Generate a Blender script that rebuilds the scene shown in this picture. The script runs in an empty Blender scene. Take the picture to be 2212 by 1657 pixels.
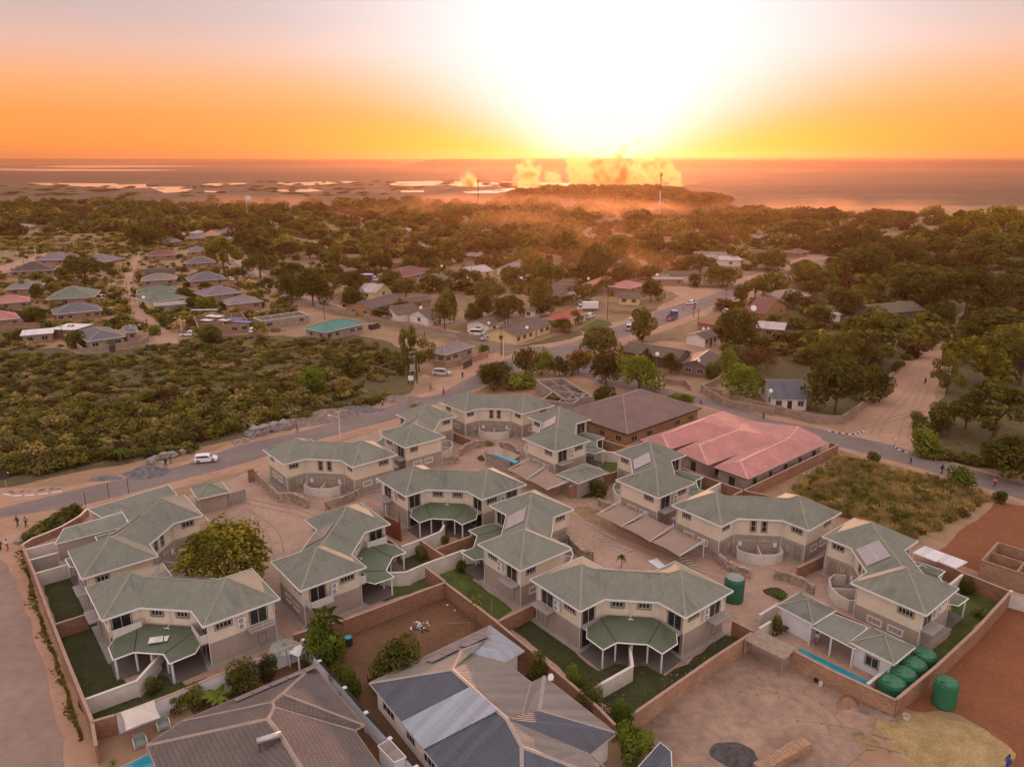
import bpy, math, random
import numpy as np
from mathutils import Vector, Matrix
rnd = random.Random(7)
C = bpy.context.scene.collection
sc = bpy.context.scene
# ---------------------------------------------------------------- camera
FPX, HOR, CAMH = 1630.0, 343.8, 53.3          # measured on a 2212 x 1657 copy of the photograph
PITCH = math.atan((828.5 - HOR) / FPX)
cam_d = bpy.data.cameras.new('camera'); cam = bpy.data.objects.new('camera', cam_d); C.objects.link(cam)
cam.location = (0, 0, CAMH); cam.rotation_euler = (math.pi / 2 - PITCH, 0, 0)
cam_d.sensor_width = 36; cam_d.lens = 36 * FPX / 2212; cam_d.clip_start = .5; cam_d.clip_end = 90000
sc.camera = cam
# ---------------------------------------------------------------- light
SUN_AZ, SUN_EL = math.radians(7.2), math.radians(3.6)
sun_d = bpy.data.lights.new('sun', 'SUN'); sun = bpy.data.objects.new('sun', sun_d); C.objects.link(sun)
sun_d.energy = 2.0; sun_d.angle = math.radians(.6); sun_d.color = (1, .46, .24)
sun.rotation_euler = (math.pi / 2 - SUN_EL, 0, math.pi - SUN_AZ)
sun.location = (0, 0, 200)
world = bpy.data.worlds.new('World'); sc.world = world; world.use_nodes = True
def NT(nt): nt.nodes.clear(); return nt.nodes, nt.links
def world_setup():
    N, L = NT(world.node_tree)
    out = N.new('ShaderNodeOutputWorld'); tc = N.new('ShaderNodeTexCoord'); sp = N.new('ShaderNodeSeparateXYZ')
    L.new(tc.outputs['Generated'], sp.inputs[0])
    def M(op, a, b=None, c=None):
        n = N.new('ShaderNodeMath'); n.operation = op
        for i, x in enumerate((a, b, c)):
            if x is None: continue
            if isinstance(x, (int, float)): n.inputs[i].default_value = x
            else: L.new(x, n.inputs[i])
        return n.outputs[0]
    el = M('MULTIPLY', M('ARCSINE', sp.outputs[2]), 57.2958)
    az = M('MULTIPLY', M('ARCTAN2', sp.outputs[0], sp.outputs[1]), 57.2958)
    da = M('ABSOLUTE', M('SUBTRACT', az, 6.6))
    # clear dawn sky: colour by height, brightened above the view to light the scene
    e01 = M('DIVIDE', M('MAXIMUM', el, 0), 60.0)
    rp = N.new('ShaderNodeValToRGB'); L.new(e01, rp.inputs[0]); cr = rp.color_ramp
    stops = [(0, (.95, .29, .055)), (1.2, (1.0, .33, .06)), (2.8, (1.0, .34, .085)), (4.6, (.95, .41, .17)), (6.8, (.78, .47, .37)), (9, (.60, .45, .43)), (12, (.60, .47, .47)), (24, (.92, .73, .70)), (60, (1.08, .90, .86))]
    while len(cr.elements) < len(stops): cr.elements.new(.5)
    for s, (e, c) in zip(cr.elements, stops): s.position = e / 60; s.color = (*c, 1)
    def gauss(x, w): return M('EXPONENT', M('MULTIPLY', M('POWER', M('DIVIDE', x, w), 2), -1))
    def mix(f, a, b, t='MIX'):
        n = N.new('ShaderNodeMix'); n.data_type = 'RGBA'; n.blend_type = t; n.clamp_factor = True
        if isinstance(f, (int, float)): n.inputs[0].default_value = f
        else: L.new(f, n.inputs[0])
        for i, x in ((6, a), (7, b)):
            if isinstance(x, tuple): n.inputs[i].default_value = (*x, 1)
            else: L.new(x, n.inputs[i])
        return n.outputs[2]
    # yellow band that hugs the horizon on both sides of the sun
    col = mix(M('MULTIPLY', M('MULTIPLY', gauss(M('SUBTRACT', el, .6), 2.3), gauss(M('SUBTRACT', da, 9), 11)), .95), rp.outputs[0], (1.0, .53, .0))
    col = mix(M('MULTIPLY', gauss(M('SUBTRACT', el, 4.5), 3.5), M('MULTIPLY', gauss(da, 22), .5)), col, (1.0, .60, .28))
    # white cone of light standing above the sun
    width = M('MINIMUM', M('ADD', 3.6, M('MULTIPLY', M('MAXIMUM', el, 0), 1.75)), 16.5)
    core = gauss(M('DIVIDE', da, width), 1.0)
    rise = 1.0
    fade = gauss(M('MAXIMUM', M('SUBTRACT', el, 12), 0), 20)
    k = M('MULTIPLY', M('MULTIPLY', core, rise), M('MULTIPLY', fade, 1.25))
    col = mix(k, col, (1.0, .93, .95))
    # unseen sky behind the camera, set brighter than dawn to light the house fronts
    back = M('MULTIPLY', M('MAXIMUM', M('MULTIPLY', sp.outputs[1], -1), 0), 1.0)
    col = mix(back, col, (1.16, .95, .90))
    dn = M('LESS_THAN', sp.outputs[2], -.004)
    col = mix(dn, col, (.30, .19, .13))
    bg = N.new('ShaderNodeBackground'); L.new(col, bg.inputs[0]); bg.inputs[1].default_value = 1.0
    sky = N.new('ShaderNodeTexSky'); sky.sky_type = 'NISHITA'; sky.sun_disc = False
    sky.sun_elevation = SUN_EL; sky.sun_rotation = SUN_AZ
    b2 = N.new('ShaderNodeBackground'); L.new(sky.outputs[0], b2.inputs[0]); b2.inputs[1].default_value = .005
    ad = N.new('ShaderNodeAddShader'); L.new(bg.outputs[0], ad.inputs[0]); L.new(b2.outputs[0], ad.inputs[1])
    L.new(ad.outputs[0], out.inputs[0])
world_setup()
sc.view_settings.view_transform = 'Standard'; sc.view_settings.look = 'None'
sc.view_settings.exposure = 0.12; sc.view_settings.gamma = 1.0
sc.cycles.max_bounces = 6; sc.cycles.diffuse_bounces = 3; sc.cycles.glossy_bounces = 2; sc.cycles.volume_bounces = 1
sc.cycles.transparent_max_bounces = 12; sc.cycles.use_adaptive_sampling = True; sc.cycles.adaptive_threshold = .02
sc.cycles.use_denoising = True
sc.cycles.volume_step_rate = 2.0
# ---------------------------------------------------------------- measuring: a point of the photograph at a known height -> the place
REG = {0: (0, 0, 1.0), 1: (0, 979.3, .28646), 2: (0, 1267.3, .28646), 3: (518.4, 806.5, .28646), 4: (518.4, 1209.7, .28646), 5: (1036.9, 806.5, .28646),
       6: (1036.9, 1209.7, .28646), 7: (1578.3, 806.5, .28646), 8: (1578.3, 1209.7, .28646), 9: (0, 489.6, .26041), 10: (0, 506.9, .14583),
       11: (0, 622.1, .14583), 12: (288, 506.9, .14583), 13: (288, 622.1, .14583), 14: (1267.3, 604.8, .18229), 15: (921.7, 547.2, .18229),
       16: (1497.7, 518.4, .3229), 17: (518.4, 604.8, .26041), 18: (1578.3, 403.2, .28646), 19: (864, 259.2, .33854), 20: (0, 288, .33854),
       21: (1036.9, 489.6, .26041), 22: (518.4, 489.6, .26041), 23: (0, 720, .26041)}
def at(p, z=0.0, n=0):
    ox, oy, k = REG[n]; px, py = ox + p[0] * k, oy + p[1] * k
    dx, dy = (px - 1106) / FPX, -(py - 828.5) / FPX
    c, s = math.cos(PITCH), math.sin(PITCH)
    t = (z - CAMH) / (-s + dy * c)
    return Vector((dx * t, (c + dy * s) * t, z))
# ---------------------------------------------------------------- materials
MAT = {}
def mat(name, col, rough=.8, var=.12, scale=.6, col2=None, f2=.5, bump=0., bscale=20, metal=0., spec=.4, kind=None, per=1.0, coords='Object', rndv=0.0, transl=0., tcol=None, emit=None, detail=4):
    m = bpy.data.materials.new(name); m.use_nodes = True; N, L = NT(m.node_tree)
    out = N.new('ShaderNodeOutputMaterial'); b = N.new('ShaderNodeBsdfPrincipled'); L.new(b.outputs[0], out.inputs[0])
    b.inputs['Roughness'].default_value = rough; b.inputs['Metallic'].default_value = metal
    b.inputs['Specular IOR Level'].default_value = spec
    tc = N.new('ShaderNodeTexCoord'); uv = tc.outputs['UV']; oc = tc.outputs[coords]
    n1 = N.new('ShaderNodeTexNoise'); n1.inputs['Scale'].default_value = scale; n1.inputs['Detail'].default_value = detail; n1.inputs['Roughness'].default_value = .65; L.new(oc, n1.inputs[0])
    rp = N.new('ShaderNodeValToRGB'); L.new(n1.outputs[0], rp.inputs[0])
    c2 = col2 or tuple(x * (1 - 2.4 * var) for x in col)
    rp.color_ramp.elements[0].position = f2 - .18; rp.color_ramp.elements[1].position = f2 + .18
    rp.color_ramp.elements[0].color = (*c2, 1); rp.color_ramp.elements[1].color = (*col, 1)
    cout = rp.outputs[0]; hgt = None
    def mixc(f, a, bcol, t='MIX'):
        n = N.new('ShaderNodeMix'); n.data_type = 'RGBA'; n.blend_type = t
        if isinstance(f, (int, float)): n.inputs[0].default_value = f
        else: L.new(f, n.inputs[0])
        L.new(a, n.inputs[6])
        if isinstance(bcol, tuple): n.inputs[7].default_value = (*bcol, 1)
        else: L.new(bcol, n.inputs[7])
        return n.outputs[2]
    n2 = N.new('ShaderNodeTexNoise'); n2.inputs['Scale'].default_value = scale * 9; n2.inputs['Detail'].default_value = 3; L.new(oc, n2.inputs[0])
    r2 = N.new('ShaderNodeMapRange'); L.new(n2.outputs[0], r2.inputs[0]); r2.inputs[1].default_value = .3; r2.inputs[2].default_value = .7
    r2.inputs[3].default_value = 1 - var; r2.inputs[4].default_value = 1 + var
    cout = mixc(1.0, cout, r2.outputs[0], 'MULTIPLY')
    if kind in ('rib', 'tile'):
        sx = N.new('ShaderNodeSeparateXYZ'); L.new(uv, sx.inputs[0])
        def M(op, a, bb=None):
            n = N.new('ShaderNodeMath'); n.operation = op
            for i, x in enumerate((a, bb)):
                if x is None: continue
                if isinstance(x, (int, float)): n.inputs[i].default_value = x
                else: L.new(x, n.inputs[i])
            return n.outputs[0]
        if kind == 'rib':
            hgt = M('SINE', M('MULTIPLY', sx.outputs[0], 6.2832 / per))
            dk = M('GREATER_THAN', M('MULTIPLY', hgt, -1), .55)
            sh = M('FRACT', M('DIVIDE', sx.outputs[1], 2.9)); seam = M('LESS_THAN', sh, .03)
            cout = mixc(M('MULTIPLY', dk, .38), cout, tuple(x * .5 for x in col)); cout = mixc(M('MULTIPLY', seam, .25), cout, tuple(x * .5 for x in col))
            # sheets of slightly different age
            wn = N.new('ShaderNodeTexWhiteNoise'); wn.noise_dimensions = '1D'; L.new(M('FLOOR', M('DIVIDE', sx.outputs[0], .76)), wn.inputs['W'])
            mr = N.new('ShaderNodeMapRange'); L.new(wn.outputs[0], mr.inputs[0]); mr.inputs[3].default_value = .86; mr.inputs[4].default_value = 1.1
            cout = mixc(1.0, cout, mr.outputs[0], 'MULTIPLY')
        else:
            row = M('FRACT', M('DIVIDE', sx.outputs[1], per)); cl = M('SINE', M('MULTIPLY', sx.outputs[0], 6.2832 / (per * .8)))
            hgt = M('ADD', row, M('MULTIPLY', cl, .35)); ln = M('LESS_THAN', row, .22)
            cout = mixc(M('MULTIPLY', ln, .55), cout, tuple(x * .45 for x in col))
    if kind in ('brick', 'block'):
        br = N.new('ShaderNodeTexBrick'); L.new(uv, br.inputs[0]); br.inputs['Scale'].default_value = 1.0
        bw, bh = (.5, .17) if kind == 'brick' else (.8, .4)
        br.inputs['Brick Width'].default_value = bw; br.inputs['Row Height'].default_value = bh; br.inputs['Mortar Size'].default_value = .022
        br.inputs['Color1'].default_value = (1.15, 1.1, 1.05, 1); br.inputs['Color2'].default_value = (.72, .7, .7, 1); br.inputs['Mortar'].default_value = (.75, .72, .68, 1); br.inputs['Bias'].default_value = -.1
        cout = mixc(.9, cout, br.outputs[0], 'MULTIPLY'); hgt = br.outputs['Fac']
    if kind == 'stone':
        vo = N.new('ShaderNodeTexVoronoi'); L.new(uv, vo.inputs[0]); vo.inputs['Scale'].default_value = 2.3
        v2 = N.new('ShaderNodeTexVoronoi'); v2.feature = 'DISTANCE_TO_EDGE'; L.new(uv, v2.inputs[0]); v2.inputs['Scale'].default_value = 2.3
        hs = N.new('ShaderNodeSeparateColor'); L.new(vo.outputs['Color'], hs.inputs[0])
        mr = N.new('ShaderNodeMapRange'); L.new(hs.outputs[0], mr.inputs[0]); mr.inputs[3].default_value = .65; mr.inputs[4].default_value = 1.35
        cout = mixc(1.0, cout, mr.outputs[0], 'MULTIPLY')
        lt = N.new('ShaderNodeMath'); lt.operation = 'LESS_THAN'; L.new(v2.outputs[0], lt.inputs[0]); lt.inputs[1].default_value = .035
        cout = mixc(lt.outputs[0], cout, tuple(x * .45 for x in col)); hgt = v2.outputs[0]
    if kind == 'streak':      # dirt washed down the roof slope
        mp = N.new('ShaderNodeMapping'); L.new(uv, mp.inputs[0]); mp.inputs['Scale'].default_value = (1.6, .22, 1)
        ns = N.new('ShaderNodeTexNoise'); ns.inputs['Scale'].default_value = 1.0; ns.inputs['Detail'].default_value = 3; L.new(mp.outputs[0], ns.inputs[0])
        oi = N.new('ShaderNodeNewGeometry'); nw = N.new('ShaderNodeTexNoise'); nw.inputs['Scale'].default_value = .35; L.new(oi.outputs['Position'], nw.inputs[0])
        ml = N.new('ShaderNodeMath'); ml.operation = 'MULTIPLY'; L.new(ns.outputs[0], ml.inputs[0]); L.new(nw.outputs[0], ml.inputs[1])
        mr = N.new('ShaderNodeMapRange'); L.new(ml.outputs[0], mr.inputs[0]); mr.inputs[1].default_value = .27; mr.inputs[2].default_value = .42; mr.inputs[3].default_value = 0; mr.inputs[4].default_value = .5
        cout = mixc(mr.outputs[0], cout, tuple(x * .42 for x in col))
        sx = N.new('ShaderNodeSeparateXYZ'); L.new(uv, sx.inputs[0]); ms = N.new('ShaderNodeMath'); ms.operation = 'MULTIPLY'; ms.inputs[1].default_value = 6.2832 / .38; L.new(sx.outputs[0], ms.inputs[0])
        sn = N.new('ShaderNodeMath'); sn.operation = 'SINE'; L.new(ms.outputs[0], sn.inputs[0]); hgt = sn.outputs[0]
    if rndv:
        oi = N.new('ShaderNodeObjectInfo'); hv = N.new('ShaderNodeHueSaturation')
        mr = N.new('ShaderNodeMapRange'); L.new(oi.outputs['Random'], mr.inputs[0]); mr.inputs[3].default_value = 1 - rndv; mr.inputs[4].default_value = 1 + rndv
        L.new(mr.outputs[0], hv.inputs['Value']); L.new(cout, hv.inputs['Color']); cout = hv.outputs[0]
        m3 = N.new('ShaderNodeMath'); m3.operation = 'MULTIPLY_ADD'; L.new(oi.outputs['Random'], m3.inputs[0]); m3.inputs[1].default_value = -.012; m3.inputs[2].default_value = .506
        L.new(m3.outputs[0], hv.inputs['Hue'])
    L.new(cout, b.inputs['Base Color'])
    if bump:
        bp = N.new('ShaderNodeBump'); bp.inputs['Strength'].default_value = bump; bp.inputs['Distance'].default_value = .04
        if hgt is None:
            nb = N.new('ShaderNodeTexNoise'); nb.inputs['Scale'].default_value = bscale; nb.inputs['Detail'].default_value = 4; L.new(oc, nb.inputs[0]); hgt = nb.outputs[0]
        L.new(hgt, bp.inputs['Height']); L.new(bp.outputs[0], b.inputs['Normal'])
    if transl:
        t = N.new('ShaderNodeBsdfTranslucent'); ms = N.new('ShaderNodeMixShader'); ms.inputs[0].default_value = transl
        tc2 = mixc(1.0, cout, tcol or (1.5, 1.35, .5), 'MULTIPLY'); L.new(tc2, t.inputs[0])
        L.new(b.outputs[0], ms.inputs[1]); L.new(t.outputs[0], ms.inputs[2]); L.new(ms.outputs[0], out.inputs[0])
    if emit:
        b.inputs['Emission Color'].default_value = (*emit[0], 1); b.inputs['Emission Strength'].default_value = emit[1]
    MAT[name] = m; return m
mat('roof_green', (.185, .200, .165), .62, .09, .25, kind='streak', bump=.2, rndv=.09)
mat('roof_cap', (.27, .265, .21), .8, .06)
mat('patio_green', (.095, .125, .080), .5, .08, .5, kind='streak', bump=.1)
mat('fascia', (.72, .72, .72), .5, .04)
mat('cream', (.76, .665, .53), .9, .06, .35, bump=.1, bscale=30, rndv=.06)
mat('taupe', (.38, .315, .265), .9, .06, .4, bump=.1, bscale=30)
mat('surround', (.25, .225, .185), .85, .05)
mat('winframe', (.62, .60, .58), .5, .03)
mat('glass', (.016, .017, .020), .06, .0, 1, spec=.8)
mat('dark', (.02, .017, .015), .8, .1)
mat('concrete', (.34, .31, .30), .85, .08, .8, bump=.1)
mat('shaded_porch_floor', (.15, .13, .12), .7, .1, .8)  # porch floor colour darkened to stand in for shade under the porch roof
mat('plaster_white', (.66, .62, .57), .9, .05, .35, col2=(.52, .48, .43), bump=.08)
mat('paint_white', (.72, .73, .78), .85, .05, .3)
mat('brick', (.34, .19, .125), .95, .1, .5, col2=(.26, .15, .10), kind='brick', bump=.5)
mat('brick_tan', (.42, .27, .18), .95, .1, .5, kind='brick', bump=.5)
mat('block', (.34, .27, .22), .95, .08, .5, kind='block', bump=.3)
mat('stone', (.40, .31, .25), .95, .1, .8, kind='stone', bump=.8)
mat('coping', (.40, .27, .21), .95, .1, 1.0)
mat('sand', (.40, .25, .165), .98, .1, .15)
mat('steel', (.5, .5, .5), .4, .05, metal=.6)
mat('white_metal', (.74, .75, .78), .4, .03)
mat('sail', (.40, .30, .245), .85, .04, .4, transl=.25, tcol=(1, .9, .8))
mat('pv', (.30, .25, .27), .14, .02, 1, spec=.9)
mat('pv_frame', (.6, .6, .62), .35, .02, metal=.5)
mat('timber', (.33, .26, .20), .9, .15, 2.0, bump=.2)
mat('rust_sheet', (.22, .075, .035), .8, .1, 1.0)
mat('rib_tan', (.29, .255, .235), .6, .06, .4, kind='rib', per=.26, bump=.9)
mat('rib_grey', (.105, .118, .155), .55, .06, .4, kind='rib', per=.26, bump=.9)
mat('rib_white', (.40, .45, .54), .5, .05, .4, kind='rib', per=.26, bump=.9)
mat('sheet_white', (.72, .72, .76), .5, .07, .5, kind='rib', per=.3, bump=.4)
mat('tile_taupe', (.155, .13, .122), .8, .12, .5, kind='tile', per=.42, bump=.9)
mat('tile_dark', (.12, .10, .095), .8, .12, .5, kind='tile', per=.42, bump=.9)
mat('tile_brown', (.215, .145, .135), .75, .1, .4, kind='tile', per=.42, bump=.9)
mat('tile_pink', (.56, .26, .245), .75, .1, .4, kind='tile', per=.42, bump=.9)
mat('tile_cap', (.34, .27, .23), .8, .1)
mat('tile_cap_pink', (.68, .38, .34), .8, .1)
mat('ridge_metal', (.36, .31, .29), .5, .08)
# ---------------------------------------------------------------- mesh helpers
class MB:
    def __init__(s): s.v = []; s.f = []; s.m = []
    def face(s, pts, m=0):
        n = len(s.v); s.v += [tuple(p) for p in pts]; s.f.append(tuple(range(n, n + len(pts)))); s.m.append(m)
    def hexa(s, b, t, m=0):
        n = len(s.v); k = len(b); s.v += [tuple(p) for p in b] + [tuple(p) for p in t]
        s.f.append(tuple(range(n + k - 1, n - 1, -1))); s.f.append(tuple(range(n + k, n + 2 * k)))
        for i in range(k):
            j = (i + 1) % k; s.f.append((n + i, n + j, n + k + j, n + k + i))
        s.m += [m] * (k + 2)
    def box(s, x0, x1, y0, y1, z0, z1, m=0):
        s.hexa([(x0, y0, z0), (x1, y0, z0), (x1, y1, z0), (x0, y1, z0)], [(x0, y0, z1), (x1, y0, z1), (x1, y1, z1), (x0, y1, z1)], m)
    def obox(s, A, d, u0, u1, o0, o1, z0, z1, m=0):   # along wall direction d from A, o = outward (right of d)
        n = (d[1], -d[0])
        q = [(A[0] + d[0] * u + n[0] * o, A[1] + d[1] * u + n[1] * o) for u, o in ((u0, o0), (u0, o1), (u1, o1), (u1, o0))]
        q = q[::-1] if False else q
        s.hexa([(x, y, z0) for x, y in q][::-1], [(x, y, z1) for x, y in q][::-1], m)
    def prism(s, poly, z0, z1, m=0):
        zz0 = z0 if hasattr(z0, '__len__') else [z0] * len(poly); zz1 = z1 if hasattr(z1, '__len__') else [z1] * len(poly)
        s.hexa([(p[0], p[1], a) for p, a in zip(poly, zz0)], [(p[0], p[1], a) for p, a in zip(poly, zz1)], m)
    def tube(s, pts, r, n=6, m=0, caps=True):
        rr = r if hasattr(r, '__len__') else [r] * len(pts); base = len(s.v); pts = [Vector(p) for p in pts]
        for i, p in enumerate(pts):
            d = (pts[min(i + 1, len(pts) - 1)] - pts[max(i - 1, 0)]).normalized()
            a = d.cross(Vector((0, 0, 1)) if abs(d.z) < .95 else Vector((1, 0, 0))).normalized(); b = d.cross(a)
            for k in range(n):
                t = 2 * math.pi * k / n; s.v.append(tuple(p + (a * math.cos(t) + b * math.sin(t)) * rr[i]))
        for i in range(len(pts) - 1):
            for k in range(n):
                k2 = (k + 1) % n; a, b = base + i * n, base + (i + 1) * n
                s.f.append((a + k, b + k, b + k2, a + k2)); s.m.append(m)
        if caps:
            s.f.append(tuple(base + k for k in range(n))); s.f.append(tuple(base + (len(pts) - 1) * n + k for k in range(n - 1, -1, -1))); s.m += [m, m]
    def lathe(s, prof, cx=0, cy=0, n=20, m=0):
        base = len(s.v)
        for r, z in prof:
            for k in range(n):
                t = 2 * math.pi * k / n; s.v.append((cx + r * math.cos(t), cy + r * math.sin(t), z))
        for i in range(len(prof) - 1):
            for k in range(n):
                k2 = (k + 1) % n; a, b = base + i * n, base + (i + 1) * n
                s.f.append((a + k, a + k2, b + k2, b + k)); s.m.append(m)
        s.f.append(tuple(base + k for k in range(n - 1, -1, -1))); s.f.append(tuple(base + (len(prof) - 1) * n + k for k in range(n))); s.m += [m, m]
    def build(s, name, mats, parent=None, smooth=False, loc=None):
        if isinstance(mats, str): mats = [mats]
        me = bpy.data.meshes.new(name); me.from_pydata(s.v, [], s.f)
        for k in mats: me.materials.append(MAT[k] if isinstance(k, str) else k)
        if any(s.m): me.polygons.foreach_set('material_index', s.m)
        if smooth: me.polygons.foreach_set('use_smooth', [True] * len(s.f))
        set_uv(me)
        o = bpy.data.objects.new(name, me); C.objects.link(o)
        if parent is not None: o.parent = parent
        if loc is not None: o.location = loc
        return o
def set_uv(me):      # metres: u level along the face, v up or down its slope
    nl = len(me.loops); npoly = len(me.polygons)
    if not nl: return
    uvl = me.uv_layers.new(name='UVMap')
    nor = np.empty(npoly * 3); me.polygons.foreach_get('normal', nor); nor = nor.reshape(-1, 3)
    tot = np.empty(npoly, int); me.polygons.foreach_get('loop_total', tot)
    vi = np.empty(nl, int); me.loops.foreach_get('vertex_index', vi)
    co = np.empty(len(me.vertices) * 3); me.vertices.foreach_get('co', co); co = co.reshape(-1, 3)
    h = np.stack([-nor[:, 1], nor[:, 0], np.zeros(npoly)], 1); ln = np.linalg.norm(h, axis=1)
    flat = ln < .02; h[flat] = (1, 0, 0); ln[flat] = 1; h /= ln[:, None]; v = np.cross(nor, h)
    H, V = np.repeat(h, tot, 0), np.repeat(v, tot, 0); p = co[vi]
    uvl.data.foreach_set('uv', np.stack([(p * H).sum(1), (p * V).sum(1)], 1).ravel())
def thing(name, label, cat, loc=(0, 0, 0), rz=0., group=None):
    o = bpy.data.objects.new(name, None); C.objects.link(o); o.location = loc; o.rotation_euler = (0, 0, rz); o.empty_display_size = .5
    o['label'] = label; o['category'] = cat
    if group: o['group'] = group
    return o
def tag(o, label, cat, group=None, kind=None):
    o['label'] = label; o['category'] = cat
    if group: o['group'] = group
    if kind: o['kind'] = kind
    return o
def struct(o, label=None):
    o['kind'] = 'structure'
    if label: o['label'] = label
    return o
def kids(o): return [c for c in o.children]
def copy_tree(o, parent=None):
    c = o.copy(); C.objects.link(c)
    if parent is not None: c.parent = parent
    for ch in list(o.children): copy_tree(ch, c)
    return c
def offset(poly, d):      # inset a CCW polygon by d
    n = len(poly); out = []
    for i in range(n):
        a, b, c = Vector(poly[i - 1]), Vector(poly[i]), Vector(poly[(i + 1) % n])
        e1, e2 = (b - a).normalized(), (c - b).normalized()
        n1, n2 = Vector((-e1.y, e1.x)), Vector((-e2.y, e2.x)); k = n1 + n2
        out.append(tuple(b + k * (d / max(.3, k.dot(n1)))))
    return out
# window / door set on a wall running from A along d (outside is on the right)
def window(par, A, d, u, w, z0, z1, n=2, name='window', sur='surround', fr='winframe', sw=.14, glass='glass', o=0.0, hbar=False):
    b = MB(); a, c = u - w / 2, u + w / 2
    if sw:
        b.obox(A, d, a - sw, a, o - .02, o + .06, z0 - sw, z1 + sw, 0); b.obox(A, d, c, c + sw, o - .02, o + .06, z0 - sw, z1 + sw, 0)
        b.obox(A, d, a, c, o - .02, o + .06, z1, z1 + sw, 0); b.obox(A, d, a, c, o - .02, o + .09, z0 - sw, z0, 0)
    t = .045
    b.obox(A, d, a, a + t, o - .02, o + .04, z0, z1, 1); b.obox(A, d, c - t, c, o - .02, o + .04, z0, z1, 1)
    b.obox(A, d, a + t, c - t, o - .02, o + .04, z0, z0 + t, 1); b.obox(A, d, a + t, c - t, o - .02, o + .04, z1 - t, z1, 1)
    for i in range(1, n):
        x = a + w * i / n; b.obox(A, d, x - .025, x + .025, o - .02, o + .04, z0 + t, z1 - t, 1)
    if hbar: b.obox(A, d, a + t, c - t, o - .02, o + .035, (z0 + z1) / 2 - .02, (z0 + z1) / 2 + .02, 1)
    wo = b.build(name, [sur, fr], par)
    g = MB(); g.obox(A, d, a + t, c - t, o - .015, o + .015, z0 + t, z1 - t); g.build('pane', glass, wo)
    return wo
# ---------------------------------------------------------------- the green roofed bow-shaped houses of the compound
HS, HM, HC, ZE, ZP = 8.51, 3.0, 5.72, 5.5, 7.93
hh = HS / math.sqrt(2); NY = -hh + HC - HM; ZR = ZE + (-NY) * (ZP - ZE) / (HS / 2)
RX = HC - hh * (ZP - ZR) / (ZP - ZE)
EAVE = [(-HC - hh, 0), (-HC, -hh), (-HM, NY), (HM, NY), (HC, -hh), (HC + hh, 0), (HC, hh), (HM, -NY), (-HM, -NY), (-HC, hh)]
def wdir(A, B):
    v = Vector(B) - Vector(A); return tuple(v.normalized()), v.length
def ac_unit(par, A, d, u, z):
    b = MB(); b.obox(A, d, u - .42, u + .42, .12, .44, z, z + .6, 0)
    n = (d[1], -d[0]); cx, cy = A[0] + d[0] * (u - .08) + n[0] * .45, A[1] + d[1] * (u - .08) + n[1] * .45
    for r0, r1, m in ((.0, .07, 1), (.14, .235, 1)):
        k = 14
        for i in range(k):
            t0, t1 = 2 * math.pi * i / k, 2 * math.pi * (i + 1) / k
            q = [(r0, t0), (r1, t0), (r1, t1), (r0, t1)]
            b.face([(cx + d[0] * r * math.cos(t), cy + d[1] * r * math.cos(t), z + .3 + r * math.sin(t)) for r, t in (q if r0 else q[1:])], m)
    b.obox(A, d, u - .3, u - .24, 0, .14, z - .05, z, 1); b.obox(A, d, u + .24, u + .3, 0, .14, z - .05, z, 1)
    return b.build('air_conditioner', ['white_metal', 'dark'], par)
def railing(par, A, d, u0, u1, out, z0, h=.95, solid=False, posts=5, name='balcony_railing'):
    b = MB()
    sides = [(u0, out, u1, out), (u0, 0, u0, out), (u1, 0, u1, out)]
    n = (d[1], -d[0]); P = lambda u, o, z: (A[0] + d[0] * u + n[0] * o, A[1] + d[1] * u + n[1] * o, z)
    for a0, o0, a1, o1 in sides:
        if solid:
            b.prism([P(a0, o0, 0)[:2], P(a1, o1, 0)[:2], (P(a1, o1, 0)[0] + .05 * n[0] - .05 * d[0] * (a0 == a1), P(a1, o1, 0)[1] + .05 * n[1] - .05 * d[1] * (a0 == a1)), (P(a0, o0, 0)[0] + .05 * n[0] - .05 * d[0] * (a0 == a1), P(a0, o0, 0)[1] + .05 * n[1] - .05 * d[1] * (a0 == a1))], z0, z0 + h)
            k = max(1, int(abs(a1 - a0 + o1 - o0) / .55))
            for i in range(k + 1):
                t = i / k; b.tube([P(a0 + (a1 - a0) * t, o0 + (o1 - o0) * t + .05, z0), P(a0 + (a1 - a0) * t, o0 + (o1 - o0) * t + .05, z0 + h + .05)], .025, 4)
        else:
            for zz in (z0 + h, z0 + h * .55, z0 + .1): b.tube([P(a0, o0, zz), P(a1, o1, zz)], .03, 5)
            k = max(1, int(abs(a1 - a0 + o1 - o0) / 1.1))
            for i in range(k + 1):
                t = i / k; b.tube([P(a0 + (a1 - a0) * t, o0 + (o1 - o0) * t, z0), P(a0 + (a1 - a0) * t, o0 + (o1 - o0) * t, z0 + h)], .03, 5)
    return b.build(name, 'winframe', par)
def sliding_door(par, A, d, u, w=1.9, z0=2.95, z1=5.0, n=2): return window(par, A, d, u, w, z0, z1, n, 'sliding_door', hbar=False)
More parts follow.
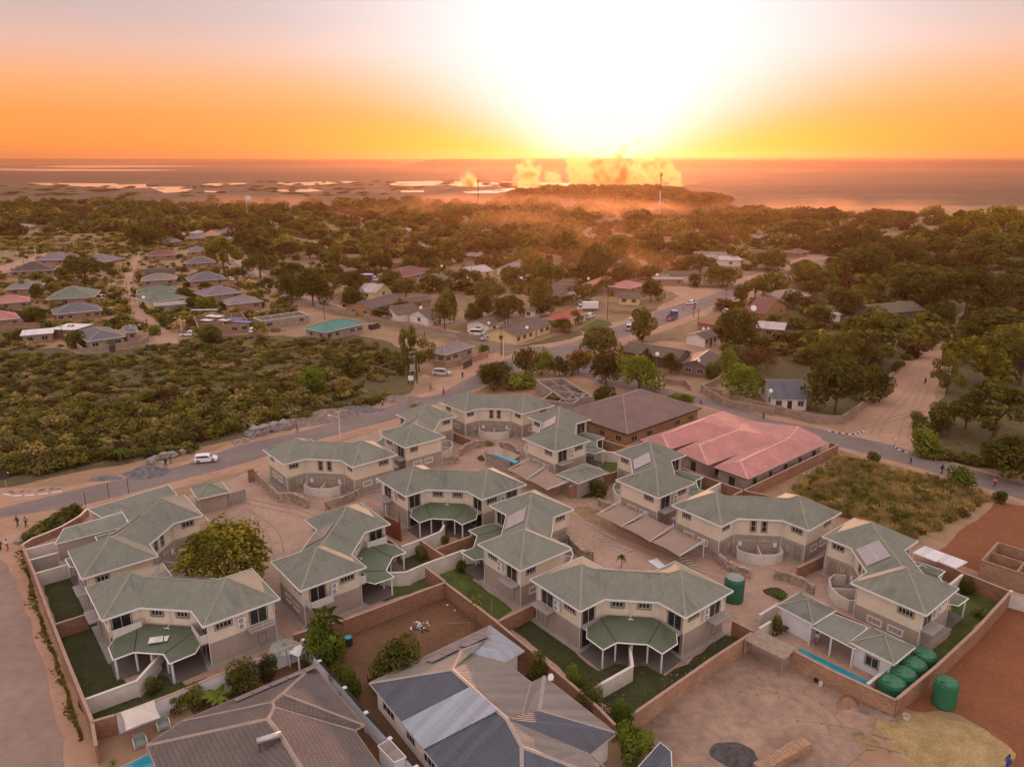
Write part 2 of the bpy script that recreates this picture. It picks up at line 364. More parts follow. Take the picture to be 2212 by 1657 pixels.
def green_house(label, x, y, deg, patio='slab', entry_facing=False, solar=True, outer=('slab', 'slab'), seen=None):
    t = thing('green_roof_house', label, 'house', (x, y, 0), math.radians(deg), 'green roofed houses of the walled compound')
    W = offset(EAVE, .62); band = 2.75
    b = MB()
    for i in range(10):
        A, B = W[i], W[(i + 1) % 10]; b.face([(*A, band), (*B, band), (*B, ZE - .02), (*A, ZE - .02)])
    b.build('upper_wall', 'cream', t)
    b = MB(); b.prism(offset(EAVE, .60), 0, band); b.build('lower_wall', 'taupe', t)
    b = MB(); b.prism(offset(EAVE, -.12), 0, .12); b.build('plinth_apron', 'concrete', t)
    # roof
    P1, P2, RL, RR = (-HC, 0, ZP), (HC, 0, ZP), (-RX, 0, ZR), (RX, 0, ZR); E = [(*p, ZE) for p in EAVE]
    b = MB()
    for f in ([E[0], E[1], P1], [E[9], E[0], P1], [E[1], E[2], RL, P1], [E[8], E[9], P1, RL], [E[2], E[3], RR, RL], [E[7], E[8], RL, RR],
              [E[3], E[4], P2, RR], [E[6], E[7], RR, P2], [E[4], E[5], P2], [E[5], E[6], P2]): b.face(f)
    b.face([(p[0], p[1], ZE - .03) for p in EAVE][::-1], 1)
    b.build('roof', ['roof_green', 'fascia'], t)
    b = MB(); big = offset(EAVE, -.07)
    for i in range(10):
        j = (i + 1) % 10; b.prism([EAVE[i], big[i], big[j], EAVE[j]], ZE - .17, ZE + .035)
    b.build('fascia', 'fascia', t)
    for A, B in ((P1, E[0]), (P1, E[1]), (P1, E[9]), (P2, E[4]), (P2, E[5]), (P2, E[6]), (P1, RL), (P2, RR), (RL, RR)):
        A, B = Vector(A), Vector(B); d = (B - A).normalized(); s = d.cross(Vector((0, 0, 1))).normalized() * .13; up = Vector((0, 0, .04))
        b = MB(); b.face([A + up, A + s - up * .6, B + s - up * .6, B + up]); b.face([A + up, B + up, B - s - up * .6, A - s - up * .6]); b.build('ridge_cap', 'roof_cap', t)
    ed = [(W[i], *wdir(W[i], W[(i + 1) % 10])) for i in range(10)]
    # entry side: edges 0 (outer) 1 (inner) 2 (link) 3 4 ; patio side 5 6 7 8 9
    A, d, l = ed[0]; window(t, A, d, 1.6, 1.3, 4.15, 4.85, 3); window(t, A, d, 2.2, 1.5, 1.3, 2.0, 3, sur='fascia'); window(t, A, d, 4.6, 1.5, 1.3, 2.0, 3, sur='fascia')
    A, d, l = ed[4]; window(t, A, d, l - 1.7, 1.6, 4.15, 4.85, 4); window(t, A, d, l - 2.5, 1.5, 1.3, 2.0, 3, sur='fascia'); window(t, A, d, l - 4.9, 1.5, 1.3, 2.0, 3, sur='fascia')
    for i, s in ((1, 0), (3, 1)):
        A, d, l = ed[i]; f = (lambda u: l - u) if s else (lambda u: u)
        window(t, A, d, f(1.35), 1.45, 4.2, 4.85, 3)
        b = MB(); u = f(.95); b.obox(A, d, u - .55, u + .55, -.02, .05, .1, 2.3, 0); b.obox(A, d, u - .42, u + .42, .0, .07, .12, 2.15, 1); b.build('door', ['surround', 'timber'], t)
        window(t, A, d, f(2.35), .65, .9, 2.1, 1, hbar=True)
    A, d, l = ed[2]
    for s in (-.75, .75): window(t, A, d, l / 2 + s, .62, 3.35, 4.95, 1, hbar=True)
    for s in (-.95, .95): window(t, A, d, l / 2 + s, 1.6, 1.75, 2.35, 2, sw=.1)
    # courtyard wall of the entry side
    b = MB(); pts = [(-3.05, NY - .1), (-3.1, -4.9), (-1.9, -5.9), (0, -6.25), (1.9, -5.9), (3.1, -4.9), (3.05, NY - .1)]
    pts = [tuple(p) for p in pts]; inn = [(p[0] * .95, p[1] + (.16 if i in (2, 3, 4) else .05)) for i, p in enumerate(pts)]
    for i in range(6):
        b.prism([pts[i], pts[i + 1], inn[i + 1], inn[i]], 0, 1.55)
    b.box(-.08, .08, -6.1, NY + .3, 0, 1.3); b.build('courtyard_wall', 'plaster_white', t)
    for s in (-1, 1):
        b = MB(); b.box(s * 2.4 - .25, s * 2.4 + .25, NY + .62, NY + .8 - .0, 1.1, 1.75); b.build('gas_geyser_box', 'white_metal', t).location = (0, -.25, 0)
    # patio side
    for i, s, kind in ((5, 1, outer[1]), (9, 0, outer[0])):
        A, d, l = ed[i]; f = (lambda u: u) if s else (lambda u: l - u)   # u measured from the outer corner
        sliding_door(t, A, d, f(1.75)); window(t, A, d, f(5.6), 1.7, 4.2, 4.85, 4)
        ac_unit(t, A, d, f(3.75), 4.15); ac_unit(t, A, d, f(3.75), 3.45)
        window(t, A, d, f(1.6), .6, .6, 2.2, 1)
        a, c = sorted((f(.25), f(3.2)))
        if kind == 'slab':
            b = MB(); b.obox(A, d, a, c, 0, 1.35, 2.78, 2.93); b.build('canopy_slab', 'concrete', t)
        else:
            b = MB(); b.obox(A, d, a, c, 0, 1.25, 2.72, 2.93); b.build('balcony_floor', 'concrete', t)
            railing(t, A, d, a + .05, c - .05, 1.2, 2.93, solid=(kind == 'panel'))
    for i, s in ((6, 0), (8, 1)):
        A, d, l = ed[i]; f = (lambda u: u) if s == 0 else (lambda u: l - u)
        sliding_door(t, A, d, f(1.3), 1.9)
        b = MB(); b.obox(A, d, min(f(.1), f(3.1)), max(f(.1), f(3.1)), 0.02, .85, 2.80, 2.97); b.build('balcony_slab', 'concrete', t)
        if patio == 'balcony': railing(t, A, d, min(f(.1), f(3.1)), max(f(.1), f(3.1)), .85, 2.97, solid=True, h=1.05)
        b = MB(); b.obox(A, d, min(f(.4), f(2.9)), max(f(.4), f(2.9)), -.02, .05, .1, 2.35, 0); 
        dn = b.build('glass_door', 'glass', t)
        b = MB(); b.obox(A, d, f(1.65) - .03, f(1.65) + .03, .05, .08, .1, 2.35); b.build('door_frame', 'winframe', dn)
    A, d, l = ed[7]
    for s in (-1.5, 1.5): window(t, A, d, l / 2 + s, 1.25, 4.25, 4.9, 3, sw=.2)
    for s in (-1.5, 1.5):
        b = MB(); b.obox(A, d, l / 2 + s - 1.1, l / 2 + s + 1.1, 0, .05, .1, 2.3); b.build('glass_door', 'glass', t)
    b = MB(); b.tube([(0, -NY + .03, ZE - .2), (0, -NY - .5, ZE - .35), (0, -NY - .5, 3.4), (0, -NY + .3, 3.28)], .05, 6); b.tube([(-.32, -NY + .3, 3.28), (.32, -NY + .3, 3.28)], .05, 5); b.build('rain_pipe', 'fascia', t)
    # porch roof
    lo = [(-4.93, 6.78), (-3.13, 8.75), (-1.66, 7.3), (1.66, 7.3), (3.13, 8.75), (4.93, 6.78)]
    hi = [(-4.35, 4.85), (-3.1, 3.6), (-2.3, 3.0), (2.3, 3.0), (3.1, 3.6), (4.35, 4.85)]
    hi = [(-4.93, 5.35), (-3.35, 3.75), (-2.6, 3.0), (2.6, 3.0), (3.35, 3.75), (4.93, 5.35)]
    b = MB(); zl, zh = 2.72, 3.28
    for q in ([(*lo[0], zl), (*hi[0], zh)], ): pass
    b.face([(*hi[0], zh - .25), (*hi[1], zh), (*lo[2], zl), (*lo[1], zl), (*lo[0], zl)]); b.face([(*hi[1], zh), (*hi[2], zh), (*hi[3], zh), (*hi[4], zh), (*lo[3], zl), (*lo[2], zl)])
    b.face([(*hi[4], zh), (*hi[5], zh - .25), (*lo[5], zl), (*lo[4], zl), (*lo[3], zl)])
    b.build('porch_roof', 'patio_green', t)
    for a_, c_ in ((lo[2], hi[1]), (lo[3], hi[4])):
        b = MB(); b.tube([(*a_, zl + .01), (*c_, zh + .01)], .04, 4); b.build('porch_valley', 'dark', t)
    b = MB()
    for i in range(5):
        b.tube([(*lo[i], zl - .02), (*lo[i + 1], zl - .02)], .075, 6)
    b.tube([(*lo[0], zl - .02), (*hi[0], zh - .27)], .05, 5); b.tube([(*lo[5], zl - .02), (*hi[5], zh - .27)], .05, 5)
    b.build('porch_gutter', 'fascia', t)
    for px_, py_ in ((-3.15, 8.4), (3.15, 8.4), (-1.75, 6.95), (1.75, 6.95)):
        b = MB(); b.box(px_ - .09, px_ + .09, py_ - .09, py_ + .09, .1, zl - .05); b.build('porch_post', 'fascia', t)
    b = MB(); b.prism([(-5.6, 6.0), (-3.3, 3.2), (3.3, 3.2), (5.6, 6.0), (3.2, 8.7), (1.7, 7.4), (-1.7, 7.4), (-3.2, 8.7)], .02, .14); b.build('porch_floor', 'shaded_porch_floor', t)
    b = MB(); b.box(-.12, .12, 3.0, 7.0, 0.1, 2.3); b.build('porch_divider', 'plaster_white', t)
    # downpipes
    for i in (0, 1, 2, 3, 4, 5, 6, 9):
        q = Vector(offset(EAVE, .54)[i]); b = MB(); b.tube([(*Vector(offset(EAVE, .02)[i]), ZE - .15), (q.x, q.y, ZE - .45), (q.x, q.y, .12)], .05, 6); b.build('downpipe', 'fascia', t)
    if solar:
        # tilted panels lying on one slope of the link roof
        sl = (ZR - ZE) / (-NY); s = 1 if solar == 'p' else -1
        g = MB(); f = MB(); nx, w_, h_ = 4, .98, 1.25
        for i in range(nx):
            for j in range(2):
                x0 = -2.0 + i * 1.0; y0 = .45 + j * 1.28
                zf = lambda yy: ZR - sl * yy + .14
                q = [(x0, y0), (x0 + w_, y0), (x0 + w_, y0 + h_), (x0, y0 + h_)]
                k = [(a_, s * c_, zf(c_)) for a_, c_ in (q if s > 0 else q[::-1])]
                f.hexa([(a_, c_, z_ - .05) for a_, c_, z_ in k], k)
                q = [(x0 + .03, y0 + .03), (x0 + w_ - .03, y0 + .03), (x0 + w_ - .03, y0 + h_ - .03), (x0 + .03, y0 + h_ - .03)]
                g.face([(a_, s * c_, zf(c_) + .006) for a_, c_ in (q if s > 0 else q[::-1])])
        so = f.build('solar_panel_rack', 'pv_frame', t); g.build('solar_cells', 'pv', so)
    return t
HOUSES = [
 ('green roofed house beside the road with stone garden wall, seen from its entry side', -31.04, 119.75, -5.6, dict(solar='p')),
 ('green roofed house mid compound, its dark green porch facing the brick garden walls', -9.49, 107.62, 174.4, dict(solar='n')),
 ('farthest green roofed house of the compound, in front of the dark trees', -3.14, 146.25, -5.6, dict(solar=False)),
 ('green roofed house beside the grassy vacant lot, behind the last shade sails', 34.75, 98.04, -5.8, dict(solar='p')),
 ('foreground green roofed house with white bent garden wall dividing its dark lawn', 13.85, 77.99, 173.9, dict(solar='n')),
 ('green roofed house nearest the sandy road, loose white roof sheets on its porch', -38.04, 76.31, 174.1, dict(solar='n', patio='balcony', outer=('rail', 'slab'))),
 ('green roofed house behind the pair of shade sails, next to the brown tiled house', 8.5, 131.57, 264.2, dict(solar='n')),
 ('green roofed house between the brick garden walls and the row of three shade sails', 2.2, 92.83, 84.1, dict(solar='p')),
 ('green roofed house in front of the pink tiled house with a pale solar panel', 22.73, 113.29, 264.3, dict(solar='n')),
 ('green roofed house at the right above the pool house, with a gridded solar panel', 46.46, 83.53, 264.3, dict(solar='n')),
 ('green roofed house right of the big green tree with grey balcony panels', -23.25, 88.37, 264.1, dict(solar='n', patio='balcony', outer=('slab', 'panel'))),
 ('green roofed house close to the white street lamp by the road, seen end on', -17.35, 133.46, 84.2, dict(solar='p')),
 ('green roofed house left of the big green tree, beside the long low green roofs', -49.9, 91.0, 84.1, dict(solar='p')),
]
for lab, x, y, deg, kw in HOUSES: green_house(lab, x, y, deg, **kw)
# ---------------------------------------------------------------- ground, roads, lawns
mat('ground', (.33, .21, .135), .98, .12, .05, col2=(.235, .155, .09), f2=.47, bump=.2, bscale=1.5, detail=8)
mat('town_soil', (.29, .185, .115), .98, .2, .035, col2=(.13, .105, .05), f2=.5, bump=.4, bscale=1.5, detail=8)
mat('asphalt', (.215, .175, .165), .9, .10, .12, col2=(.16, .13, .122), bump=.1, bscale=6)
mat('dirt_road', (.42, .265, .185), .97, .09, .09, col2=(.33, .20, .135), bump=.15, bscale=3)
mat('paving', (.42, .29, .225), .95, .13, .22, col2=(.31, .215, .165), bump=.2, bscale=8)
mat('lawn', (.050, .062, .018), .98, .35, .35, col2=(.030, .034, .012), bump=.8, bscale=14)
mat('lawn_bright', (.085, .115, .022), .98, .3, .35, col2=(.045, .058, .014), bump=.8, bscale=14)
mat('scrub_soil', (.115, .090, .040), .98, .3, .10, col2=(.075, .065, .026), bump=.8, bscale=3)
mat('far_scrub', (.12, .08, .045), .98, .4, .006, col2=(.035, .03, .018), bump=.5, bscale=.4)
mat('red_soil', (.225, .085, .036), .98, .10, .18, col2=(.17, .065, .03), f2=.45, bump=.4, bscale=2.5, detail=7)
mat('yard_soil', (.17, .085, .045), .98, .15, .2, col2=(.11, .062, .035), bump=.5, bscale=3)
mat('lot_soil', (.36, .245, .185), .98, .16, .12, col2=(.15, .11, .085), f2=.47, bump=1.0, bscale=5.0, detail=8)
mat('spill', (.42, .36, .33), .95, .15, .5, col2=(.28, .22, .18), f2=.5)
mat('dry_grass', (.30, .215, .115), .98, .25, .22, col2=(.17, .125, .06), bump=.8, bscale=6)
mat('water_pool', (.02, .30, .42), .08, .05, 1, spec=.7)
mat('river_water', (.62, .50, .50), .12, .0, .01, spec=.9)
zlay = [0.0]
def patch(name, pts, m, n=0, jit=.25, step=2.0, z=None, rounds=0):
    P = [at(p, 0, n).to_2d() if not isinstance(p, Vector) else p.to_2d() for p in pts]
    for _ in range(rounds):
        Q = []
        for i in range(len(P)): a, b_ = P[i], P[(i + 1) % len(P)]; Q += [a.lerp(b_, .25), a.lerp(b_, .75)]
        P = Q
    out = []
    for i in range(len(P)):
        a, b_ = P[i], P[(i + 1) % len(P)]; L = (b_ - a).length; k = min(60, max(1, int(L / step)))
        nrm = Vector((-(b_ - a).y, (b_ - a).x)).normalized()
        for j in range(k): out.append(a.lerp(b_, j / k) + nrm * rnd.uniform(-jit, jit))
    zlay[0] += .0014; zz = zlay[0] if z is None else z
    b = MB(); b.face([(p.x, p.y, zz) for p in out]); o = b.build(name, m); 
    if o.data.polygons[0].normal.z < 0: o.data.flip_normals()
    return struct(o)
b = MB(); R = 60000; b.face([(-R, -60, 0), (R, -60, 0), (R, R, 0), (-R, R, 0)]); struct(b.build('ground', 'ground'))
# far country, scrub plain, town ground
patch('plain', [(-300, 352), (2500, 352), (2600, 470), (1900, 480), (1500, 470), (1100, 470), (600, 480), (-300, 520)], 'far_scrub', jit=6, step=60)
patch('town_ground', [(560, 470), (900, 445), (2500, 445), (2500, 560), (1900, 640), (1600, 660), (1560, 700), (1450, 745), (1300, 770), (1100, 770), (980, 750), (760, 690), (600, 640), (520, 575), (480, 535)], 'town_soil', jit=2, step=8)
patch('scrub_ground', [(-200, 505), (700, 470), (900, 500), (480, 540), (300, 548), (160, 548), (60, 575), (-200, 640)], 'dry_grass', jit=1.5, step=8)
patch('scrub_ground', [(-260, 905), (-200, 740), (0, 755), (120, 752), (175, 768), (330, 745), (420, 730), (560, 722), (640, 728), (760, 722), (850, 740), (905, 790), (885, 850), (800, 872), (700, 890), (640, 905), (560, 935), (440, 965), (320, 990), (200, 1015), (40, 1050), (-260, 1090)], 'scrub_soil', jit=.8, step=4)
patch('vacant_lot', [(1690, 1060), (1815, 972), (1950, 1012), (2080, 1045), (2145, 1075), (2050, 1140), (1990, 1180), (1900, 1150), (1800, 1105)], 'dry_grass', jit=.6, step=2)
patch('bare_lot', [(2020, 1195), (2150, 1085), (2212, 1092), (2400, 1130), (2500, 1350), (2250, 1290), (2180, 1262)], 'red_soil', jit=.3, step=3)
patch('woodland_floor', [(1575, 830), (1560, 700), (1640, 640), (1780, 600), (1900, 520), (2400, 500), (2500, 1000), (2212, 1015), (2050, 985), (1990, 960), (2020, 880), (2070, 790), (2110, 700), (2085, 670), (2040, 690), (1990, 740), (1925, 800), (1870, 860), (1830, 905), (1700, 880)], 'scrub_soil', jit=.8, step=5)
# roads
patch('dirt_road', [(-200, 1060), (143, 1052), (286, 1022), (401, 995), (518, 952), (644, 925), (793, 884), (862, 862), (948, 842), (1017, 806), (1080, 775), (1120, 760), (1000, 722), (915, 705), (800, 680), (700, 655), (640, 642), (585, 618), (545, 590), (505, 565), (480, 548), (487, 545), (520, 562), (560, 585), (640, 632), (720, 655), (800, 674), (930, 700), (1068, 738), (1160, 742), (1264, 715), (1350, 690), (1417, 664), (1468, 640), (1430, 620), (1400, 605), (1420, 600), (1500, 625), (1560, 622), (1600, 600), (1690, 578), (1740, 550), (1790, 550), (1790, 570), (1750, 590), (1700, 612), (1640, 640), (1595, 655), (1500, 690), (1431, 716), (1362, 738), (1300, 770), (1250, 800), (1300, 815), (1420, 830), (1640, 890), (1816, 930), (1870, 880), (1930, 812), (1985, 775), (2070, 700), (2095, 640), (2110, 650), (2085, 740), (2035, 800), (2010, 880), (2005, 930), (1985, 968), (2122, 1015), (2400, 1080), (2400, 1130), (2212, 1090), (2122, 1062), (1950, 1010), (1816, 972), (1720, 940), (1600, 905), (1495, 875), (1421, 860), (1330, 850), (1230, 820), (1190, 800), (1120, 800), (1017, 850), (960, 880), (870, 912), (700, 962), (620, 1000), (540, 1015), (440, 1040), (400, 1052), (280, 1075), (190, 1110), (150, 1120), (100, 1140), (52, 1180), (80, 1250), (110, 1350), (170, 1500), (205, 1620), (240, 1720), (-400, 1720), (-600, 1200)], 'dirt_road', jit=.5, step=3)
patch('road', [(-300, 1122), (0, 1099), (143, 1062), (286, 1031), (401, 1003.6), (518, 961), (644, 934), (793, 892), (862, 872), (948, 852), (1017, 815), (1090, 778), (1160, 757), (1240, 739), (1264, 728), (1340, 702), (1417, 675), (1468, 658), (1502, 650), (1568, 625), (1600, 612), (1660, 598), (1707, 583), (1740, 565), (1792, 560), (1788, 566), (1740, 580), (1691, 598), (1640, 622), (1595, 636), (1560, 653), (1495, 680), (1431, 703), (1362, 724), (1290, 750), (1200, 784), (1130, 795), (1040, 835), (948, 872), (862, 903), (704, 945), (620, 970), (544, 996), (440, 1025), (355, 1046), (183, 1091), (0, 1118), (-300, 1150)], 'asphalt', jit=.12, step=3)
patch('road', [(1185, 785), (1260, 755), (1300, 790), (1421, 836), (1560, 866), (1670, 908), (1750, 922), (1816, 937), (1933, 963), (2008, 989), (2122, 1021), (2212, 1045), (2500, 1115), (2500, 1150), (2212, 1080), (2122, 1052), (1950, 1001), (1816, 966), (1721, 931), (1640, 912), (1495, 868), (1421, 853), (1300, 830)], 'asphalt', jit=.15, step=3)
patch('road', [(1070, 756), (1000, 734), (922, 717), (800, 691), (700, 668), (600, 636), (540, 600), (500, 573), (482, 556), (488, 556), (512, 570), (560, 600), (620, 634), (720, 664), (830, 690), (930, 709), (1068, 744), (1180, 750), (1200, 757)], 'asphalt', jit=.15, step=3)
patch('dirt_road', [(345, 745), (320, 715), (285, 680), (262, 655), (262, 620), (270, 590), (290, 560), (300, 550), (305, 552), (300, 565), (285, 600), (280, 630), (290, 655), (330, 690), (365, 715), (388, 742)], 'dirt_road', jit=.3, step=3)
patch('dirt_road', [(-60, 590), (60, 558), (120, 540), (170, 540), (100, 556), (0, 592)], 'dirt_road', jit=.3, step=3)
patch('sandy_verge', [(1380, 745), (1440, 735), (1510, 745), (1560, 740), (1600, 760), (1540, 800), (1450, 780), (1390, 770)], 'dirt_road', jit=.5, step=2, rounds=1)
patch('sandy_verge', [(930, 830), (1010, 785), (1070, 762), (1090, 770), (1010, 815), (950, 845)], 'dirt_road', jit=.3, step=2)
mat('dusty_road', (.29, .205, .17), .95, .10, .10, col2=(.225, .16, .135), bump=.15, bscale=4)
patch('road', [(-400, 1210), (-20, 1196), (28, 1230), (60, 1330), (95, 1440), (130, 1560), (150, 1720), (-500, 1720)], 'dusty_road', jit=.25, step=2, rounds=1)
patch('front_yard', [(1250, 712), (1290, 690), (1310, 692), (1325, 702), (1270, 722)], 'lawn_bright', jit=.2)
patch('garden_soil', [(1110, 752), (1250, 712), (1262, 724), (1200, 740)], 'scrub_soil', jit=.5)
# inside the compound
patch('paving', [(60, 1188), (200, 1092), (390, 1078), (550, 1014), (800, 935), (960, 865), (1190, 885), (1240, 900), (1330, 960), (1480, 1052), (1600, 1090), (1790, 1145), (2180, 1300), (1930, 1535), (1650, 1400), (1365, 1580), (1030, 1330), (965, 1275), (740, 1370), (640, 1405), (255, 1560), (208, 1608)], 'paving', jit=.05, step=6)
for nm, pts, n, m in (
 ('lawn', [(310, -70), (600, -120), (760, 330), (930, 700), (1060, 840), (1240, 620), (1400, 740), (1560, 680), (1500, 760), (1300, 870), (860, 1010), (700, 1080), (600, 900)], 2, 'lawn'),
 ('lawn', [(1110, 1240), (1250, 1320), (1400, 1230), (1480, 1330), (1440, 1430), (1250, 1490), (1180, 1420), (1215, 1340)], 3, 'lawn'),
 ('lawn', [(1060, 90), (1080, 320), (1545, 160), (1400, 60), (1280, 200)], 4, 'lawn_bright'),
 ('lawn', [(1500, 110), (1760, 20), (1760, 150), (2060, 380), (1950, 450), (1560, 190)], 4, 'lawn_bright'),
 ('lawn', [(220, 500), (420, 380), (740, 730), (900, 840), (1020, 790), (1160, 800), (1280, 790), (1390, 870), (1560, 780), (1840, 560), (1990, 590), (1140, 1180), (930, 1090)], 6, 'lawn'),
 ('lawn', [(1480, 720), (1650, 560), (1660, 300), (1790, 220), (2100, 260), (1570, 770)], 8, 'lawn_bright'),
 ('lawn', [(840, 640), (900, 600), (1040, 680), (1035, 760), (930, 740)], 5, 'lawn_bright'),
 ('lawn', [(1600, 850), (1650, 830), (1760, 880), (1700, 900), (1620, 890)], 5, 'lawn_bright'),
 ('flower_bed', [(215, 240), (330, 200), (440, 245), (400, 310)], 8, 'lawn'),
 ('flower_bed', [(1790, 630), (1830, 610), (1850, 660), (1800, 665)], 3, 'lawn'),
 ('flower_bed', [(750, 930), (870, 890), (960, 850), (940, 910), (780, 950)], 5, 'lawn'),
 ('bare_lot', [(430, 1105), (560, 1120), (680, 1230), (790, 1330), (740, 1350), (640, 1280), (500, 1220)], 8, 'spill'),
 ('sand_patch', [(700, 1010), (860, 1000), (975, 1120), (960, 1150), (850, 1140), (720, 1050)], 5, 'dry_grass'),
 ('yard', [(420, 620), (780, 480), (1540, 190), (1600, 230), (2212, 700), (2300, 1700), (900, 1700), (560, 760)], 4, 'yard_soil'),
 ('yard', [(0, 900), (470, 640), (600, 800), (900, 1300), (1200, 1700), (-200, 1700), (-400, 1000)], 4, 'yard_soil'),
 ('bare_lot', [(1150, 1190), (2050, 600), (2200, 650), (2440, 730), (2900, 970), (3000, 1100), (2900, 1560), (1700, 1900), (1400, 1560), (1330, 1400)], 6, 'lot_soil'),
 ('bare_lot', [(1290, 1100), (1600, 850), (2110, 300), (2212, 320), (2500, 500), (2500, 1700), (1900, 1700), (2050, 1400), (1900, 1250), (1650, 1130), (1400, 1150)], 8, 'red_soil'),
 ('bare_lot', [(900, 1290), (1000, 1300), (1150, 1400), (1060, 1440), (930, 1380)], 8, 'dry_grass')):
    patch(nm, pts, m, n=n, jit=.15, step=1.5, rounds=1 if nm in ('bare_lot', 'flower_bed', 'sand_patch') else 0)
mat('track_soil', (.33, .225, .17), .97, .12, .3)
def track(pts, n, m='track_soil', gap=1.5, w=.2):
    P = [at(p, 0, n).to_2d() for p in pts]
    for _ in range(2):
        Q_ = [P[0]]
        for a, c_ in zip(P, P[1:]): Q_ += [a.lerp(c_, .25), a.lerp(c_, .75)]
        P = Q_ + [P[-1]]
    zlay[0] += .0014
    b = MB()
    for s in (-1, 1):
        L = []
        for i, p in enumerate(P):
            d = (P[min(i + 1, len(P) - 1)] - P[max(i - 1, 0)]).normalized(); nn = Vector((-d.y, d.x)); c0 = p + nn * s * gap / 2; ww = w * rnd.uniform(.5, 1.2); L.append((c0 + nn * ww / 2, c0 - nn * ww / 2))
        for (a, c_), (e, f) in zip(L, L[1:]): b.face([(c_.x, c_.y, zlay[0]), (f.x, f.y, zlay[0]), (e.x, e.y, zlay[0]), (a.x, a.y, zlay[0])])
    struct(b.build('tyre_track', m))
for pts, n in (([(30, 960), (250, 1010), (420, 1040), (560, 1100)], 3), ([(0, 1020), (150, 1120), (260, 1200), (300, 1400)], 3), ([(660, 1010), (900, 1180), (1150, 1290), (1600, 1450), (1900, 1560)], 5), ([(700, 940), (1000, 1170), (1350, 1330), (1750, 1480)], 5), ([(1500, 250), (1300, 330), (900, 420), (700, 500)], 7), ([(1400, 60), (1300, 200), (1150, 330), (1080, 470)], 7), ([(1480, 60), (1420, 220), (1330, 360), (1300, 500)], 7),
    ([(500, 1250), (900, 1300), (1300, 1420), (1700, 1500)], 8), ([(100, 900), (500, 1000), (760, 1180), (900, 1500)], 8), ([(1700, 420), (1500, 440), (1250, 560)], 14), ([(1550, 60), (1200, 130), (900, 220), (600, 320)], 3)): track(pts, n)
# ---------------------------------------------------------------- walls: the top edge of each is measured
def wall(label, pts, n=0, h=2.0, th=.22, m='brick', cap='coping', name=None, cat=None, pillars=0, group=None, capw=.05, ztop=None):
    P = [at(p, h, n).to_2d() for p in pts]; name = name or {'brick': 'brick_wall', 'stone': 'stone_wall', 'plaster_white': 'plastered_wall', 'paint_white': 'painted_wall', 'block': 'block_wall', 'taupe': 'plastered_wall', 'brick_tan': 'brick_wall'}.get(m, 'wall')
    def strip(mb, w, z0, z1):
        L, R_ = [], []
        for i, p in enumerate(P):
            a = (p - P[i - 1]).normalized() if i else None; c = (P[i + 1] - p).normalized() if i < len(P) - 1 else None
            d = ((a or c) + (c or a)).normalized(); nn = Vector((-d.y, d.x)); k = 1 / max(.5, nn.dot(Vector((-(c or a).y, (c or a).x))))
            L.append(p + nn * w * k); R_.append(p - nn * w * k)
        for i in range(len(P) - 1): mb.prism([R_[i], R_[i + 1], L[i + 1], L[i]], z0, z1)
    b = MB(); strip(b, th / 2, -.1, h - .06)
    o = b.build(name, m); tag(o, label, cat or 'wall', group)
    b = MB(); strip(b, th / 2 + capw, h - .058, h); b.build('coping', cap, o)
    if pillars:
        for i in range(len(P) - 1):
            L = (P[i + 1] - P[i]).length; k = max(1, round(L / pillars)); d = (P[i + 1] - P[i]).normalized()
            for j in range(k + 1):
                if j == k and i < len(P) - 2: continue
                p = P[i].lerp(P[i + 1], j / k); b = MB(); b.obox(p, d, -.2, .2, -.2, .2, -.05, h + .08); b.build('pillar', m, o)
    return o
W_ = wall
W_('long brick boundary wall along the sandy road at the left edge', [(48, 1176), (74, 1237), (106, 1325), (143, 1420), (180, 1510), (198, 1554), (207, 1610)], h=2.1)
W_('low bent wall behind the planted rocks at the road corner', [(170, 685), (240, 640), (370, 590), (470, 545), (600, 470), (660, 412)], 1, h=1.2, m='brick', cap='plaster_white')
W_('northern grey garden partition beside the long low green roof', [(195, 722), (415, 668)], 1, m='plaster_white', cap='plaster_white')
W_('middle dark grey garden partition beside the long low green roof', [(225, 802), (430, 748)], 1, m='concrete', cap='plaster_white')
W_('white garden wall with a plant against it near the left boundary', [(260, 905), (560, 822)], 1, m='plaster_white', cap='plaster_white')
W_('short brick wall between two lawns at the left', [(415, 280), (648, 206)], 2)
W_('white bent garden wall below the balconied foreground house', [(630, 850), (1030, 705), (1200, 515)], 2, m='plaster_white', cap='plaster_white', h=1.9)
W_('reddish brick corner wall behind the poolside umbrella', [(692, 1012), (870, 962)], 2, h=2.2)
W_('long white wall with brick coping along the tiled house garden', [(875, 962), (1315, 800), (1505, 718), (1850, 580), (2212, 438), (2440, 352)], 2, h=2.2, m='paint_white')
W_('white wall with pillars between the two neighbouring big roofs', [(478, 602), (600, 760), (790, 962), (950, 1150), (1130, 1345), (1330, 1560)], 4, h=2.2, m='paint_white', cap='dark', pillars=6)
W_('brick wall of the bare red yard with the rubbish heap, left side', [(400, 560), (620, 490), (770, 455), (1545, 166)], 4, h=2.2)
W_('long brick wall from the red yard down past the dark green bushes', [(1545, 166), (1870, 410), (2212, 690), (2440, 880), (2700, 1105), (2830, 1240)], 4, h=2.1)
W_('brick wall running back between two lawns from the red yard corner', [(1545, 158), (1400, 50)], 4, h=2.1)
W_('brick wall left of the white bent garden wall behind the rust coloured tank screen', [(1112, 1242), (1208, 1306)], 3)
W_('white garden wall in front of the mid compound porch', [(1212, 1306), (1360, 1252), (1512, 1190), (1540, 1142)], 3, m='plaster_white', cap='plaster_white')
W_('brick wall between the two white garden walls', [(1362, 1256), (1545, 1378)], 3)
W_('brick wall from the mid compound porch to the next porch post', [(1475, 1322), (1640, 1262), (1795, 1208)], 3)
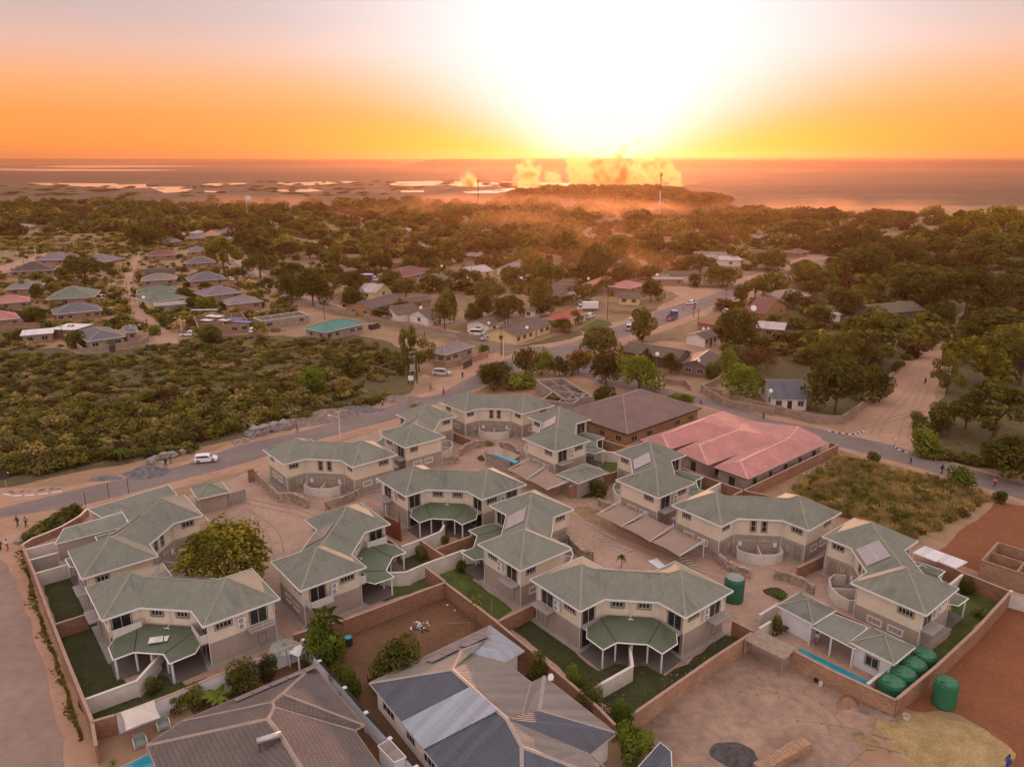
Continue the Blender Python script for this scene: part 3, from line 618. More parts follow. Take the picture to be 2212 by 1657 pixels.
W_('long curving white garden wall left of the bright lawn', [(1050, 1500), (1180, 1500), (1250, 1496), (1400, 1432), (1550, 1378), (1680, 1332), (1810, 1338)], 3, m='plaster_white', cap='plaster_white')
W_('short brick wall between the bright lawn and the foreground house', [(138, 458), (430, 318)], 6)
W_('white bent wall dividing the dark foreground lawn', [(832, 975), (1150, 796), (1130, 655)], 6, m='plaster_white', cap='plaster_white', h=1.9)
W_('brick wall between the dark foreground lawn and the bare lot', [(1142, 1164), (1500, 915), (1740, 745), (2050, 545)], 6, h=2.2, m='brick_tan')
W_('short brick wall right of the foreground house', [(1905, 452), (2060, 532)], 6)
W_('front brick wall of the pool garden facing the bare lot', [(455, 668), (800, 845), (1248, 1052)], 8, h=2.2, m='brick_tan')
W_('right brick wall of the compound beside the red soil', [(1250, 1048), (1560, 790), (1850, 520), (2110, 236)], 8, h=2.2)
W_('upper right brick boundary wall beyond the last lawn', [(2110, 234), (1770, 98), (1560, 8)], 8, h=2.2)
W_('pale wall continuing past the compound corner at the right edge', [(2115, 236), (2300, 292)], 8, h=2.2, m='plaster_white', cap='coping', pillars=5)
W_('low white wall end beside the pool house entrance', [(218, 412), (362, 326)], 8, h=1.8, m='plaster_white', cap='plaster_white')
W_('short white wall stub beside the timber lean-to', [(215, 512), (305, 458)], 8, h=1.6, m='plaster_white', cap='plaster_white')
W_('brick wall behind the pool house', [(782, 380), (1050, 492)], 8, h=2.0)
W_('low white wall in front of the green water tanks', [(1032, 932), (1200, 802)], 8, h=1.5, m='plaster_white', cap='plaster_white')
W_('white garden wall right of the gridded solar roof', [(1650, 186), (1762, 96)], 8, h=2.0, m='plaster_white', cap='plaster_white')
W_('brick wall at the right side of the pink tiled house', [(20, 916), (400, 735), (810, 538), (748, 520)], 7, h=2.0)
W_('brick boundary behind the shade sails and the pink tiled house', [(1520, 712), (1760, 800), (1985, 880), (2200, 925)], 5, h=2.0)
W_('brick wall under the eaves of the brown tiled house', [(800, 452), (940, 505), (1100, 552), (1205, 512)], 5, h=2.0)
W_('white garden wall beside the pink tiled house', [(1690, 892), (1820, 822)], 5, m='plaster_white', cap='plaster_white')
W_('white garden wall right of the small square green roof', [(870, 585), (1038, 596)], 5, m='plaster_white', cap='plaster_white')
W_('short brick wall right of the small square green roof', [(928, 770), (1038, 735)], 5)
W_('brick pier wall with a meter box beside the parking sails', [(672, 852), (742, 838)], 5, h=2.2)
W_('tall brick end wall at the start of the stone garden wall', [(55, 725), (102, 716)], 3, h=2.4)
W_('stone garden wall climbing down beside the first entry side house', [(102, 718), (290, 905), (400, 898), (510, 950)], 3, h=1.6, m='stone', th=.4, cap='stone')
W_('low stone planter wall right of the white round courtyard', [(640, 968), (780, 925), (900, 872), (905, 835)], 3, h=1.5, m='stone', th=.4, cap='stone')
W_('stone wall in front of the road lamp house', [(1482, 640), (1560, 630), (1650, 618)], 3, h=1.4, m='stone', th=.4, cap='stone')
W_('left curved stone bench wall at the far turning circle', [(1660, 575), (1700, 535), (1760, 512), (1840, 505)], 3, h=1.4, m='stone', th=.45, cap='stone')
W_('right curved stone wall at the far turning circle', [(1958, 515), (2030, 522), (2080, 550), (2098, 590)], 3, h=1.4, m='stone', th=.45, cap='stone')
W_('brick wall left of the curved stone bench', [(1602, 442), (1740, 498)], 3, h=1.8)
W_('stone wall beside the brick pillar right of the central drive', [(656, 1180), (700, 1262), (780, 1330), (858, 1340)], 5, h=1.5, m='stone', th=.4, cap='stone')
W_('small stone retaining wall at the first of three sails', [(892, 940), (950, 972), (1060, 1000)], 5, h=1.2, m='stone', th=.4, cap='stone')
W_('stone wall sloping down beside the entry of the sail side house', [(1760, 1320), (1850, 1400), (1960, 1455), (2045, 1478)], 5, h=1.4, m='stone', th=.45, cap='stone')
W_('curved stone bed wall near the green water tank', [(330, 1478), (430, 1500), (540, 1540), (630, 1600)], 7, h=1.3, m='stone', th=.45, cap='stone')
W_('short brick wall right of the sail side house entry', [(505, 1462), (700, 1372)], 7, h=1.9)
W_('block wall of the corner plot by the dirt side road', [(1675, 90), (1840, 190), (1960, 215), (2212, 262)], 5, h=1.7, m='block', pillars=7)
W_('curving block wall in front of the white gabled house', [(0, 142), (80, 175), (220, 215), (390, 255), (615, 312), (840, 320), (990, 222), (1100, 110), (1230, -10)], 7, h=1.8, m='block', cap='coping', pillars=7)
W_('tan plot wall right of the black gate', [(1928, 632), (2056, 590)], 17, h=1.8, m='brick_tan', cap='coping')
W_('pale roadside wall before the gabled white houses', [(1030, 285), (1200, 325), (1408, 358)], 17, h=1.7, m='block')
W_('roadside wall below the long brown roof', [(625, 200), (760, 235), (960, 262)], 17, h=1.7, m='block')
W_('brick boundary of the slate roofed house by the scrub, left flank', [(520, 880), (690, 1010)], 9, h=1.7, m='block')
W_('brick boundary of the slate roofed house by the scrub, front', [(690, 1010), (905, 978)], 9, h=1.7, m='block')
W_('brick boundary right of the small grey gate', [(960, 975), (1165, 945), (1230, 900)], 9, h=1.7, m='block')
W_('tan brick wall in front of the slate solar roof', [(850, 730), (1200, 722), (1490, 690)], 12, h=1.7, m='brick_tan')
W_('reed fence wall by the parked minibus', [(355, 935), (630, 985)], 15, h=1.6, m='timber', cap='timber', name='reed_fence', cat='fence')
W_('curving yard wall across from the dark gabled house', [(935, 1165), (1080, 1185), (1180, 1190), (1230, 1250)], 14, h=1.4, m='block')
W_('block wall corner beside the driveway of the dark gabled house', [(1620, 1120), (1370, 1250), (1600, 1310)], 14, h=1.7, m='block')
W_('long thin wall with hedge behind the yellow lawn bungalow', [(260, 345), (560, 375), (830, 325)], 14, h=1.2, m='brick_tan')
W_('tan plot wall of the grey tiled house', [(1610, 672), (1708, 680), (1848, 648)], 17, h=1.8, m='brick_tan', cap='coping')
W_('brick wall behind the dark solar roof', [(835, 455), (1080, 450), (1330, 460)], 12, h=1.8, m='brick')
W_('pale roadside wall under the dark trees', [(1480, 330), (1725, 238)], 14, h=1.4, m='plaster_white')
# ---------------------------------------------------------------- other houses
for k, c in dict(r_grey=(.235, .20, .205), r_purple=(.20, .165, .205), r_slate=(.135, .135, .165), r_dark=(.085, .055, .055), r_maroon=(.20, .075, .07), r_pink=(.46, .20, .185), r_red=(.38, .10, .07), r_green=(.15, .19, .145), r_teal=(.085, .26, .23), r_brown=(.125, .09, .075), r_pale=(.50, .44, .46), r_orange=(.50, .22, .13), r_beige=(.36, .28, .21), r_olive=(.12, .115, .075)).items():
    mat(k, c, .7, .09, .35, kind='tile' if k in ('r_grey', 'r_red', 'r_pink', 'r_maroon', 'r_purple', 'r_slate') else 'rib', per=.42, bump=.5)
mat('w_cream', (.66, .53, .30), .9, .05, .4); mat('w_white', (.74, .69, .66), .9, .05, .4); mat('w_brick', (.36, .235, .17), .95, .08, .5, kind='brick', bump=.3)
mat('w_grey', (.33, .29, .26), .95, .06, .5, kind='block', bump=.2); mat('w_dark', (.17, .13, .115), .9, .08, .5); mat('w_ochre', (.42, .24, .12), .9, .08, .5, kind='brick', bump=.3); mat('w_blue', (.18, .20, .36), .9, .06, .5)
def hh_(label, F, R, L=None, n=0, d=8, z=3.0, roof='hip', rm='r_grey', wm='w_brick', p=.36, nf=3, nl=2, ov=.55, cap='ridge_metal', fas='fascia', name='house', grp=None, ridge=None, cat='house', zl=0, back=None, mono=0, win='surround', parts=None):
    f = at(F, z, n).to_2d(); r = at(R, z, n).to_2d()
    if n in (9, 10, 11, 12) and L is None and roof == 'hip': d *= 1.2; p = .42
    e = (r - f).normalized(); w = (r - f).length; q = Vector((-e.y, e.x))
    if L is not None: d = max(2.5, (at(L, z, n).to_2d() - f).dot(q))
    ang = math.atan2(e.y, e.x)
    t = thing(name, label, cat, (f.x, f.y, 0), ang, grp)
    b = MB(); E = [(0, 0), (w, 0), (w, d), (0, d)]; I = offset(E, ov); i0, i1, j0, j1 = I[0][0], I[1][0], I[0][1], I[2][1]
    gp = []
    if roof == 'hip':
        b.prism(I, -.1, z - .02); s = min(w, d) / 2; zr = z + s * p
        if w >= d: A, B = (s, d / 2, zr), (w - s, d / 2, zr); fs = [[E[0], E[1], B, A], [E[1], E[2], B], [E[2], E[3], A, B], [E[3], E[0], A]]; hp = [(0, A), (3, A), (1, B), (2, B)]
        else: A, B = (w / 2, s, zr), (w / 2, d - s, zr); fs = [[E[0], E[1], A], [E[1], E[2], B, A], [E[2], E[3], B], [E[3], E[0], A, B]]; hp = [(0, A), (1, A), (2, B), (3, B)]
        lines = [((*E[i], z), X) for i, X in hp] + ([(A, B)] if (Vector(A) - Vector(B)).length > .3 else [])
        if w == d: fs = [f_ if len(f_) == 3 else [f_[0], f_[1], f_[2]] for f_ in fs]
        rf = MB()
        for f_ in fs: rf.face([(*x, z) if len(x) == 2 else x for x in f_])
        rf.face([(*x, z - .04) for x in E][::-1])
    elif roof == 'gable':
        ax = ridge or ('x' if w >= d else 'y'); rf = MB()
        if ax == 'x':
            zr = z + d / 2 * p; zw = z + (ov) * p
            b.hexa([(i0, j0, -.1), (i1, j0, -.1), (i1, j1, -.1), (i0, j1, -.1)], [(i0, j0, zw - .05), (i1, j0, zw - .05), (i1, j1, zw - .05), (i0, j1, zw - .05)])
            for x in (i0, i1 - .2): b.prism([(x, j0), (x + .2, j0), (x + .2, d / 2), (x, d / 2)], zw - .1, [zw - .05, zw - .05, zr - .08, zr - .08]); b.prism([(x, d / 2), (x + .2, d / 2), (x + .2, j1), (x, j1)], zw - .1, [zr - .08, zr - .08, zw - .05, zw - .05])
            for y0, z0, y1, z1 in ((0, z, d / 2, zr), (d / 2, zr, d, z)): rf.hexa([(0, y0, z0 - .06), (w, y0, z0 - .06), (w, y1, z1 - .06), (0, y1, z1 - .06)], [(0, y0, z0), (w, y0, z0), (w, y1, z1), (0, y1, z1)])
            lines = [((0, d / 2, zr), (w, d / 2, zr))]
        else:
            zr = z + w / 2 * p; zw = z + ov * p
            b.hexa([(i0, j0, -.1), (i1, j0, -.1), (i1, j1, -.1), (i0, j1, -.1)], [(i0, j0, zw - .05), (i1, j0, zw - .05), (i1, j1, zw - .05), (i0, j1, zw - .05)])
            for y in (j0, j1 - .2): b.prism([(i0, y), (w / 2, y), (w / 2, y + .2), (i0, y + .2)], zw - .1, [zw - .05, zr - .08, zr - .08, zw - .05]); b.prism([(w / 2, y), (i1, y), (i1, y + .2), (w / 2, y + .2)], zw - .1, [zr - .08, zw - .05, zw - .05, zr - .08])
            for x0, z0, x1, z1 in ((0, z, w / 2, zr), (w / 2, zr, w, z)): rf.hexa([(x0, 0, z0 - .06), (x1, 0, z1 - .06), (x1, d, z1 - .06), (x0, d, z0 - .06)], [(x0, 0, z0), (x1, 0, z1), (x1, d, z1), (x0, d, z0)])
            lines = [((w / 2, 0, zr), (w / 2, d, zr))]
    elif roof == 'flat':
        b.prism(I, -.1, [z - .1, z - .1, z - .1 + mono, z - .1 + mono]); rf = MB(); rf.prism(E, [z - .09, z - .09, z + mono - .09, z + mono - .09], [z, z, z + mono, z + mono]); lines = []
    elif roof == 'open':      # roofless shell with rooms
        rf = None; lines = []; th = .22; I = E; i0 = j0 = 0; i1, j1 = w, d
        b.box(0, w, 0, th, -.1, z); b.box(0, w, d - th, d, -.1, z); b.box(0, th, th, d - th, -.1, z); b.box(w - th, w, th, d - th, -.1, z)
        k = max(1, round(w / 4.2)); ys = [d * .5] if d < 12 else [d * .36, d * .68]
        for y in ys: b.box(th, w - th, y, y + th, -.1, z - .02)
        for i in range(1, k):
            x = w * i / k
            pr = th
            for j, y in enumerate(ys + [d - th]):
                xx = x + (j % 2) * .9; b.box(xx, xx + th, pr, y, -.1, z - .01); pr = y + th
        g = MB(); g.box(-.04, w + .04, -.04, th + .04, z, z + .16); g.box(-.04, w + .04, d - th - .04, d + .04, z, z + .16); g.box(-.04, th + .04, th + .05, d - th - .05, z, z + .16); g.box(w - th - .04, w + .04, th + .05, d - th - .05, z, z + .16)
        g.build('ring_beam', cap, t)
    b.build('wall', wm, t)
    if rf: rf.build('roof', rm, t)
    if roof in ('hip',):
        fb = MB(); o_ = offset(E, -.07)
        for i in range(4): fb.prism([E[i], o_[i], o_[(i + 1) % 4], E[(i + 1) % 4]], z - .16, z + .02)
        fb.build('fascia', fas, t)
    for A, B in lines:
        b = MB(); b.tube([Vector(A) + Vector((0, 0, .02)), Vector(B) + Vector((0, 0, .02))], .12, 5); b.build('ridge_cap', cap, t)
    ws = min(1.6, (i1 - i0) / max(1, nf) * .5)
    for i in range(nf):
        u = (i + .5) * (i1 - i0) / nf
        if i == nf // 2 and nf > 2:
            b = MB(); b.obox((i0, j0), (1, 0), u - .5, u + .5, -.02, .04, 0, 2.15); b.build('door', 'timber' if wm != 'w_white' else 'dark', t)
        else: window(t, (i0, j0), (1, 0), u, ws, 1.0, 2.15, 2, sur=win, sw=.1)
    for i in range(nl):
        u = (i + .5) * (j1 - j0) / nl; window(t, (i0, j1), (0, -1), u, min(1.4, (j1 - j0) / nl * .5), 1.0, 2.15, 2, sur=win, sw=.1)
    return t, w, d, f, ang
H_ = hh_
# the large neighbours in the foreground
def ridge_lines(t, segs, mname, r=.2):
    for A, B in segs:
        A, B = Vector(A), Vector(B); d = (B - A).normalized(); s = d.cross(Vector((0, 0, 1))).normalized() * r; up = Vector((0, 0, .07))
        b = MB(); b.face([A + up, A + s - up * .5, B + s - up * .5, B + up]); b.face([A + up, B + up, B - s - up * .5, A - s - up * .5]); b.build('ridge_cap', mname, t)
def free_roof(name, label, cat, n, verts, faces, walls, wm, capm, ridges, group=None, loc=None, wz=None, fasc=None):
    """roof given by measured points (x, y in the photograph, height); faces index them"""
    Pw = {k: at(v[:2], v[2], n) for k, v in verts.items()}; o = Pw[walls[0]].copy(); o.z = 0
    t = thing(name, label, cat, o, 0, group)
    L = {k: p - o for k, p in Pw.items()}
    by = {}
    for f, m in faces: by.setdefault(m, []).append(f)
    for m, fs in by.items():
        b = MB()
        for f in fs:
            q = [L[k] for k in f]; nn = sum(((q[i] - q[0]).cross(q[(i + 1) % len(q)] - q[0]) for i in range(1, len(q) - 1)), Vector())
            if nn.z < 0: q = q[::-1]
            for i in range(1, len(q) - 1): b.face([q[0], q[i], q[i + 1]])
            
        ro = b.build('roof' if len(by) < 2 else 'roof_slope', m, t)
    poly = [L[k].to_2d() for k in walls]; area = sum(poly[i - 1].x * p.y - p.x * poly[i - 1].y for i, p in enumerate(poly))
    if area < 0: poly = poly[::-1]
    zz = wz or min(L[k].z for k in walls)
    b = MB(); b.prism(offset([tuple(p) for p in poly], .55), -.1, zz - .08); b.build('wall', wm, t)
    b = MB()
    for i in range(len(poly)):
        a, c = poly[i], poly[(i + 1) % len(poly)]; b.tube([(a.x, a.y, zz - .06), (c.x, c.y, zz - .06)], .09, 5)
    b.build('gutter', fasc or capm, t)
    ridge_lines(t, [(L[a], L[c]) for a, c in ridges], capm)
    return t, L, o, offset([tuple(p) for p in poly], .55)
# grey and white corrugated house, centre foreground (region 4 numbers)
V = dict(a=(975, 925, 3.0), b=(1885, 492, 3.0), c=(2145, 683, 3.0), d=(2000, 768, 3.0), e=(2195, 918, 3.0), g=(2845, 1302, 3.0), h=(2645, 1458, 3.0), h2=(2900, 1700, 3.0), j=(1560, 1640, 3.0),
         p=(1600, 822, 6.0), q=(1668, 682, 4.9), r=(1865, 598, 4.1), s=(2012, 1195, 6.0), v=(2295, 872, 4.2), u=(2258, 1132, 5.0), k=(2118, 1224, 4.7), w=(2125, 1402, 5.6), w3=(2740, 1640, 4.6), y=(2130, 1700, 4.8))
t, L_, o_, wp = free_roof('corrugated_roof_house', 'big house with grey, tan and white corrugated roof sheets in the centre foreground', 'house', 4, V, [
    (['a', 'b', 'r', 'q', 'p'], 'rib_tan'), (['b', 'c', 'r'], 'rib_white'), (['r', 'c', 'd', 'q'], 'rib_white'), (['q', 'd', 'e', 'k', 's', 'p'], 'rib_tan'), (['a', 'p', 's', 'w', 'y', 'j'], 'rib_grey'),
    (['e', 'v', 'u', 'k'], 'rib_tan'), (['v', 'g', 'u'], 'rib_tan'), (['k', 'u', 'g', 'h', 's'], 'rib_grey'), (['s', 'h', 'w3', 'w'], 'rib_tan'), (['w', 'w3', 'h2', 'y'], 'rib_grey')],
    ['a', 'j', 'h2', 'h', 'g', 'v', 'e', 'd', 'c', 'b'], 'w_white', 'ridge_metal', [('a', 'p'), ('p', 'q'), ('q', 'r'), ('r', 'b'), ('r', 'c'), ('p', 's'), ('s', 'w'), ('u', 'v'), ('u', 'g'), ('u', 'k'), ('w', 'y'), ('w', 'w3'), ('e', 'k')])
A, B = Vector(wp[0]), Vector(wp[1])
for i in range(len(wp)):      # openings on the long left wall
    a_, c_ = Vector(wp[i]), Vector(wp[(i + 1) % len(wp)])
    if (c_ - a_).length > 9 and (c_ - a_).normalized().y < -.3:
        dd = tuple((c_ - a_).normalized())
        for u, w_ in ((2.5, 2.4), (7.0, 1.6), (10.5, 2.0)): window(t, tuple(a_), dd, u, w_, .9, 2.2, 3, sur='winframe')
b = MB(); a_, s_, j_ = L_['a'], L_['s'], L_['j']      # band of white sheets on the grey slope
q0 = L_['p'].lerp(s_, .38); q1 = L_['p'].lerp(s_, .86); r0 = a_.lerp(j_, .46); r1 = a_.lerp(j_, .74); nn = (q1 - q0).cross(r0 - q0).normalized(); nn = nn if nn.z > 0 else -nn
k_ = [q0, r0, r1, q1]; b.hexa([x + nn * .10 for x in k_][::-1], [x + nn * .16 for x in k_][::-1]); b.build('white_roof_sheets', 'rib_white', t)
b = MB(); a_, q_, p_ = L_['a'], L_['q'], L_['p']; bb = L_['b']
e1 = (bb - a_).normalized(); top = p_.lerp(q_, .5); nn = e1.cross(top - a_).normalized(); nn = nn if nn.z > 0 else -nn; e2 = nn.cross(e1).normalized(); e2 = e2 if e2.z > 0 else -e2
for k in range(4):
    c0 = a_ + e1 * (5.6 + k * 1.75 + (.5 if k > 1 else 0)) + e2 * (1.9 + (.3 if k > 1 else 0)) + nn * .18
    q = [c0, c0 + e1 * 1.65, c0 + e1 * 1.65 + e2 * 1.5, c0 + e2 * 1.5]; b = MB(); b.hexa([x - nn * .08 for x in q], q); b.build('solar_water_panel', ['pv'], t)
# tiled house, bottom left (region 2 numbers)
V = dict(a=(1105, 1190, 3.2), b=(1372, 1010, 3.2), c=(2362, 589, 3.2), d=(2750, 1044, 3.2), d2=(2672, 1080, 3.2), e=(3120, 1720, 3.2), f=(1330, 1720, 3.2), p=(2125, 806, 5.4), s=(2050, 868, 5.6), s1=(2062, 905, 5.6), s2=(2020, 992, 5.9), u=(2112, 1110, 5.9), w=(2480, 1700, 5.4))
t, L_, o_, wp = free_roof('tiled_roof_house', 'large grey brown tiled roof house at the bottom left with a solar geyser on top', 'house', 2, V, [
    (['a', 'b', 's', 's1', 's2'], 'tile_taupe'), (['b', 'c', 'p', 's'], 'tile_taupe'), (['c', 'd', 'p'], 'tile_taupe'), (['s', 'p', 'd', 'd2', 's1'], 'tile_dark'), (['s2', 's1', 'd2', 'e', 'w', 'u'], 'tile_taupe'), (['a', 's2', 'u', 'w', 'f'], 'tile_taupe')],
    ['a', 'f', 'e', 'd2', 'd', 'c', 'b'], 'paint_white', 'tile_cap', [('b', 's'), ('s', 's1'), ('s1', 's2'), ('s', 'p'), ('p', 'c'), ('p', 'd'), ('s2', 'u'), ('u', 'w'), ('a', 's2'), ('s1', 'd2')])
b_, c_ = L_['b'], L_['c']; e1 = (c_ - b_).normalized(); nn = e1.cross(L_['p'] - b_).normalized(); nn = nn if nn.z > 0 else -nn; e2 = nn.cross(e1); e2 = e2 if e2.z > 0 else -e2
for k in range(5):
    c0 = b_ + e1 * (4.6 + k * 1.75) + e2 * .8 + nn * .16; q = [c0, c0 + e1 * 1.62, c0 + e1 * 1.62 + e2 * .95, c0 + e2 * .95]; b = MB(); b.hexa([x - nn * .08 for x in q], q); b.build('solar_panel', 'pv', t)
# solar geyser standing on that roof
gx = L_['u'] + o_; ht = thing('solar_geyser', 'steel solar water heater tank on a black frame on the tiled roof', 'water heater', (gx.x - .6, gx.y - 1.0, gx.z - .7), math.radians(24))
b = MB(); b.tube([(-1.0, .1, 1.15), (1.0, .1, 1.15)], .27, 14); b.build('tank', 'steel', ht, smooth=True)
b = MB()
for i in range(16): x = -.9 + i * .12; b.tube([(x, .05, 1.05), (x, 1.35, .35)], .035, 5)
b.build('vacuum_tubes', 'rib_tan', ht)
for x in (-.85, .85):
    for y, z in ((-.15, 1.0), (1.35, .35)):
        b = MB(); b.tube([(x, y, -.1), (x, y * .6, z)], .03, 5); b.build('leg', 'dark', ht)
b = MB(); b.tube([(-.85, -.15, 0), (.85, -.1, .9)], .02, 4); b.tube([(.85, -.15, 0), (-.85, -.1, .9)], .02, 4); b.build('brace', 'dark', ht)
# brown tiled house and pink tiled house
t = hh_('brown tiled hip roof house with bare brick walls behind the compound', (1112, 462), (1672, 262), (665, 272), 5, z=3.2, rm='tile_brown', wm='w_ochre', cap='tile_cap', fas='dark', nf=5, nl=4, p=.42)[0]
def pink_house():
    V = dict(a=(1208, 500, 3.0), a2=(1425, 572, 3.0), a3=(1480, 585, 3.0), n1=(1700, 485, 3.0), b0=(1487, 583, 3.0), b1=(1720, 690, 3.0), n2=(2010, 580, 3.0), c0=(1768, 705, 3.0), c1=(2022, 795, 3.0), c2=(2600, 530, 3.0), k=(2560, 480, 3.0), k2=(2400, 400, 3.0),
             g=(1990, 355, 3.0), h=(1840, 288, 3.0), ra=(1375, 462, 4.6), rb=(1655, 360, 4.9), rc=(1745, 315, 4.9), rd=(1655, 540, 4.5), re=(1945, 425, 4.9), rf=(1965, 660, 4.5), rg=(2325, 490, 4.9), rh=(2270, 405, 4.9), ri=(2390, 500, 4.6))
    F = [(['a', 'ra', 'rb', 'rc', 'h'], 'tile_pink'), (['a', 'a2', 'ra'], 'tile_pink'), (['a2', 'n1', 'rb', 'ra'], 'tile_pink'), (['rc', 'h', 'g', 'k2', 'rg', 're'], 'tile_pink'), (['rb', 'n1', 're', 'rc'], 'tile_pink'),
         (['b0', 'n1', 're', 'rd'], 'tile_pink'), (['b0', 'b1', 'rd'], 'tile_pink'), (['b1', 'n2', 're', 'rd'], 'tile_pink'), (['n2', 're', 'rg'], 'tile_pink'),
         (['c0', 'n2', 'rg', 'rf'], 'tile_pink'), (['c0', 'c1', 'rf'], 'tile_pink'), (['c1', 'c2', 'rg', 'rf'], 'tile_pink'), (['rg', 'c2', 'k', 'k2'], 'tile_pink')]
    t, L, o, wp = free_roof('pink_tiled_house', 'sprawling house of three parallel wings under pink roof tiles', 'house', 5, V, F,
        ['a', 'a2', 'n1', 'b0', 'b1', 'n2', 'c0', 'c1', 'c2', 'k', 'k2', 'g', 'h'], 'w_grey', 'tile_cap_pink', [('ra', 'rb'), ('rb', 'rc'), ('rd', 're'), ('rf', 'rg'), ('a2', 'ra'), ('b1', 'rd'), ('c1', 'rf'), ('rg', 'k2'), ('rc', 'h')])
    n = len(wp)
    for i in range(n):
        a, c = Vector(wp[i]), Vector(wp[(i + 1) % n]); l = (c - a).length; d = (c - a).normalized()
        if d.x > .2 and l > 3.5:
            k = max(1, int(l / 4))
            for j in range(k): window(t, tuple(a), tuple(d), (j + .5) * l / k, .9 if j % 2 else 1.2, .3 if j % 3 == 0 else 1.0, 2.1, 1, sur='w_grey', fr='dark', glass='dark')
pink_house()
# gatehouse, small square roofs, pool house, long low roofs of the compound
G2 = 'small green roofed outbuildings of the compound'
def small(label, F, R, L, n, z=2.9, wm='taupe', p=.5, nf=0, nl=0, **k): return hh_(label, F, R, L, n, z=z, rm='roof_green', wm=wm, cap='roof_cap', p=p, nf=nf, nl=nl, ov=.45, name='green_roof_outbuilding', grp=G2, cat='outbuilding', **k)
small('small gatehouse with pyramid green roof beside the grey sliding gates', (1490, 345), (1730, 290), (1393, 268), 1)
small('square green roof shelter at the end of the two parking sails', (740, 830), (965, 745), (580, 757), 5, p=.3)
ph = small('left pyramid roofed block of the white pool house', (620, 483), (795, 375), (342, 345), 8, wm='paint_white')
small('right pyramid roofed block of the white pool house with red door', (1232, 785), (1390, 655), (892, 622), 8, wm='paint_white', nl=1)
def lowroof(label, pts, n, z0, z1, m, wm, post=None, name='lean_to_roof', cat='outbuilding', grp=G2):
    """front edge pts[0:2] low, back edge pts[2:4] high"""
    P = [at(pts[0], z0, n), at(pts[1], z0, n), at(pts[2], z1, n), at(pts[3], z1, n)]; o = P[0].copy(); o.z = 0; t = thing(name, label, cat, o, 0, grp); q = [p - o for p in P]
    b = MB(); b.hexa([x - Vector((0, 0, .08)) for x in q], q); b.build('roof', m, t)
    b = MB()
    for i in range(4): b.tube([q[i] - Vector((0, 0, .05)), q[(i + 1) % 4] - Vector((0, 0, .05))], .07, 5)
    b.build('gutter', 'fascia' if m != 'timber' else 'timber', t)
    if wm:
        c = sum(q, Vector()) / 4; I = [x.lerp(c, .06) for x in q]; b = MB(); b.prism([(x.x, x.y) for x in I], 0, [x.z - .12 for x in I]); b.build('wall', wm, t)
    for k in range(post or 0):
        f_ = (k + .0) / max(1, post - 1); p_ = q[0].lerp(q[1], .02 + .96 * f_); b = MB(); b.box(p_.x - .08, p_.x + .08, p_.y - .0, p_.y + .16, 0, z0 - .1); b.build('post', 'fascia' if m != 'timber' else 'timber', t)
    return t, q
lowroof('lean to green roof between the two white pool house blocks', [(600, 495), (935, 668), (1030, 500), (770, 400)], 8, 2.6, 3.0, 'roof_green', None, post=3)
lowroof('long low green roof over a grey wall left of the pyramid roofs', [(412, 685), (960, 545), (945, 440), (480, 565)], 1, 2.7, 3.4, 'roof_green', 'taupe')
lowroof('weathered flat green roof by the road, back row', [(765, 482), (1335, 312), (1270, 237), (665, 420)], 1, 2.6, 2.9, 'roof_green', 'taupe')
lowroof('short green lean to roof beside the northwest pyramid roof', [(962, 508), (1180, 420), (1200, 350), (922, 440)], 1, 2.7, 3.0, 'roof_green', None)
lowroof('small green porch roof right of the gridded solar house', [(1400, 1600), (1560, 1515), (1440, 1440), (1330, 1500)], 7, 2.6, 3.1, 'patio_green', None, post=2)
lowroof('shed roof of pale weathered boards leaning on the brick corner', [(108, 598), (402, 745), (492, 662), (205, 522)], 8, 2.2, 2.35, 'timber', None, name='timber_lean_to', cat='lean-to', grp=None, post=2)
lowroof('white corrugated sheet shelter by the unfinished brick shell', [(1375, 1350), (1690, 1470), (1785, 1420), (1465, 1302)], 7, 1.6, 1.7, 'sheet_white', None, name='sheet_shelter', cat='shelter', grp=None, post=2)
lowroof('rippled metal sheet roof of the small wash shed by the pillar wall', [(1040, 1395), (1160, 1520), (1252, 1482), (1130, 1350)], 4, 2.2, 2.3, 'rib_tan', 'paint_white', name='wash_shed', cat='shed', grp=None)
lowroof('dark grey sheet shed roof at the bottom by the brick wall', [(1190, 1560), (1450, 1640), (1440, 1440), (1360, 1370)], 6, 2.2, 2.3, 'rib_grey', 'w_dark', name='sheet_shed', cat='shed', grp=None)
lowroof('small wavy tin roof in the corner of the white walled garden', [(365, 690), (440, 722), (520, 668), (450, 632)], 4, 2.0, 2.1, 'sheet_white', None, name='tin_shelter', cat='shelter', grp=None, post=2)
# unfinished shells
hh_('roofless tan block shell at the right edge beside the red soil', (1888, 1415), (2420, 1590), (2040, 1285), 7, z=2.9, d=8, roof='open', wm='brick_tan', cap='w_brick', nf=0, nl=0)
hh_('roofless grey concrete ruin among the trees behind the compound', (460, 200), (700, 235), (350, 100), 5, z=2.9, d=15, roof='open', wm='w_grey', cap='concrete', nf=0, nl=0)
hh_('second roofless concrete room block behind the brown tiled house', (640, 205), (850, 180), None, 5, z=2.9, d=16, roof='open', wm='w_grey', cap='concrete', nf=0, nl=0)
VG = None
S = hh_
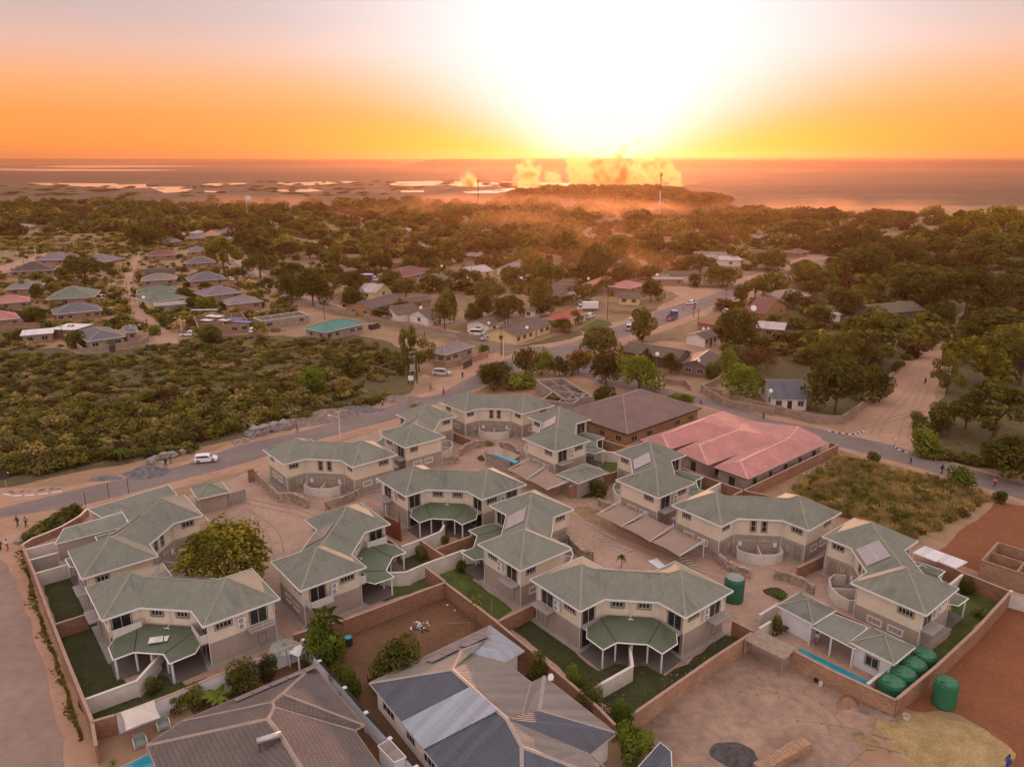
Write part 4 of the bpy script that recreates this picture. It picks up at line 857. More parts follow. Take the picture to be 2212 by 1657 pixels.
# mid ground, around the road
S('teal roofed grey house standing alone beside the scrub field', (708, 436), (1040, 362), (512, 402), 17, z=3.0, rm='r_teal', wm='w_grey', nf=5, nl=2, cap='r_teal', p=.34)
S('grey tiled house with tan plot wall beside the road corner', (1700, 622), (1950, 546), (1572, 580), 17, z=3.1, rm='r_grey', wm='w_grey', nf=4, nl=2, p=.42)
S('yellow walled long bungalow with brown roof at the road junction', (1062, 985), (1488, 835), (765, 905), 15, z=2.8, roof='gable', ridge='x', rm='r_brown', wm='w_cream', nf=6, nl=1, p=.32, cap='r_brown')
S('white gable end house with car yard behind the reed fence', (745, 868), (1010, 760), (512, 815), 15, z=2.8, roof='gable', ridge='x', rm='r_brown', wm='w_white', nf=2, nl=1, p=.34, cap='r_brown', d=8)
S('red hip roofed bungalow by the green front lawn', (1650, 803), (1912, 700), (1415, 758), 15, z=2.9, rm='r_red', wm='w_cream', nf=3, nl=2, cap='r_red', p=.42)
S('dark roofed house hidden behind the yellow bungalow', (1250, 690), (1500, 620), (1085, 690), 15, z=2.7, roof='gable', rm='r_brown', wm='w_white', nf=1, nl=1)
S('white gabled house with brown roof below the pink roofed row', (1640, 500), (1850, 430), (1470, 450), 15, z=2.8, roof='gable', ridge='y', rm='r_brown', wm='w_white', nf=1, nl=1)
S('light grey metal roofed house among the trees', (530, 245), (800, 205), (405, 200), 15, z=2.8, rm='r_pale', wm='w_cream', nf=2, nl=1, roof='gable')
S('olive roofed house with white verandah left of the light metal roof', (150, 325), (320, 290), (-60, 285), 15, z=2.8, rm='r_olive', wm='w_white', nf=2, nl=1)
S('pale gabled house deep in the orange haze', (1000, 195), (1150, 130), (930, 140), 15, z=2.8, rm='r_grey', wm='w_white', roof='gable', nf=1, nl=1)
S('salmon pink hip roof behind the round green tree', (1245, 515), (1366, 480), (1130, 470), 21, z=2.9, rm='r_pink', wm='w_brick', nf=2, nl=1, cap='r_pink')
S('long orange tiled roof left of the salmon hip roof', (940, 495), (1095, 425), (870, 470), 21, z=2.8, rm='r_orange', wm='w_brick', nf=1, nl=1, roof='gable')
S('small cream cottage with brown gable roof by the crossroads', (1140, 592), (1330, 600), None, 21, z=2.6, d=6, rm='r_brown', wm='w_cream', roof='gable', ridge='x', nf=2, nl=1)
S('flat roofed tan block house at the upper side road', (1440, 438), (1700, 440), None, 21, z=2.8, d=7, rm='concrete', wm='w_brick', roof='flat', nf=3, nl=1)
S('brown gabled house behind the flat roofed block house', (1570, 412), (1835, 408), None, 21, z=3.0, d=8, rm='r_brown', wm='w_white', roof='gable', ridge='x', nf=2, nl=1)
S('long white flat roofed shop in the haze', (1775, 222), (2050, 228), None, 21, z=3.2, d=9, rm='r_grey', wm='w_white', roof='flat', nf=2, nl=0)
S('pale shed roof right of the white shop', (1990, 280), (2175, 282), None, 21, z=3.0, d=10, rm='r_pale', wm='w_white', roof='flat', nf=1, nl=0, mono=1.0)
S('low cream flat roof strip above the side road trees', (1430, 290), (1640, 282), None, 21, z=2.6, d=3, rm='r_beige', wm='w_white', roof='flat', nf=0, nl=0)
S('white walled house with grey gable roof on the bare sandy plot', (1412, 705), (1580, 655), (1145, 660), 14, z=2.7, roof='gable', ridge='x', rm='r_brown', wm='w_white', nf=3, nl=0, p=.34)
S('long dark brown roofed house with satellite dish', (400, 845), (1080, 955), None, 14, z=2.8, d=10, rm='r_brown', wm='w_dark', roof='gable', ridge='x', nf=4, nl=1)
S('dark gabled house with a dish across from the driveway wall', (1105, 995), (1440, 1040), None, 14, z=3.0, d=13, rm='r_brown', wm='w_dark', roof='gable', ridge='y', nf=2, nl=1)
S('carport lean to beside the bare plot wall', (1300, 505), (1600, 545), None, 14, z=2.5, d=6, rm='rust_sheet', wm='w_brick', roof='flat', nf=0, nl=0)
S('white gabled house with streaked brown metal roof behind the block wall', (312, 190), (600, 195), None, 7, z=2.8, d=13, rm='rib_grey', wm='w_white', roof='gable', ridge='x', nf=3, nl=2, p=.36)
S('brick house with reddish brown gable roof and big dish', (480, 500), (640, 440), (340, 480), 16, z=2.8, rm='r_maroon', wm='w_ochre', roof='gable', ridge='y', nf=2, nl=0)
S('long white flat roof with brick walls beside the leaning tree', (400, 588), (610, 605), None, 16, z=2.8, d=12, rm='r_pale', wm='w_brick', roof='flat', nf=1, nl=1)
S('cream house with beige hip roof among dark trees', (580, 388), (785, 370), (500, 355), 16, z=2.8, rm='r_beige', wm='w_white', nf=2, nl=1)
S('long green grey roof under the tall right hand trees', (1230, 500), (1560, 470), None, 16, z=3.0, d=12, rm='r_olive', wm='w_dark', nf=0, nl=0, roof='gable', ridge='x')
S('tiny blue roofed hut beside the beige hip roof', (770, 430), (880, 435), None, 16, z=2.3, d=5, rm='w_blue', wm='w_white', nf=1, nl=0, roof='flat')
S('white outhouse wall seen between dark tree trunks', (935, 500), (1000, 500), None, 16, z=2.6, d=4, rm='r_pale', wm='w_white', nf=0, nl=0, roof='flat')
S('long brown roof beside the roadside wall', (1090, 690), (1370, 610), (915, 655), 22, z=2.8, rm='r_brown', wm='w_ochre', nf=2, nl=2, roof='gable', ridge='x')
S('white gable fronted cottage right of the long brown roof', (1190, 690), (1295, 735), None, 22, z=2.7, d=9, rm='r_brown', wm='w_white', nf=1, nl=0, roof='gable', ridge='y')
S('white gabled bungalow with brown roof and grey gate', (1388, 725), (1560, 765), None, 22, z=2.7, d=12, rm='r_brown', wm='w_white', nf=1, nl=0, roof='gable', ridge='y')
S('pale roofed cottage below the blue lorry', (1125, 552), (1270, 508), (1050, 515), 22, z=2.8, rm='r_pale', wm='w_cream', nf=1, nl=1, roof='gable', ridge='y')
S('maroon roofed house right of the blue lorry', (1350, 420), (1610, 370), (1290, 370), 22, z=2.8, rm='r_maroon', wm='w_brick', nf=1, nl=1)
S('small brown cottage alone in the hazy trees', (1870, 245), (2000, 250), None, 22, z=2.6, d=8, rm='r_grey', wm='w_brick', nf=1, nl=0, roof='gable')
S('pale roofed hut at the edge of the orange haze', (1415, 180), (1530, 180), None, 22, z=2.6, d=8, rm='r_pale', wm='w_cream', nf=1, nl=0, roof='gable')
S('low brown roof half hidden behind the gabled bungalows', (1380, 640), (1600, 610), None, 22, z=2.6, d=8, rm='r_brown', wm='w_brick', nf=1, nl=0, roof='gable')
# village on the left
S('dark brown roofed house at the bend of the pale track', (130, 552), (800, 520), None, 10, z=2.8, d=13, rm='r_dark', wm='w_brick', nf=5, nl=0)
S('purple roofed house behind the dark brown one', (500, 382), (1010, 372), None, 10, z=2.8, d=13, rm='r_purple', wm='w_brick', nf=2, nl=0)
S('purple hip roofed house behind the spreading acacia', (1190, 395), (1590, 402), None, 10, z=2.8, d=12, rm='r_purple', wm='w_brick', nf=2, nl=0)
S('grey roofed house behind the raised green tank', (60, 818), (590, 790), None, 10, z=2.8, d=11, rm='r_grey', wm='w_brick', nf=2, nl=0)
S('upper pink roofed house at the left edge', (-150, 1035), (440, 985), None, 10, z=2.8, d=9, rm='r_pink', wm='w_brick', nf=4, nl=0, cap='r_pink')
S('lower pink roofed house at the left edge', (-250, 505), (300, 445), None, 11, z=2.9, d=10, rm='r_pink', wm='w_brick', nf=4, nl=0, cap='r_pink')
S('roofless brick extension right of the lower pink roof', (0, 590), (640, 585), None, 11, z=2.7, d=6, roof='open', wm='w_brick', cap='w_brick', nf=0, nl=0)
S('white flat roofed tan house at the scrub edge', (290, 712), (790, 668), (235, 635), 11, z=2.9, rm='sheet_white', wm='w_brick', roof='flat', nf=2, nl=0)
S('white sheet roofed annex behind the slate blue house', (1100, 625), (1390, 535), (985, 530), 11, z=2.8, rm='sheet_white', wm='w_brick', roof='flat', nf=0, nl=1)
S('slate blue hip roofed house inside the brick plot wall', (1295, 795), (1860, 715), (1140, 650), 11, z=2.9, rm='r_slate', wm='w_grey', nf=3, nl=2, p=.36)
S('slate blue garage wing with open dark bay', (1850, 662), (2050, 642), None, 11, z=2.9, d=8, rm='r_slate', wm='w_grey', nf=1, nl=0)
S('dark slate roofed house behind the white sheet annex', (800, 396), (1520, 325), None, 11, z=2.9, d=9, rm='r_slate', wm='w_brick', nf=5, nl=1)
S('green and grey roofed house beside the parked minibus', (670, 962), (1390, 925), None, 10, z=2.9, d=14, rm='r_green', wm='w_brick', nf=4, nl=1)
S('maroon roofed house at the top of the dirt road', (190, 320), (640, 300), None, 12, z=2.8, d=10, rm='r_maroon', wm='w_brick', nf=2, nl=0, cap='r_pink')
S('purple roofed house left of the tall flat crowned tree', (795, 260), (1110, 245), None, 12, z=2.8, d=10, rm='r_purple', wm='w_brick', nf=2, nl=0)
S('blue grey roofed house under the flat crowned tree', (775, 435), (1228, 410), None, 12, z=2.8, d=9, rm='r_slate', wm='w_brick', nf=2, nl=0)
S('low black roof behind the grey purple hip roof', (85, 575), (625, 548), None, 12, z=2.6, d=7, rm='r_dark', wm='w_brick', nf=1, nl=0, roof='gable')
S('grey purple hip roofed house with stone porch', (110, 687), (640, 660), None, 12, z=2.8, d=9, rm='r_grey', wm='w_brick', nf=3, nl=0)
t = S('slate roofed house covered with solar panels', (825, 695), (1385, 655), None, 12, z=2.9, d=11, rm='r_slate', wm='w_brick', nf=3, nl=0)
S('upper green roofed house of the village', (45, 882), (660, 842), None, 12, z=2.9, d=9, rm='r_green', wm='w_cream', nf=2, nl=0, cap='r_green')
S('lower green roofed house with cream walls and a dish', (230, 1005), (830, 925), (65, 935), 12, z=2.9, rm='r_green', wm='w_cream', nf=3, nl=1, cap='r_green')
S('long grey purple hip roof right of the green roofs', (1060, 915), (1620, 852), (885, 852), 12, z=2.9, rm='r_purple', wm='w_brick', nf=3, nl=1)
S('grey hip roofed house with a curving hedge at its right', (1400, 1040), (1925, 985), (1228, 985), 12, z=2.9, rm='r_grey', wm='w_brick', nf=3, nl=1)
S('flat concrete roofed brick house below the cream walls', (310, 275), (800, 235), None, 13, z=2.9, d=8, rm='concrete', wm='w_grey', roof='flat', nf=3, nl=0)
S('sprawling unfinished brick house with loose white roof sheets', (960, 590), (1715, 525), None, 13, z=2.9, d=20, roof='open', wm='w_brick', cap='w_brick', nf=5, nl=0)
for k, (a, c, dd, mm) in enumerate((((1050, 420), (1275, 435), 3, 'sheet_white'), ((1240, 480), (1390, 490), 2.4, 'sheet_white'), ((1350, 470), (1610, 468), 2.6, 'w_blue'), ((1440, 500), (1700, 520), 3, 'w_blue'), ((980, 480), (1130, 490), 2.4, 'sheet_white'), ((840, 335), (1240, 330), 2.2, 'r_pale'))):
    f, r = at(a, 3.2, 13), at(c, 3.2, 13); e = (r - f).normalized(); q = Vector((-e.y, e.x, 0)) * dd; b = MB(); P = [f, r, r + q, f + q]; P = [x - f for x in P]; b.hexa([x - Vector((0, 0, .05)) for x in P], P)
    tag(b.build('roof_sheet', mm, None, loc=f), ['white metal sheet lying on the brick shell, left of centre', 'small white sheet beside the blue sheets on the brick shell', 'upper blue metal sheet on the brick shell', 'lower blue metal sheet at the right end of the brick shell', 'white sheet with stones at the left of the brick shell', 'long pale sheet at the back of the brick shell'][k], 'roof sheet', 'loose roof sheets on the brick shell')
S('low roofless house with white ring beam beside the scrub', (182, 345), (572, 292), (130, 312), 17, z=2.8, roof='open', wm='w_grey', cap='plaster_white', nf=3, nl=1)
# far roofs
for k, (lab, a, c, n, d, rm) in enumerate((
    ('grey violet roof of the long far house by the yellow grass', (430, 115), (720, 100), 12, 10, 'r_purple'), ('second grey violet far roof beside the white car', (760, 60), (1040, 55), 12, 10, 'r_purple'),
    ('far salmon roof behind the violet roofs', (1650, 78), (1810, 75), 9, 14, 'r_orange'), ('far lilac roof at the top of the village', (1790, 50), (1930, 50), 9, 14, 'r_purple'), ('small far white gabled hut by the grass', (1455, 68), (1530, 66), 9, 6, 'r_pale'),
    ('far grey roof right of the salmon roof', (1820, 120), (1950, 118), 9, 10, 'r_grey'), ('far white gabled store', (1570, 55), (1650, 55), 9, 8, 'r_pale'),
    ('far white hall roof at the left of the woodland', (0, 592), (65, 592), 20, 16, 'r_pale'), ('far reddish roof in the left woodland', (310, 578), (410, 575), 20, 16, 'r_maroon'), ('far tan roof strip left of the reddish roof', (70, 600), (190, 598), 20, 12, 'r_beige'),
    ('violet far roof in the hazy trees below the short mast', (430, 120), (540, 112), 22, 10, 'r_purple'), ('far pale roof left of the thin mast', (640, 135), (690, 135), 22, 8, 'r_pale'), ('lone hazy lilac hip roof right of the tall mast', (215, 390), (370, 385), 18, 10, 'r_purple'),
    ('flat pale hall deep in the red haze', (1520, 585), (1620, 590), 19, 20, 'r_pale'), ('tiny far bright roof below the short mast', (0, 705), (60, 705), 19, 12, 'r_pale'), ('far pale roof on the far right tree line', (1700, 310), (1780, 308), 18, 8, 'r_pale'),
    ('far lilac roof on the right tree line', (1490, 232), (1560, 234), 18, 10, 'r_purple'), ('low reddish roof by the upper tarred square', (490, 500), (590, 490), 18, 8, 'r_maroon'), ('long low beige roof left of the dark ball tree', (0, 555), (110, 550), 18, 8, 'r_beige'), ('small beige roof behind the long row of trees', (140, 505), (300, 500), 18, 8, 'r_brown'))):
    S(lab, a, c, None, n, z=2.8, d=d, rm=rm, wm='w_white' if rm == 'r_pale' else 'w_brick', nf=2, nl=0)
# ---------------------------------------------------------------- vegetation
NR = np.random.default_rng(11)
def leafmat(name, c1, c2, tc=(1.8, 1.6, .4), tr=.4, rv=.25, sc=.35):
    m = bpy.data.materials.new(name); m.use_nodes = True; N, L = NT(m.node_tree)
    out = N.new('ShaderNodeOutputMaterial'); d = N.new('ShaderNodeBsdfDiffuse'); t = N.new('ShaderNodeBsdfTranslucent'); mx = N.new('ShaderNodeMixShader'); mx.inputs[0].default_value = tr
    g = N.new('ShaderNodeNewGeometry'); oi = N.new('ShaderNodeObjectInfo'); tc_ = N.new('ShaderNodeTexCoord')
    n = N.new('ShaderNodeTexNoise'); n.inputs['Scale'].default_value = sc; n.inputs['Detail'].default_value = 3; L.new(g.outputs['Position'], n.inputs[0])
    mr = N.new('ShaderNodeMapRange'); L.new(n.outputs[0], mr.inputs[0]); mr.inputs[1].default_value = .35; mr.inputs[2].default_value = .65
    ad = N.new('ShaderNodeMath'); ad.operation = 'MULTIPLY_ADD'; L.new(g.outputs['Random Per Island'], ad.inputs[0]); ad.inputs[1].default_value = .6; ad.inputs[2].default_value = -.3
    a2 = N.new('ShaderNodeMath'); a2.operation = 'ADD'; a2.use_clamp = True; L.new(mr.outputs[0], a2.inputs[0]); L.new(ad.outputs[0], a2.inputs[1])
    mix = N.new('ShaderNodeMix'); mix.data_type = 'RGBA'; L.new(a2.outputs[0], mix.inputs[0]); mix.inputs[6].default_value = (*c1, 1); mix.inputs[7].default_value = (*c2, 1)
    hv = N.new('ShaderNodeHueSaturation'); L.new(mix.outputs[2], hv.inputs['Color'])
    m1 = N.new('ShaderNodeMapRange'); L.new(oi.outputs['Random'], m1.inputs[0]); m1.inputs[3].default_value = 1 - rv; m1.inputs[4].default_value = 1 + rv; L.new(m1.outputs[0], hv.inputs['Value'])
    m2 = N.new('ShaderNodeMapRange'); L.new(oi.outputs['Random'], m2.inputs[0]); m2.inputs[3].default_value = .51; m2.inputs[4].default_value = .488; L.new(m2.outputs[0], hv.inputs['Hue'])
    L.new(hv.outputs[0], d.inputs[0]); tm = N.new('ShaderNodeMix'); tm.data_type = 'RGBA'; tm.blend_type = 'MULTIPLY'; tm.inputs[0].default_value = 1; L.new(hv.outputs[0], tm.inputs[6]); tm.inputs[7].default_value = (*tc, 1); L.new(tm.outputs[2], t.inputs[0])
    L.new(d.outputs[0], mx.inputs[1]); L.new(t.outputs[0], mx.inputs[2]); L.new(mx.outputs[0], out.inputs[0]); MAT[name] = m
leafmat('leaf_dark', (.036, .044, .016), (.112, .116, .036))
leafmat('leaf_mid', (.056, .066, .020), (.17, .17, .048))
leafmat('leaf_bright', (.065, .10, .018), (.18, .23, .045))
leafmat('leaf_gold', (.075, .085, .016), (.27, .25, .045))
leafmat('leaf_brown', (.060, .036, .022), (.13, .085, .045))
leafmat('leaf_scrub', (.09, .09, .028), (.29, .25, .09), sc=.22)
leafmat('leaf_grass', (.19, .15, .075), (.46, .36, .20), sc=.25, tr=.3)
leafmat('leaf_drygrass', (.16, .13, .06), (.42, .33, .16), sc=.25, tr=.3)
leafmat('flower_orange', (.55, .08, .02), (.75, .18, .03))
mat('bark', (.13, .09, .07), .95, .15, 2.0, bump=.4); mat('bark_pale', (.30, .22, .18), .95, .1, 2.0)
def sph(n):
    v = NR.normal(size=(n, 3)); return v / np.linalg.norm(v, axis=1)[:, None]
def quads(cen, nor, size, asp=1.0):
    """one leaf-sized quad per centre, facing nor"""
    n = len(cen); r = sph(n); a = np.cross(nor, r); a /= np.linalg.norm(a, axis=1)[:, None] + 1e-9; b = np.cross(nor, a); b /= np.linalg.norm(b, axis=1)[:, None] + 1e-9
    s = (size * NR.uniform(.6, 1.3, n))[:, None]; a = a * s * .5; b = b * s * .5 * asp
    return np.stack([cen - a - b, cen + a - b, cen + a + b, cen - a + b], 1).reshape(-1, 3)
def quad_mesh(name, V, mats, mi=None):
    me = bpy.data.meshes.new(name); n = len(V); k = n // 4
    me.vertices.add(n); me.vertices.foreach_set('co', V.astype(np.float32).ravel()); me.loops.add(n); me.loops.foreach_set('vertex_index', np.arange(n, dtype=np.int32))
    me.polygons.add(k); me.polygons.foreach_set('loop_start', np.arange(0, n, 4, dtype=np.int32)); me.polygons.foreach_set('loop_total', np.full(k, 4, dtype=np.int32))
    for m in mats: me.materials.append(MAT[m])
    if mi is not None: me.polygons.foreach_set('material_index', mi.astype(np.int32))
    me.update(); me.validate(); return me
def crown_points(kind, n):
    """lumpy crown of unit width and unit total height, foot at the origin"""
    K = {'round': 13, 'umbrella': 16, 'loose': 15, 'tall': 13, 'bush': 9, 'cone': 14, 'far': 6}.get(kind, 12); C_, R_ = [], []
    for i in range(K):
        a = i * 2.399 + NR.uniform(-.4, .4); f = math.sqrt((i + .5) / K)
        if kind == 'umbrella': r = .40 * f; z = .80 - .18 * f * f + NR.uniform(-.05, .04); R = NR.uniform(.10, .16); sq = .55
        elif kind == 'loose': r = .38 * f; z = NR.uniform(.36, .86) - .10 * f; R = NR.uniform(.09, .16); sq = 1.0
        elif kind == 'tall': r = .30 * math.sin(math.pi * (i + .7) / K) ** .5; z = .30 + .6 * i / K; R = NR.uniform(.13, .2); sq = .9
        elif kind == 'bush': r = .30 * f; z = NR.uniform(.30, .70) - .15 * f; R = NR.uniform(.17, .26); sq = 1.3
        elif kind == 'cone': z = .12 + .80 * i / K; r = .30 * (1 - i / K); R = .08 + .15 * (1 - i / K); sq = .8
        elif kind == 'far': r = .27 * f; z = .62 - .2 * f + NR.uniform(-.06, .1); R = NR.uniform(.19, .27); sq = 1.2
        else: r = .33 * f; z = .66 - .26 * f * f + NR.uniform(-.14, .12); R = NR.uniform(.13, .22); sq = 1.15
        C_.append((r * math.cos(a), r * math.sin(a), z)); R_.append((R, R, R * sq))
    C_ = np.array(C_); R_ = np.array(R_); w = R_[:, 0] ** 2; idx = NR.choice(K, n, p=w / w.sum()); d = sph(n)
    sh = NR.uniform(.55, 1.05, n)[:, None] ** .6; p = C_[idx] + d * R_[idx] * sh
    lo, hi = np.percentile(p, 1.5, axis=0), np.percentile(p, 98.5, axis=0); zb = {'umbrella': .42, 'cone': .05, 'bush': .02, 'far': .05, 'loose': .22}.get(kind, .16)
    f_ = lambda q: np.stack([(q[:, 0] - (lo[0] + hi[0]) / 2) / (hi[0] - lo[0]), (q[:, 1] - (lo[1] + hi[1]) / 2) / (hi[1] - lo[1]), zb + (q[:, 2] - lo[2]) / (hi[2] - lo[2]) * (1 - zb)], 1)
    p = f_(p); C_ = f_(C_)
    nor = d + sph(n) * .75; nor /= np.linalg.norm(nor, axis=1)[:, None]
    return p, nor, C_
PROTO = {}
def tree_proto(key, kind, n, leaf, lm, bark='bark', flowers=0, trunk=True, asp=1.0):
    p, nor, C_ = crown_points(kind, n)
    V = quads(p, nor, np.full(n, leaf), asp); mi = None; mats = [lm]
    if flowers: mi = ((p[:, 2] > .62) & (NR.uniform(size=n) < flowers)).astype(int); mats.append('flower_orange')
    me = quad_mesh('crown', V, mats, mi); b = MB(); top = {'umbrella': .66, 'cone': .9, 'bush': .3}.get(kind, .45)
    b.tube([(0, 0, -.02), (.012, .01, top * .45), (0, .02, top)], [.034, .024, .016], 7)
    for c in C_[::2 if kind != 'loose' else 1]:
        if kind == 'cone': break
        b.tube([(.01, .01, top * .55), (c[0] * .5, c[1] * .5, (top + c[2]) * .48), (c[0] * .95, c[1] * .95, c[2])], [.016, .010, .004], 5)
    bo = b.build('trunk', bark); tm = bo.data; bpy.data.objects.remove(bo); PROTO[key] = (me, tm)
for v in range(3):
    tree_proto(f'round{v}', 'round', 2600, .046, ['leaf_dark', 'leaf_mid', 'leaf_dark'][v]); tree_proto(f'umbrella{v}', 'umbrella', 2200, .042, ['leaf_mid', 'leaf_dark', 'leaf_mid'][v])
    tree_proto(f'loose{v}', 'loose', 2000, .040, ['leaf_mid', 'leaf_mid', 'leaf_dark'][v])
for v in range(2):
    tree_proto(f'bright{v}', 'round', 2400, .048, 'leaf_bright'); tree_proto(f'gold{v}', 'loose', 2200, .042, 'leaf_gold'); tree_proto(f'brown{v}', 'round', 1500, .034, 'leaf_brown'); tree_proto(f'bush{v}', 'bush', 1300, .075, ['leaf_mid', 'leaf_bright'][v]); tree_proto(f'tall{v}', 'tall', 2400, .045, ['leaf_dark', 'leaf_mid'][v])
tree_proto('flower0', 'round', 2400, .048, 'leaf_mid', flowers=.10); tree_proto('cone0', 'cone', 1500, .05, 'leaf_dark'); tree_proto('finebush0', 'bush', 3200, .045, 'leaf_bright'); tree_proto('darkbush0', 'bush', 3200, .045, 'leaf_mid')
def feather(key, lm):     # the big courtyard tree: arching sprays of small leaves
    P, Nn = [], []; ends = []
    for i in range(230):
        a = NR.uniform(0, 6.283); el = NR.uniform(-.12, 1.45); r = .40 + .05 * NR.normal(); base = np.array([math.cos(a) * math.cos(el) * r * .75, math.sin(a) * math.cos(el) * r * .75, .50 + math.sin(el) * .36])
        L_ = NR.uniform(.10, .20)
        for k in range(34):
            t = k / 33; q = base + np.array([math.cos(a) * L_ * t, math.sin(a) * L_ * t, .05 * t - .13 * t * t]) + NR.normal(size=3) * .010
            P.append(q); Nn.append([NR.normal() * .5, NR.normal() * .5, 1])
    P = np.array(P); Nn = np.array(Nn); p2, n2, C_ = crown_points('round', 2600); P = np.concatenate([P, p2 * [.86, .86, .92]]); Nn = np.concatenate([Nn, n2]); Nn /= np.linalg.norm(Nn, axis=1)[:, None]
    me = quad_mesh('crown', quads(P, Nn, np.full(len(P), .021), 1.5), [lm]); PROTO[key] = (me, PROTO['round0'][1])
feather('feather', 'leaf_gold')
def bare_tree():
    b = MB()
    def br(p, d, l, r, k):
        q = p + d * l; b.tube([p, p.lerp(q, .5) + Vector((rnd.uniform(-1, 1), rnd.uniform(-1, 1), 0)) * l * .06, q], [r, r * .8, r * .6], 4, caps=False)
        if k:
            for _ in range(3 if k > 1 else 4): br(q, (d + Vector((rnd.uniform(-1, 1), rnd.uniform(-1, 1), rnd.uniform(-.3, .6))) * .62).normalized(), l * rnd.uniform(.62, .85), r * .58, k - 1)
    br(Vector((0, 0, -.02)), Vector((.02, 0, 1)), .24, .04, 5)
    bo = b.build('trunk', 'bark_pale'); tm = bo.data; bpy.data.objects.remove(bo); p, nor, _ = crown_points('loose', 500); PROTO['bare'] = (quad_mesh('crown', quads(p, nor, np.full(500, .016)), ['leaf_brown']), tm)
bare_tree()
def palm_proto(key, nf, lm, trunk_h=.55, droop=.45, wid=.045):
    V = []
    for i in range(nf):
        a = i * 2.399; up = NR.uniform(.15, 1.1); pts = []
        for k in range(7):
            t = k / 6; pts.append(np.array([math.cos(a) * .5 * t * math.cos(up * .6), math.sin(a) * .5 * t * math.cos(up * .6), trunk_h + .45 * t * math.sin(up) - droop * t * t]))
        side = np.array([-math.sin(a), math.cos(a), 0])
        for k in range(6):
            w0, w1 = wid * (1 - (k / 6) ** 2), wid * (1 - ((k + 1) / 6) ** 2)
            for s in (-1, 1):
                V += [pts[k], pts[k + 1], pts[k + 1] + side * s * w1 - [0, 0, w1 * .5], pts[k] + side * s * w0 - [0, 0, w0 * .5]]
    me = quad_mesh('fronds', np.array(V), [lm]); b = MB(); b.tube([(0, 0, -.02), (.01, 0, trunk_h * .5), (0, 0, trunk_h)], [.03, .022, .018], 7); bo = b.build('trunk', 'bark'); tm = bo.data; bpy.data.objects.remove(bo); PROTO[key] = (me, tm)
palm_proto('palm', 20, 'leaf_bright'); palm_proto('agave', 26, 'leaf_bright', .06, .12, .03); palm_proto('papaya', 13, 'leaf_mid', .72, .30, .11); palm_proto('banana', 12, 'leaf_bright', .25, .22, .12)
def px_scale(P): return FPX / (P.y * math.cos(PITCH) + (CAMH - P.z) * math.sin(PITCH))
def height_to(P, py):
    v = (828.5 - py) / FPX; c, s = math.cos(PITCH), math.sin(PITCH); return CAMH + P.y * (v * c - s) / (c + v * s)
ntree = [0]; TREEPOS = []
def tree(key, x0, x1, top, base, n, label, name='tree', cat='tree', group=None, hmul=1, lean=0):
    ox, oy, k = REG[n]; P = at(((x0 + x1) / 2, base), 0, n); w = (x1 - x0) * k / px_scale(P); h = max(1.0, height_to(P, oy + top * k)) * hmul
    t = thing(name, label, cat, P, rnd.uniform(0, 6.28), group); t.scale = (w, w, h); t.rotation_euler[0] = lean
    cr, tr = PROTO[key]
    for nm, me in (('crown' if name != 'palm' else 'fronds', cr), ('trunk', tr)):
        o = bpy.data.objects.new(nm, me); C.objects.link(o); o.parent = t
    ntree[0] += 1; TREEPOS.append((P.x, P.y, w / 2)); return t
T = tree
T('feather', 1375, 2055, 500, 1055, 1, 'big spreading yellow green tree in the sandy courtyard between the green roofed houses')
T('papaya', 505, 815, 320, 720, 4, 'tall broad leafed papaya tree at the white wall corner', hmul=1)
T('finebush0', 510, 805, 465, 800, 4, 'dense yellow green shrub below the papaya at the wall corner', 'shrub', 'shrub')
T('darkbush0', 1005, 1350, 630, 930, 4, 'round dark green bush beside the corrugated roof in the red yard', 'shrub', 'shrub')
T('darkbush0', 700, 860, 790, 960, 4, 'upper dark shrub along the pillar wall', 'shrub', 'shrub'); T('finebush0', 770, 920, 860, 1040, 4, 'lower bright shrub along the pillar wall', 'shrub', 'shrub')
T('papaya', 1725, 1840, 210, 545, 4, 'slender papaya tree by the brick wall near the lawn')
T('banana', 1500, 1790, 610, 890, 2, 'broad leaved bright green banana clump in the neighbour garden', 'banana_plant', 'plant'); T('darkbush0', 1730, 1950, 590, 790, 2, 'dark shrub in the neighbour garden right of the banana clump', 'shrub', 'shrub'); T('darkbush0', 1950, 2090, 540, 680, 2, 'dark shrub next to the garden furniture of the neighbour', 'shrub', 'shrub')
T('gold1', 1310, 1410, 835, 960, 2, 'small yellow leaved plant near the poolside umbrella', 'shrub', 'shrub'); T('agave', 1225, 1320, 850, 955, 2, 'spiky agave behind the poolside umbrella', 'agave', 'plant'); T('agave', 815, 895, 1200, 1340, 2, 'spiky agave on the pool edge', 'agave', 'plant')
T('darkbush0', 1400, 1540, 760, 900, 2, 'dark low shrub below the white bent wall', 'shrub', 'shrub'); T('bush0', 1110, 1220, 700, 790, 2, 'grey leaved shrub inside the white bent wall', 'shrub', 'shrub')
T('papaya', 375, 505, 640, 900, 6, 'papaya tree between the brick wall and the small white roof corner'); T('finebush0', 640, 785, 825, 1000, 6, 'bright green shrub beside the satellite dish', 'shrub', 'shrub'); T('darkbush0', 720, 915, 960, 1140, 6, 'dark shrub between brick wall and corrugated roof', 'shrub', 'shrub')
T('finebush0', 935, 1150, 1085, 1270, 6, 'bright green bush below the white bent wall end', 'shrub', 'shrub'); T('finebush0', 1035, 1290, 1245, 1510, 6, 'largest bright green bush at the lower brick wall', 'shrub', 'shrub'); T('darkbush0', 350, 500, 760, 900, 6, 'dark shrub under the papaya near the white roof corner', 'shrub', 'shrub')
T('palm', 1010, 1115, 1305, 1485, 5, 'small palm in the central paved drive', 'palm', 'palm'); T('palm', 1225, 1445, 180, 330, 3, 'palm beside the road behind the lamp house', 'palm', 'palm')
